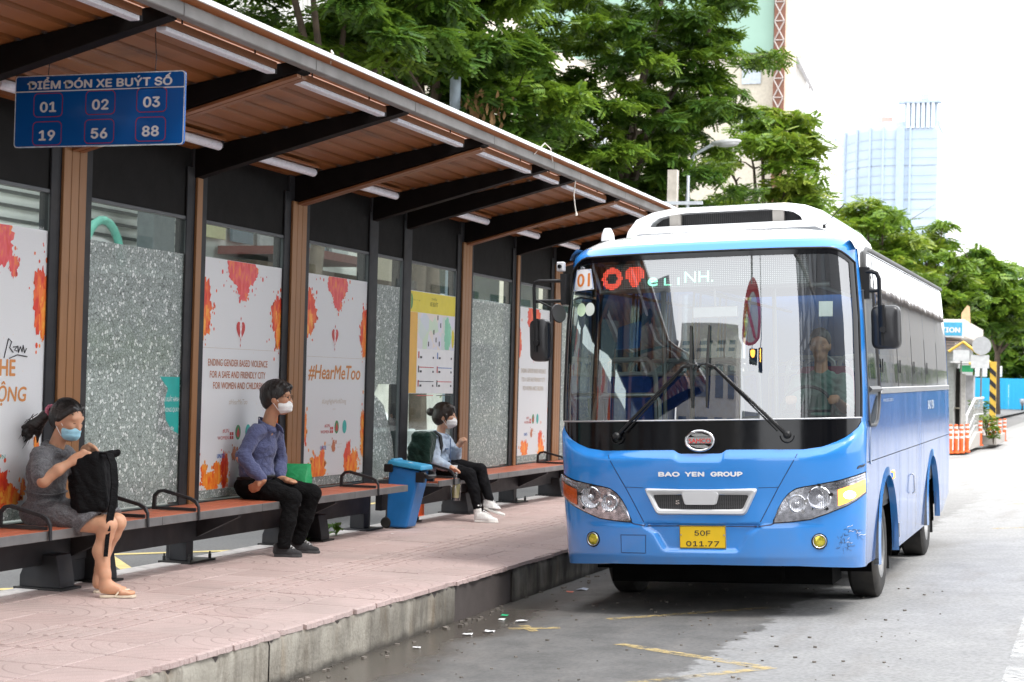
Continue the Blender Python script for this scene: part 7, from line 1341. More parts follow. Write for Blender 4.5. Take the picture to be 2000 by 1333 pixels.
for s in (-1, 1):
    b = MB(); b.add([(-11+s*.762,22.75,.90),(-11+s*.66,23.35,1.32),(-11+s*.66,23.9,1.34),(-11+s*.75,23.9,.90)], [(0,1,2,3)]); b.add([(-11+s*.752,23.98,.90),(-11+s*.66,23.98,1.34),(-11+s*.66,24.45,1.33),(-11+s*.75,24.95,.92)], [(0,1,2,3)]); b.build('side_window', M_GLOSSB, car)
    for y in (22.25, 24.95): b = MB(); b.lathe([(.31,-.1),(.31,.1),(.2,.11),(.001,.11)], (-11+s*.80,y,.31), (s,0,0), 20); b.build('wheel', M_TYRE, car, smooth=40)
b = MB(); b.add([(-11.68,22.58,.89),(-11.56,23.2,1.35),(-10.44,23.2,1.35),(-10.32,22.58,.89)], [(0,1,2,3)]); b.build('windscreen', M_GLOSSB, car)
br = tag(empty('barrier_rail', (-9.3, 21, 0)), 'pale double-rail roadside barrier seen through the glass behind the girl', 'barrier'); b = MB()
[b.box(-9.33,-9.27,16.5,30,z,z+.16) for z in (.42,.82)]; b.build('rail', mat('barrier_grey', (.55,.57,.58), .5), br); 
for y in np.arange(16.6,30,1.7): b = MB(); b.box(-9.4,-9.33,y,y+.1,0,1.0); b.build('post', mat('barrier_grey', (.55,.57,.58)), br)
q = tag(empty('traffic_post', (-7.9, 20.1, 0)), 'orange and white banded post seen through the glass behind the green backpack', 'traffic post', 'orange traffic posts with white bands'); b = MB(); b.lathe([(.12,0),(.12,.04),(.06,.05),(.055,.75),(.001,.77)], (-7.9,20.1,0), (0,0,1), 16); b.build('post_body', M_ORG, q, smooth=40)
for z in (.3,.5,.68): b = MB(); b.lathe([(.063,-.05),(.063,.05)], (-7.9,20.1,z), (0,0,1), 16, cap=False); b.build('white_band', M_RETRO, q)
# motorcyclist beyond the torn film
rd = tag(empty('person', (-8.9, 19.4, 0)), 'helmeted motorcyclist in dark jacket and teal mask seen through the torn film', 'person'); H = Head((-8.9,19.4,1.42), -PI/2, 0, 1.0)
sdf('body', H.skin() + [('c',(-8.9,19.42,1.1),(-8.9,19.4,1.32),.06,.055), ('e',(-8.9,19.45,1.0),(.2,.13,.24),None), ('c',(-8.98,19.45,.78),(-9.05,19.1,.72),.09,.07), ('c',(-8.82,19.45,.78),(-8.75,19.1,.72),.09,.07), ('c',(-9.05,19.1,.72),(-9.03,19.2,.34),.065,.05), ('c',(-8.75,19.1,.72),(-8.77,19.2,.34),.065,.05), ('c',(-9.1,19.45,1.15),(-9.15,19.2,.98),.055,.05), ('c',(-8.7,19.45,1.15),(-8.65,19.2,.98),.055,.05), ('c',(-9.15,19.2,.98),(-9.12,18.98,1.02),.045,.035), ('c',(-8.65,19.2,.98),(-8.68,18.98,1.02),.045,.035)] + hand((-9.12,18.98,1.02),(-9.12,18.91,1.03),(-9.12,18.88,1.0),(1,0,0),V3(.03,-.01,-.02)) + hand((-8.68,18.98,1.02),(-8.68,18.91,1.03),(-8.68,18.88,1.0),(1,0,0),V3(-.03,-.01,-.02)), SKIN_M, rd, .011, .03)
sdf('jacket', [('e',(-8.9,19.45,1.0),(.23,.16,.27),None)] + cap([(-9.1,19.45,1.15),(-9.15,19.2,.98),(-9.12,19.02,1.02)],[.075,.07,.05]) + cap([(-8.7,19.45,1.15),(-8.65,19.2,.98),(-8.68,19.02,1.02)],[.075,.07,.05]), M_BAG, rd, .011, .03); sdf('trousers', [('e',(-8.9,19.48,.78),(.18,.16,.11),None)] + cap([(-8.98,19.45,.78),(-9.05,19.1,.72),(-9.03,19.2,.34)],[.11,.09,.07]) + cap([(-8.82,19.45,.78),(-8.75,19.1,.72),(-8.77,19.2,.34)],[.11,.09,.07]), TROUS, rd, .011, .03)
sdf('helmet', [H.e((-.01,0,.04),(.135,.12,.125))], mat('pink_helmet', (.55,.12,.30), .25, coat=.6), rd, .009, .02, clip=[(H.p(.05,0,.03), H.M @ np.array((.6,0,-.8)))]); H.eyes(rd); sdf('face_mask', [H.e((.045,0,-.08),(.082,.072,.066))], mat('teal_mask', (.08,.40,.48), .8), rd, .007, .02, clip=[(H.p(.03,0,-.08), H.M @ np.array((-1,0,0)))])
sc = tag(empty('motorbike', (-8.9, 19.3, 0)), 'dark scooter ridden by the helmeted motorcyclist behind the glass', 'motorbike')
for y in (18.72, 19.95): b = MB(); b.lathe([(.2,-.05),(.26,-.05),(.28,-.02),(.28,.02),(.26,.05),(.2,.05)], (-8.9,y,.28), (1,0,0), 20, cap=False); b.lathe([(.2,-.02),(.2,.02)], (-8.9,y,.28), (1,0,0), 20); b.build('wheel', M_TYRE, sc)
b = MB(); b.ell((-8.9,19.6,.56), (.16,.42,.16), None, 12, 8); b.ell((-8.9,18.9,.66), (.2,.12,.32), None, 12, 8); b.box(-9.03,-8.77,18.95,19.4,.28,.34); b.tube([(-8.9,18.72,.28),(-8.9,18.9,.95)], .04, 8); b.tube([(-9.15,18.95,1.0),(-8.65,18.95,1.0)], .018, 6); b.build('body', mat('scooter_dark', (.04,.05,.08), .25, coat=.5), sc, smooth=180); b = MB(); b.ell((-8.9,19.6,.70), (.14,.40,.06), None, 12, 6); b.build('saddle', M_BLACK, sc, smooth=180)
# ------------------------------------------------------------------ buildings
def bbox(name, x0, x1, y0, y1, z0, z1, m, par, **k): b = MB(); b.box(x0, x1, y0, y1, z0, z1); return b.build(name, m, par, **k)
# white shop building with ribbed cladding behind the trees
M_CLAD = mat('white_cladding', (.72,.72,.70), .5, var=.06, vscale=1); M_WIN = mat('dark_window', (.03,.04,.05), .08, coat=.4); M_CREAM = mat('cream_wall', (.66,.60,.50), .8, vscale=1)
sb = tag(empty('shop_building', (-21, 33, 0)), 'white shop building with ribbed cladding and red lettering behind the trees', 'building')
bbox('wall', -30, -20.2, 14, 46, 0, 17, M_CLAD, sb)
for i in range(110): y = 14.1+.29*i; b = MB(); b.box(-20.2, -20.12, y, y+.12, 5.4, 16.9); b.build('cladding_rib', M_CLAD, sb)
for i in range(12): bbox('louvre', -20.10, -20.02, 28.6, 36.2, 3.5+.27*i, 3.56+.27*i, mat('black_strip', (.03,.03,.03), .5), sb)
for i in range(4): bbox('louvre', -20.10, -20.02, 26.2, 28.3, 3.6+.4*i, 3.68+.4*i, mat('dark_red_strip', (.20,.04,.03), .5), sb)
bbox('canopy', -20.1, -18.3, 36.0, 45.6, 3.75, 4.35, mat('brown_canopy', (.10,.065,.045), .7), sb); bbox('canopy', -20.1, -18.0, 37.5, 42.0, 4.6, 4.8, mat('dark_red_strip', (.20,.04,.03), .5), sb)
for k in range(6): bbox('sign_panel', -20.08, -20.0, 36.6+1.45*k, 37.7+1.45*k, 4.95, 5.55, mat('sign_panel_%d' % (k % 3), ((.55,.52,.30),(.12,.16,.20),(.45,.47,.48))[k % 3], .5), sb)
for i in range(7):
    y = 15+4.3*i; w = bbox('window', -20.19, -20.1, y, y+3.4, .5, 2.3, M_WIN, sb); [bbox('mullion', -20.1, -20.05, y+d, y+d+.08, .5, 2.3, M_FRAME, w) for d in (0, 1.66, 3.32)]
b = MB(); M_RSIGN = mat('red_sign_letter', (.70,.04,.04), .35)
for s, y, z, h in (('C', 24.6, 9.7, 1.0), ('e', 27.6, 8.3, 1.2), ('a', 25.9, 9.4, 1.0), ('o', 30.2, 10.9, 1.1)): 
    q = MB(); put_text(q, s, h, lambda p, r_: (-20.02, y+p, z+r_), bold=.05); q.build('red_letter', M_RSIGN, sb)
bbox('awning', -20.0, -18.6, 30.6, 33.0, 3.7, 3.85, M_WHITE, sb); bbox('shop_column', -19.4, -19.0, 32.6, 33.5, .1, 5.3, mat('mid_grey', (.16,.17,.18), .6), sb)
b = MB(); b.tube([(-19.6,31.6+.75*math.cos(t), 3.85+1.0*math.sin(t)) for t in np.linspace(-.3, PI+.2, 15)], .09, 8); b.build('green_arch', mat('mint_green', (.16,.50,.40), .4), sb, smooth=60)
cb_ = tag(empty('shop_building', (-21, 60, 0)), 'cream shophouse with dark windows further along behind the trees', 'building'); bbox('wall', -32, -19, 47, 74, 0, 14, M_CREAM, cb_)
for i in range(6):
    for j in range(4): w = bbox('window', -19.01, -18.93, 48.2+4.3*i, 50.6+4.3*i, 1.0+3.3*j, 2.9+3.3*j, M_WIN, cb_); bbox('sill', -18.93, -18.8, 48.1+4.3*i, 50.7+4.3*i, .92+3.3*j, 1.0+3.3*j, M_WHITE, w)
# far block wrapped in pale green net, with a hoist mast
nb = tag(empty('tower_block', (-23, 122, 0)), 'tall block wrapped in pale green netting with a brown hoist shaft on its edge', 'building')
M_NET = mat('pale_green_net', (.26,.40,.33), .8, var=.06, vscale=.3); bbox('wall', -40, -21.3, 118, 130, 0, 46, mat('pale_cream_wall', (.50,.46,.38), .8), nb)
for j in range(5): bbox('net_panel', -39.5, -21.35, 117.7, 117.9, 24.5+4.2*j, 28.6+4.2*j, M_NET, nb)
for j in range(2): bbox('window', -23.5, -22.2, 117.9, 118.0, 22.4-3.4*j, 23.7-3.4*j, mat('grey_window', (.40,.45,.50), .2), nb)
b = MB(); [b.tube([(-24+i*.9,117.6,27),(-20.5-1+i*.2,117.6,33)], .03, 4) for i in range(1)]; b.build('net_rope', M_FRAME, nb)
hm = tag(empty('hoist_mast', (-20.9, 117, 0)), 'brown lattice hoist mast on the side of the netted block', 'hoist'); bbox('shaft', -21.25, -20.5, 117.3, 118, 0, 46, mat('rust_brown', (.20,.09,.06), .8, vscale=.5), hm); bbox('shaft_side', -20.5, -20.0, 117.4, 119, 0, 46, mat('peach_wall', (.74,.60,.48), .8), hm)
for j in range(16): z = 20+1.3*j; b = MB(); b.tube([(-21.2,117.2,z),(-20.55,117.2,z+1.25)], .045, 4); b.tube([(-20.55,117.2,z),(-21.2,117.2,z+1.25)], .045, 4); b.tube([(-21.2,117.2,z),(-20.55,117.2,z)], .04, 4); b.build('lattice_bar', mat('lattice_grey', (.42,.38,.36), .6), hm)
wb = tag(empty('tower_block', (-19, 128, 0)), 'plain white block with a stepped roof edge right of the hoist mast', 'building'); M_WB = mat('white_render', (.80,.80,.80), .7, var=.03); bbox('wall', -20.5, -19.6, 121, 135, 0, 25, M_WB, wb); bbox('wall', -19.9, -19.05, 121, 135, 0, 20.3, M_WB, wb)
b = MB(); b.prism([(-20.5,24.6),(-19.2,22.3),(-19.0,22.3),(-20.4,25)], 120.9, 121.0, 'y'); b.build('roof_edge', mat('edge_grey', (.40,.40,.42), .6), wb); b = MB(); b.box(-19.9,-18.75,120.9,121,20.2,20.45); b.build('roof_edge', mat('edge_grey', (.40,.40,.42), .6), wb); b = MB(); b.tube([(-19.4,121,22),(-19.35,121,29)], .05, 5); b.build('mast_rod', mat('pale_rod', (.55,.52,.52), .6), wb)
bbox('window', -19.5, -19.2, 120.95, 121.0, 17.8, 19.4, mat('grey_window', (.40,.45,.50), .2), wb)
# curved glass tower; distance haze is put into its pale colours
gt = tag(empty('glass_tower', (-26, 222, 0)), 'pale blue glass tower with a curved crown', 'building')
t = NT('hazed_tower_glass'); P = t.coord(); n = t.noise(.25, 3, P); M_TG = t.bsdf(Base_Color=t.mix(n, (.33,.42,.52), (.46,.55,.64)), Roughness=.45, Metallic=.0)
arc = [(-33.2, 229), (-31.2, 224.6), (-29.4, 222.0), (-27.6, 220.6), (-25.9, 220.0)]; flatp = [(-24.0, 220), (-22.6, 220), (-19.3, 220)]
fac = arc + flatp
def seg_panel(name, i, z0, z1, m, off=0, par=gt):
    (x0,y0),(x1,y1) = fac[i], fac[i+1]; b = MB(); b.add([(x0,y0-off,z0),(x1,y1-off,z0),(x1,y1-off,z1),(x0,y0-off,z1)], [(0,1,2,3)]); return b.build(name, m, par)
b = MB(); b.prism(fac + [(-19.3,240),(-33.2,240)], 0, 34.4, 'z'); b.prism([(p[0]+.15,p[1]+.9) for p in fac] + [(-19.4,239),(-33,239)], 34.4, 35.2, 'z'); b.build('core', mat('tower_core', (.50,.58,.68), .5), gt)
zs = [0, 6, 11, 16, 21, 25.2, 29.4, 34.0]
for i in range(len(fac)-1):
    for j in range(len(zs)-1): seg_panel('glass_panel', i, zs[j]+.22, zs[j+1]-.05, M_TG, .12)
    x0 = fac[i]; b = MB(); b.box(x0[0]-.12, x0[0]+.12, x0[1]-.35, x0[1]-.1, 0, 34.4); b.build('mullion', mat('tower_mullion', (.38,.46,.58), .5), gt)
for j in range(len(zs)-1):
    for k in range(1, 4): z_ = zs[j]+(zs[j+1]-zs[j])*k/4; b = MB(); b.add([(x,y-.2,z_) for x, y in fac]+[(x,y-.2,z_+.12) for x, y in fac], [(i,i+1,len(fac)+i+1,len(fac)+i) for i in range(len(fac)-1)]); b.build('floor_line', mat('tower_line', (.40,.47,.56), .5), gt)
b = MB(); b.box(-24.3,-23.3,219.6,219.9,0,34.2); b.build('dark_fin', mat('tower_fin', (.36,.44,.56), .5), gt)
for i in range(len(arc)-1):
    for k in range(3):
        u0, u1 = k/3, (k+.9)/3; (x0,y0),(x1,y1) = arc[i], arc[i+1]; zf = lambda u: 35.0+2.1*math.sin(((i+u)/4)*PI/2); b = MB(); b.add([(x0+(x1-x0)*u+.2,y0+(y1-y0)*u+1.0,z_) for u, z_ in ((u0,34.9),(u1,34.9),(u1,zf(u1)),(u0,zf(u0)))] + [(x0+(x1-x0)*u+.2,y0+(y1-y0)*u+1.15,z_) for u, z_ in ((u0,34.9),(u1,34.9),(u1,zf(u1)),(u0,zf(u0)))], [(0,1,2,3),(7,6,5,4),(0,4,5,1),(1,5,6,2),(2,6,7,3),(3,7,4,0)]); b.build('crown_panel', mat('crown_glass', (.45,.53,.60), .25), gt)
for k in range(6): bbox('crown_panel', -23.1+.6*k, -22.75+.6*k, 219.7, 219.9, 34.2, 37.4, mat('crown_fin', (.66,.72,.80), .5), gt)
bbox('crown_screen', -23.4, -19.4, 220.2, 220.4, 34.2, 37.4, mat('crown_glass', (.45,.55,.64), .2), gt)
bbox('crown_beam', -24.2, -19.0, 219.6, 221, 37.3, 37.6, mat('tower_mullion', (.50,.58,.68)), gt); bbox('roof_unit', -26.3, -25.0, 221, 222, 35.2, 35.8, mat('roof_red', (.60,.36,.32), .6), gt); bbox('roof_unit', -21.5, -20.6, 221, 222, 37.9, 38.6, mat('tower_mullion', (.30,.37,.48)), gt)
# the other side of the road, out of the frame but mirrored in the bus's glass and paint
for i, (y0, y1, h, c, lab) in enumerate([(36,58,8.8,(.22,.215,.20),'grey shophouse across the road, mirrored in the bus windows'),(59,88,8.0,(.27,.25,.22),'tan shophouse across the road, mirrored in the bus windows'),(89,126,10.6,(.20,.205,.21),'long grey market hall across the road, mirrored in the bus windows'),(127,180,11.6,(.25,.24,.23),'pale warehouse across the road, mirrored in the bus side')]):
    t = tag(empty('shophouse', (13, y0, .1)), lab, 'building', 'shophouses on the far side of the road'); bbox('wall', 11, 20, y0, y1, 0, h, mat('shophouse_wall_%d' % i, c, .8), t); bbox('roof', 10.3, 20.5, y0-.2, y1+.2, h, h+.3, mat('shophouse_roof', (.20,.17,.15), .8), t); bbox('awning', 9.2, 11, y0+.5, y1-.5, 2.9, 3.1, mat('awning_grey', (.13,.15,.17), .8), t); n = int((y1-y0)/3.5)
    for j in range(n): w = bbox('window', 10.95, 11.02, y0+.7+3.5*j, y0+2.6+3.5*j, 4.0, 5.4, M_WIN, t); bbox('shopfront', 10.96, 11.01, y0+.5+3.5*j, y0+3.4+3.5*j, .2, 2.7, mat('dark_shopfront', (.05,.05,.055), .5), t)
tr_ = tag(empty('office_tower', (12, -6, 0)), 'tall dark office tower beside the road behind the viewer, mirrored at the windscreen edge', 'building'); bbox('wall', 10.5, 24, -30, 3.0, 0, 30, mat('dark_stone', (.10,.10,.105), .6), tr_)
for j in range(8):
    for k in range(6): bbox('window', 10.42, 10.5, -28+5*k, -25+5*k, 2+3.5*j, 4.3+3.5*j, M_WIN, tr_)
# behind the viewer, mirrored in the windscreen: office blocks and a mast arm with a sign and a signal
for x0, x1, y0, y1, h, c, lab in ((-24,-12.5,-70,-58,27,(.42,.40,.36),'tan office block behind the viewer, mirrored in the windscreen'),(-12,-4.5,-84,-70,19,(.34,.36,.38),'grey office block behind the viewer, mirrored in the windscreen'),(-40,-25,-60,-48,26,(.20,.21,.22),'dark office block behind the viewer, mirrored in the windscreen')):
    t = tag(empty('office_block', (x0, y1, 0)), lab, 'building'); bbox('wall', x0, x1, y0, y1, -.1, h, mat('office_wall_%d' % int(h), c, .8), t)
    for j in range(int(h/3.2)):
        for k in range(4): u = (x1-x0)/4; bbox('window', x0+u*(k+.2), x0+u*(k+.8), y1-.01, y1+.05, 1.2+3.2*j, 2.9+3.2*j, M_WIN, t)
ma_ = tag(empty('mast_arm', (3.4, 4.2, 0)), 'grey mast arm over the road behind the viewer', 'mast'); b = MB(); b.tube([(3.4,4.2,.1),(3.4,4.2,6.2),(3.1,4.25,6.5),(-3.6,4.8,6.6)], [.10,.09,.08,.05], 8); b.build('pole', M_GALV, ma_, smooth=60)
ns = tag(empty('road_sign', (-3.05, 4.75, 5.05)), 'round no-parking sign with a red ring and bar, mirrored in the windscreen', 'road sign'); rq = Matrix.Rotation(R(38), 3, 'Z')
def sgp(u, v, e=0): p = rq @ Vector((u, e, v)); return (p.x-3.05, p.y+4.75, p.z+5.05)
b = MB(); b.add([sgp(.62*math.cos(t_), .62*math.sin(t_), .0) for t_ in np.linspace(0,2*PI,33)[:-1]], [tuple(range(32))]); b.build('disc', mat('sign_back_grey', (.45,.46,.47)), ns)
b = MB(); n = 32; b.add([sgp(r_*math.cos(2*PI*i/n), r_*math.sin(2*PI*i/n), .006) for r_ in (.62,.44) for i in range(n)], [(i,(i+1)%n,n+(i+1)%n,n+i) for i in range(n)]); b.add([sgp(u, v, .008) for u, v in ((-.36,.28),(-.28,.36),(.36,-.28),(.28,-.36))], [(0,1,2,3)]); b.build('red_ring', mat('sign_ring_red', (.40,.01,.02), .4), ns); b = MB(); b.tube([(-3.05,4.75,5.6),(-3.05,4.75,6.55)], .03, 6); b.build('hanger', M_GALV, ns)
ts = tag(empty('traffic_signal', (-2.9, 4.6, 4.1)), 'hanging black signal head with a lit amber lamp, mirrored in the windscreen', 'traffic signal'); b = MB(); b.box(-3.12,-2.72,4.5,4.62,3.92,4.28); b.build('head', M_BLACK, ts); b = MB(); b.lathe([(.001,0),(.12,0)], (-2.95,4.625,4.1), (0,1,0), 20, cap=False); b.build('amber_lamp', mat('amber_lamp', (.8,.35,.03), .3, emit=((1,.42,.05), 4)), ts); b = MB(); b.box(-2.66,-2.44,4.5,4.6,3.84,4.36); b.build('side_box', M_BLACK, ts); b = MB(); b.box(-2.58,-2.52,4.6,4.62,3.95,4.28); b.build('amber_bar', mat('amber_lamp', (.8,.35,.03)), ts); b = MB(); [b.tube([(x,4.55,4.28),(x,4.7,6.55)], .02, 6) for x in (-3.0,-2.55)]; b.build('hanger', M_GALV, ts)
# faint distant blocks on the right, flyover
for i, (x0, x1, y, h, lab) in enumerate([(-29, -19, 330, 36, 'very pale distant block above the roadside trees'), (-15, -7, 380, 30, 'very pale distant block at the right edge'), (-48, -34, 350, 26, 'distant pale block mostly hidden by the glass tower')]):
    t = tag(empty('distant_block', (x0, y, 0)), lab, 'building'); bbox('wall', x0, x1, y, y+12, 0, h, mat('distant_wall', (.74,.73,.72), .8, var=.03, vscale=.1), t)
    for j in range(5):
        for k in range(3): bbox('window', x0+1+(x1-x0-2)*k/3, x0+1+(x1-x0-2)*(k+.6)/3, y-.1, y, h-3-4*j, h-1.4-4*j, mat('distant_window', (.52,.58,.64), .4), t)
fo = tag(empty('flyover', (-4, 240, 0)), 'pale grey flyover deck across the far end above the hoarding', 'flyover'); bbox('deck', -24, 30, 238, 246, 7.6, 9.4, mat('flyover_grey', (.50,.51,.52), .8, vscale=.2), fo); bbox('parapet', -24, 30, 237.6, 238, 9.2, 10.4, mat('flyover_pale', (.66,.66,.66), .8), fo)
for x in (-14, 2, 18): bbox('pier', x, x+2, 240, 244, 0, 7.6, mat('flyover_grey', (.50,.51,.52)), fo)
# poles and street lamp
sl_ = tag(empty('street_lamp', (-9.9, 45, .1)), 'grey street lamp with a flat cobra head reaching over the bus', 'street lamp')
b = MB(); b.tube([(-10.35,45,.1),(-10.35,45,7.3),(-10.2,45,7.8),(-9.7,45,8.05)], [.08,.06,.05,.04], 10); b.build('pole', mat('pale_steel', (.50,.54,.58), .5), sl_, smooth=60)
b = MB(); b.ell((-9.36,45,8.10), (.42,.15,.085), Matrix.Rotation(R(-4),3,'Y'), 16, 8); b.ell((-9.30,45,8.06), (.30,.13,.09), Matrix.Rotation(R(-4),3,'Y'), 16, 8); b.build('lamp_head', mat('lamp_grey', (.52,.53,.54), .4), sl_, smooth=180)
up_ = tag(empty('utility_pole', (-9.8, 41, .1)), 'concrete utility pole with a steel crossarm just above the bus roof', 'utility pole'); b = MB(); b.box(-9.93,-9.70,41,41.2,.1,6.9); b.build('pole', mat('pole_concrete', (.52,.48,.42), .85), up_); b = MB(); b.box(-10.2,-9.05,40.95,41.0,6.05,6.13); b.tube([(-9.42,41,5.2),(-9.42,41,6.75)], .035, 8); b.build('crossarm', mat('pale_steel', (.50,.54,.58)), up_)
bp_ = tag(empty('street_lamp', (-13.2, 34.6, .1)), 'blue-grey lamp pole standing among the near trees', 'street lamp'); b = MB(); b.tube([(-13.0,34.6,.1),(-13.05,34.6,14)], [.14,.10], 10); b.build('pole', mat('blue_grey_pole', (.36,.44,.52), .5), bp_, smooth=60)

# ------------------------------------------------------------------ trees
def frond_template(n=8, L=1.0, w=.30, droop=.14):
    V = []; F = []
    for i in range(n):
        u = (i+.6)/n; z = -droop*u*u; l = w*(1-.5*abs(u-.45)); c = .5/n
        for s in (1, -1):
            k = len(V); V += [(u*L-c*1.0, s*.01, z), (u*L-.9*c, s*l*.6, z-.03), (u*L+.30*l, s*l, z-.06), (u*L+c*1.9, s*l*.45, z-.02)]; F.append((k,k+1,k+2,k+3) if s < 0 else (k+3,k+2,k+1,k))
    return np.array(V, np.float32), np.array(F, np.int32)
FT = {8: frond_template(5, w=.34), 5: frond_template(4, w=.42), 6: frond_template(4, w=.40)}
def tree(name, base, fork, blobs, nfr, size, mi, label, seed=1, tr=.16, nt_=6, nclump=70, tmpl=8, cat='tree'):
    """blobs: (x,y,z,rx,ry,rz) volumes the crown fills; tiers of fronds with gaps between"""
    g = np.random.default_rng(seed); t = tag(empty(name, base), label, cat, None)
    vol = np.array([q[3]*q[4]*q[5] for q in blobs]); vol = vol**.75/ (vol**.75).sum(); C = []
    for q, f in zip(blobs, vol):
        m = max(3, int(nclump*f)); d = g.normal(size=(m,3)); d /= np.linalg.norm(d, axis=1)[:,None]; r_ = g.uniform(.25, 1, m)**.45; C.append(np.array(q[:3]) + d*r_[:,None]*np.array(q[3:6]))
    C = np.concatenate(C); cr = g.uniform(.55, 1.15, len(C))*size*1.9; ctr = np.array(base[:2]); per = int(nfr*1.25)//len(C)
    tv, tf = FT[tmpl]; N = per*len(C); ci = np.repeat(np.arange(len(C)), per)
    a = g.uniform(0, 2*PI, N); rad = np.sqrt(g.uniform(0, 1, N))*cr[ci]; pos = C[ci] + np.stack([np.cos(a)*rad, np.sin(a)*rad, -(rad/cr[ci])**2*cr[ci]*.35 + g.normal(0, .10, N)*cr[ci]], 1)
    ya = g.uniform(0, 2*PI, N); pi_ = -.10 - .15*(rad/cr[ci]) + g.normal(0, .34, N); ro = g.normal(0, .45, N); sc = size*g.uniform(.65, 1.3, N)
    X = np.stack([np.cos(ya)*np.cos(pi_), np.sin(ya)*np.cos(pi_), np.sin(pi_)], 1); Y0 = np.stack([-np.sin(ya), np.cos(ya), 0*ya], 1); Z0 = np.cross(X, Y0); Y = Y0*np.cos(ro)[:,None]+Z0*np.sin(ro)[:,None]; Z = np.cross(X, Y)
    V = pos[:,None,:] + sc[:,None,None]*(tv[None,:,0:1]*X[:,None,:]+tv[None,:,1:2]*Y[:,None,:]+tv[None,:,2:3]*Z[:,None,:])
    F = tf[None] + (np.arange(N)*len(tv))[:,None,None]; h0 = rngmi[ci % len(rngmi)] if False else None
    mats = mi if isinstance(mi, (list, tuple)) else [mi]; cm = g.integers(0, len(mats), len(C)); zt_ = (C[:,2]-C[:,2].min())/(np.ptp(C[:,2])+1e-6)
    npmesh('crown', V.reshape(-1,3), F.reshape(-1,4), [M_LEAF[q] for q in mats], t, smooth=False, mi=np.repeat(cm[ci], len(tf)))
    b = MB(); fk = Vector(fork); b0 = Vector(base); b.tube([b0, b0.lerp(fk, .5)+Vector((g.normal(0,.1),g.normal(0,.1),0)), fk], [tr*1.25, tr, tr*.85], 9)
    order = np.argsort(-np.linalg.norm(C-np.array(fork), axis=1))[:: max(1, len(C)//nt_)]
    for o in order[:nt_+3]:
        e = Vector(C[o]); m1 = fk.lerp(e, .35)+Vector((0,0,(e-fk).length*.10)); m2 = fk.lerp(e, .72)+Vector((g.normal(0,.12),g.normal(0,.12),(e-fk).length*.07)); b.tube([fk-Vector((0,0,.25)), m1, m2, e], [tr*.62, tr*.40, tr*.22, tr*.07], 6)
        for s in range(2): e2 = m2 + Vector(g.normal(0, .9*size*2, 3)); b.tube([m2, m2.lerp(e2,.5)+Vector((0,0,.08)), e2], [tr*.2,tr*.12,tr*.04], 5)
    b.build('trunk', M_BARK, t, smooth=60); return t
# near trees behind the shelter
tree('street_tree', (-14.6,31.2,.1), (-14.4,31.3,6.6), [(-14.6,31.0,9.3,2.6,2.6,1.7),(-15.6,29.2,8.5,1.6,1.6,1.3),(-13.6,33.2,8.9,1.8,1.8,1.5),(-14.3,30,11.5,3.2,3,1.5)], 5200, .38, [0,1,0], 'feathery tree nearest the viewer, above the shelter roof', 11, .15, 7, 70)
tree('street_tree', (-13.9,35.2,.1), (-13.9,35.2,6.9), [(-13.9,35.4,9.6,2.6,2.6,1.9),(-12.4,36.2,8.3,1.3,1.5,1.3),(-12.0,35.6,7.3,.9,1.0,.55),(-14.4,34.4,12,3,3,1.5)], 6800, .38, [0,1,0], 'feathery tree with a forked pale trunk and a brown withered spray', 12, .17, 7, 75)
b = MB(); q = random.Random(2)
for i in range(70): x, y, z = -12.55+q.gauss(0,.22), 34.9+q.gauss(0,.2), 7.9-abs(q.gauss(0,.45)); L = q.uniform(.15,.35); b.add([(x,y,z),(x+.04,y,z-L*.5),(x+q.gauss(0,.05),y,z-L),(x-.04,y,z-L*.5)], [(0,1,2,3)])
_w = b.build('withered_spray', mat('withered_leaf', (.34,.20,.09), .8, var=.3), bpy.data.objects['street_tree.001'], kind='stuff')
# the big dark tree in the middle
tree('street_tree', (-12.4,45,.1), (-12.4,45,5.6), [(-12.6,45,9.6,3.5,3.5,2.9),(-10.9,46,7.6,1.9,2.2,1.5),(-14.4,44,8.6,2.2,2.2,2.0),(-11.8,45,12.8,3.4,3.4,2.2),(-10.0,46.5,10.6,1.7,2.0,1.9),(-13.6,43.5,6.3,2.2,2.0,1.3),(-11.6,45.5,6.0,1.8,2,1.1),(-12.6,45,8.0,3.2,3.0,2.4)], 21000, .30, [0,0,1], 'big dark green spreading tree over the shelter and bus', 13, .26, 8, 260, 8)
tree('street_tree', (-15.6,40,.1), (-15.6,40,5.5), [(-15.7,40,9.5,2.6,2.6,2.6),(-14.6,40.5,7.6,1.5,1.6,1.1),(-15,40,13,2.8,2.8,1.6)], 6500, .36, [0,0,1], 'dark tree half hidden between the forked tree and the big spreading tree', 14, .2, 7, 110)
tree('street_tree', (-11.0,59.5,.1), (-11.0,59.5,5.2), [(-11.1,60,9.0,1.9,2.2,2.3),(-11.8,59,7.0,1.8,2,1.2),(-9.8,60,7.6,1.3,1.5,1.5),(-10.5,60,10.6,1.2,1.5,1.2),(-12.2,59,5.2,1.5,1.5,.9)], 3600, .40, [1,2,1], 'bright green tree in front of the netted block', 15, .2, 9, 95, 6)
tree('street_tree', (-10.8,68,.1), (-10.8,68,3.4), [(-10.6,68,6.2,2.1,2.1,1.9),(-9.3,69,5.2,1.3,1.5,1.2),(-11.8,67,4.8,1.5,1.5,1.2)], 2400, .42, [2,1], 'low yellow-green tree directly behind the bus roof', 16, .16, 7, 60, 6)
tree('street_tree', (-10.1,82,.1), (-10.1,82,4.5), [(-10.2,82,8.6,1.9,2.2,2.4),(-8.9,82,7.6,1.4,1.6,1.6),(-11.2,82,7.0,1.5,1.6,1.5),(-9.9,82,4.8,2,2,1.2)], 3000, .46, [1,1,2], 'mid green tree below the glass tower', 17, .2, 8, 75, 5)
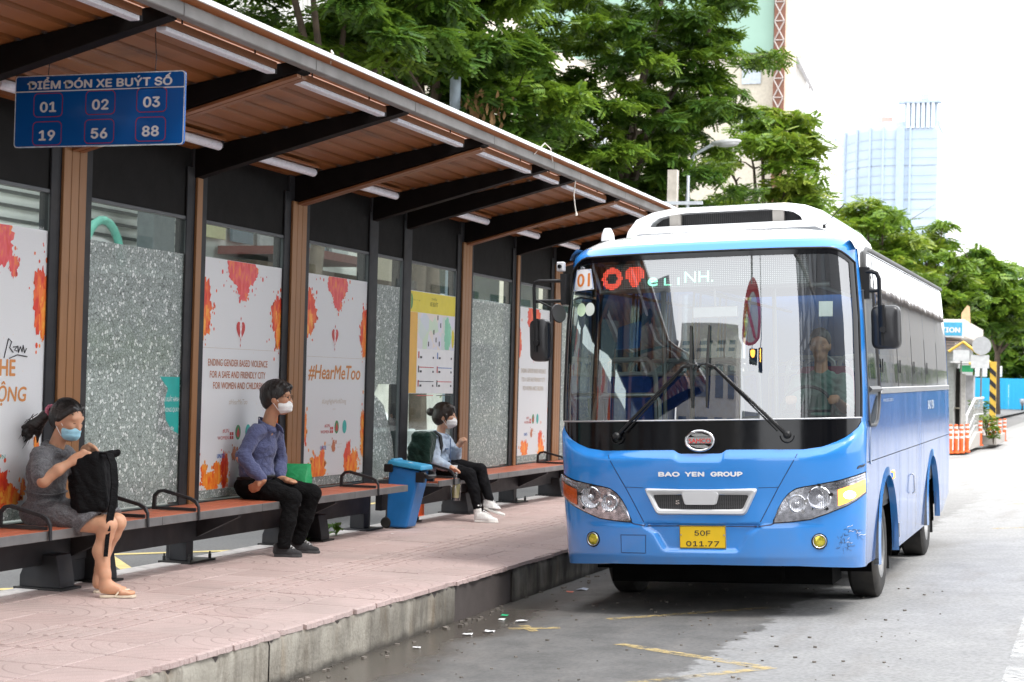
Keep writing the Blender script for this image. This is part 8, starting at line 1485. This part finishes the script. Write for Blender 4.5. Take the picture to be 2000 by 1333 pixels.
tree('street_tree', (-8.9,96,.1), (-8.9,96,4.5), [(-8.8,96,8.0,2.3,2.3,2.3),(-7.6,96,6.4,1.6,1.8,1.4),(-9.9,96,5.4,1.9,2,1.4),(-8.4,96,10.2,1.2,1.5,1.0)], 3000, .5, [1,2,1], 'green tree behind the kiosk sign', 18, .2, 8, 75, 5)
tree('street_tree', (-8.2,118,.1), (-8.2,118,5), [(-8.0,118,8.8,3.0,2.8,2.6),(-5.9,118,7.4,1.9,2,2.0),(-9.8,118,6.8,2.2,2,1.9),(-6.6,118,10,1.4,1.6,1.2)], 3600, .6, [1,1,0], 'rounded green tree at the road end beside the round sign', 19, .25, 8, 80, 5)
tree('street_tree', (-7.6,142,.1), (-7.6,142,5), [(-7.4,142,9.3,3.4,3,3.0),(-4.9,142,8.0,2,2,2.2)], 2600, .7, [1,0], 'paler rounded tree furthest along the road', 20, .25, 7, 60, 5)
for i, (x, y, h, lab) in enumerate([(-13.6,100,13,'tall green tree behind the mid green tree'),(-3.5,205,13,'bluish far tree above the hoarding, by the flyover'),(-12,208,15,'broad dark far tree behind the hoarding'),(2.5,215,14,'far tree at the right edge behind the hoarding'),(-20,90,12,'tree hidden behind the low yellow-green tree'),(-8.5,196,9,'dark bushy far tree directly above the middle of the hoarding'),(-14.5,198,10,'dark bushy far tree above the kiosk end of the hoarding'),(-4.5,194,8.5,'dark bushy far tree above the right part of the hoarding')]):
    tree('far_tree', (x,y,.1), (x,y,h*.4), [(x,y,h*.68,h*.26,h*.26,h*.28),(x+h*.18,y,h*.52,h*.17,h*.17,h*.17),(x-h*.2,y,h*.5,h*.18,h*.18,h*.17)], 1500, .8, [0,1] if i != 4 else [1], lab, 30+i, .25, 6, 45, 5)
# trees across the street, reflected and seen through glass on the far pavement
hp_ = tag(empty('hedge', (-15, 24, .12)), 'clipped green hedge on a pale wall across the back lane', 'hedge'); g = np.random.default_rng(77); V = []; F = []
for i in range(5200): p = np.array([-14.7+g.normal(0,.35), g.uniform(17.5,40), 2.05+g.normal(0,.22)]); d = g.normal(size=3); d /= np.linalg.norm(d); s = np.cross(d, g.normal(size=3)); s /= np.linalg.norm(s); L = g.uniform(.08,.18); k = len(V); V += [p, p+d*L*.5+s*L*.3, p+d*L, p+d*L*.5-s*L*.3]; F.append((k,k+1,k+2,k+3))
npmesh('foliage', V, F, M_LEAF[1], hp_, smooth=False); bbox('planter_wall', -15.2, -14.3, 17.5, 40, .12, 1.75, mat('pale_wall', (.62,.60,.55), .8), hp_)
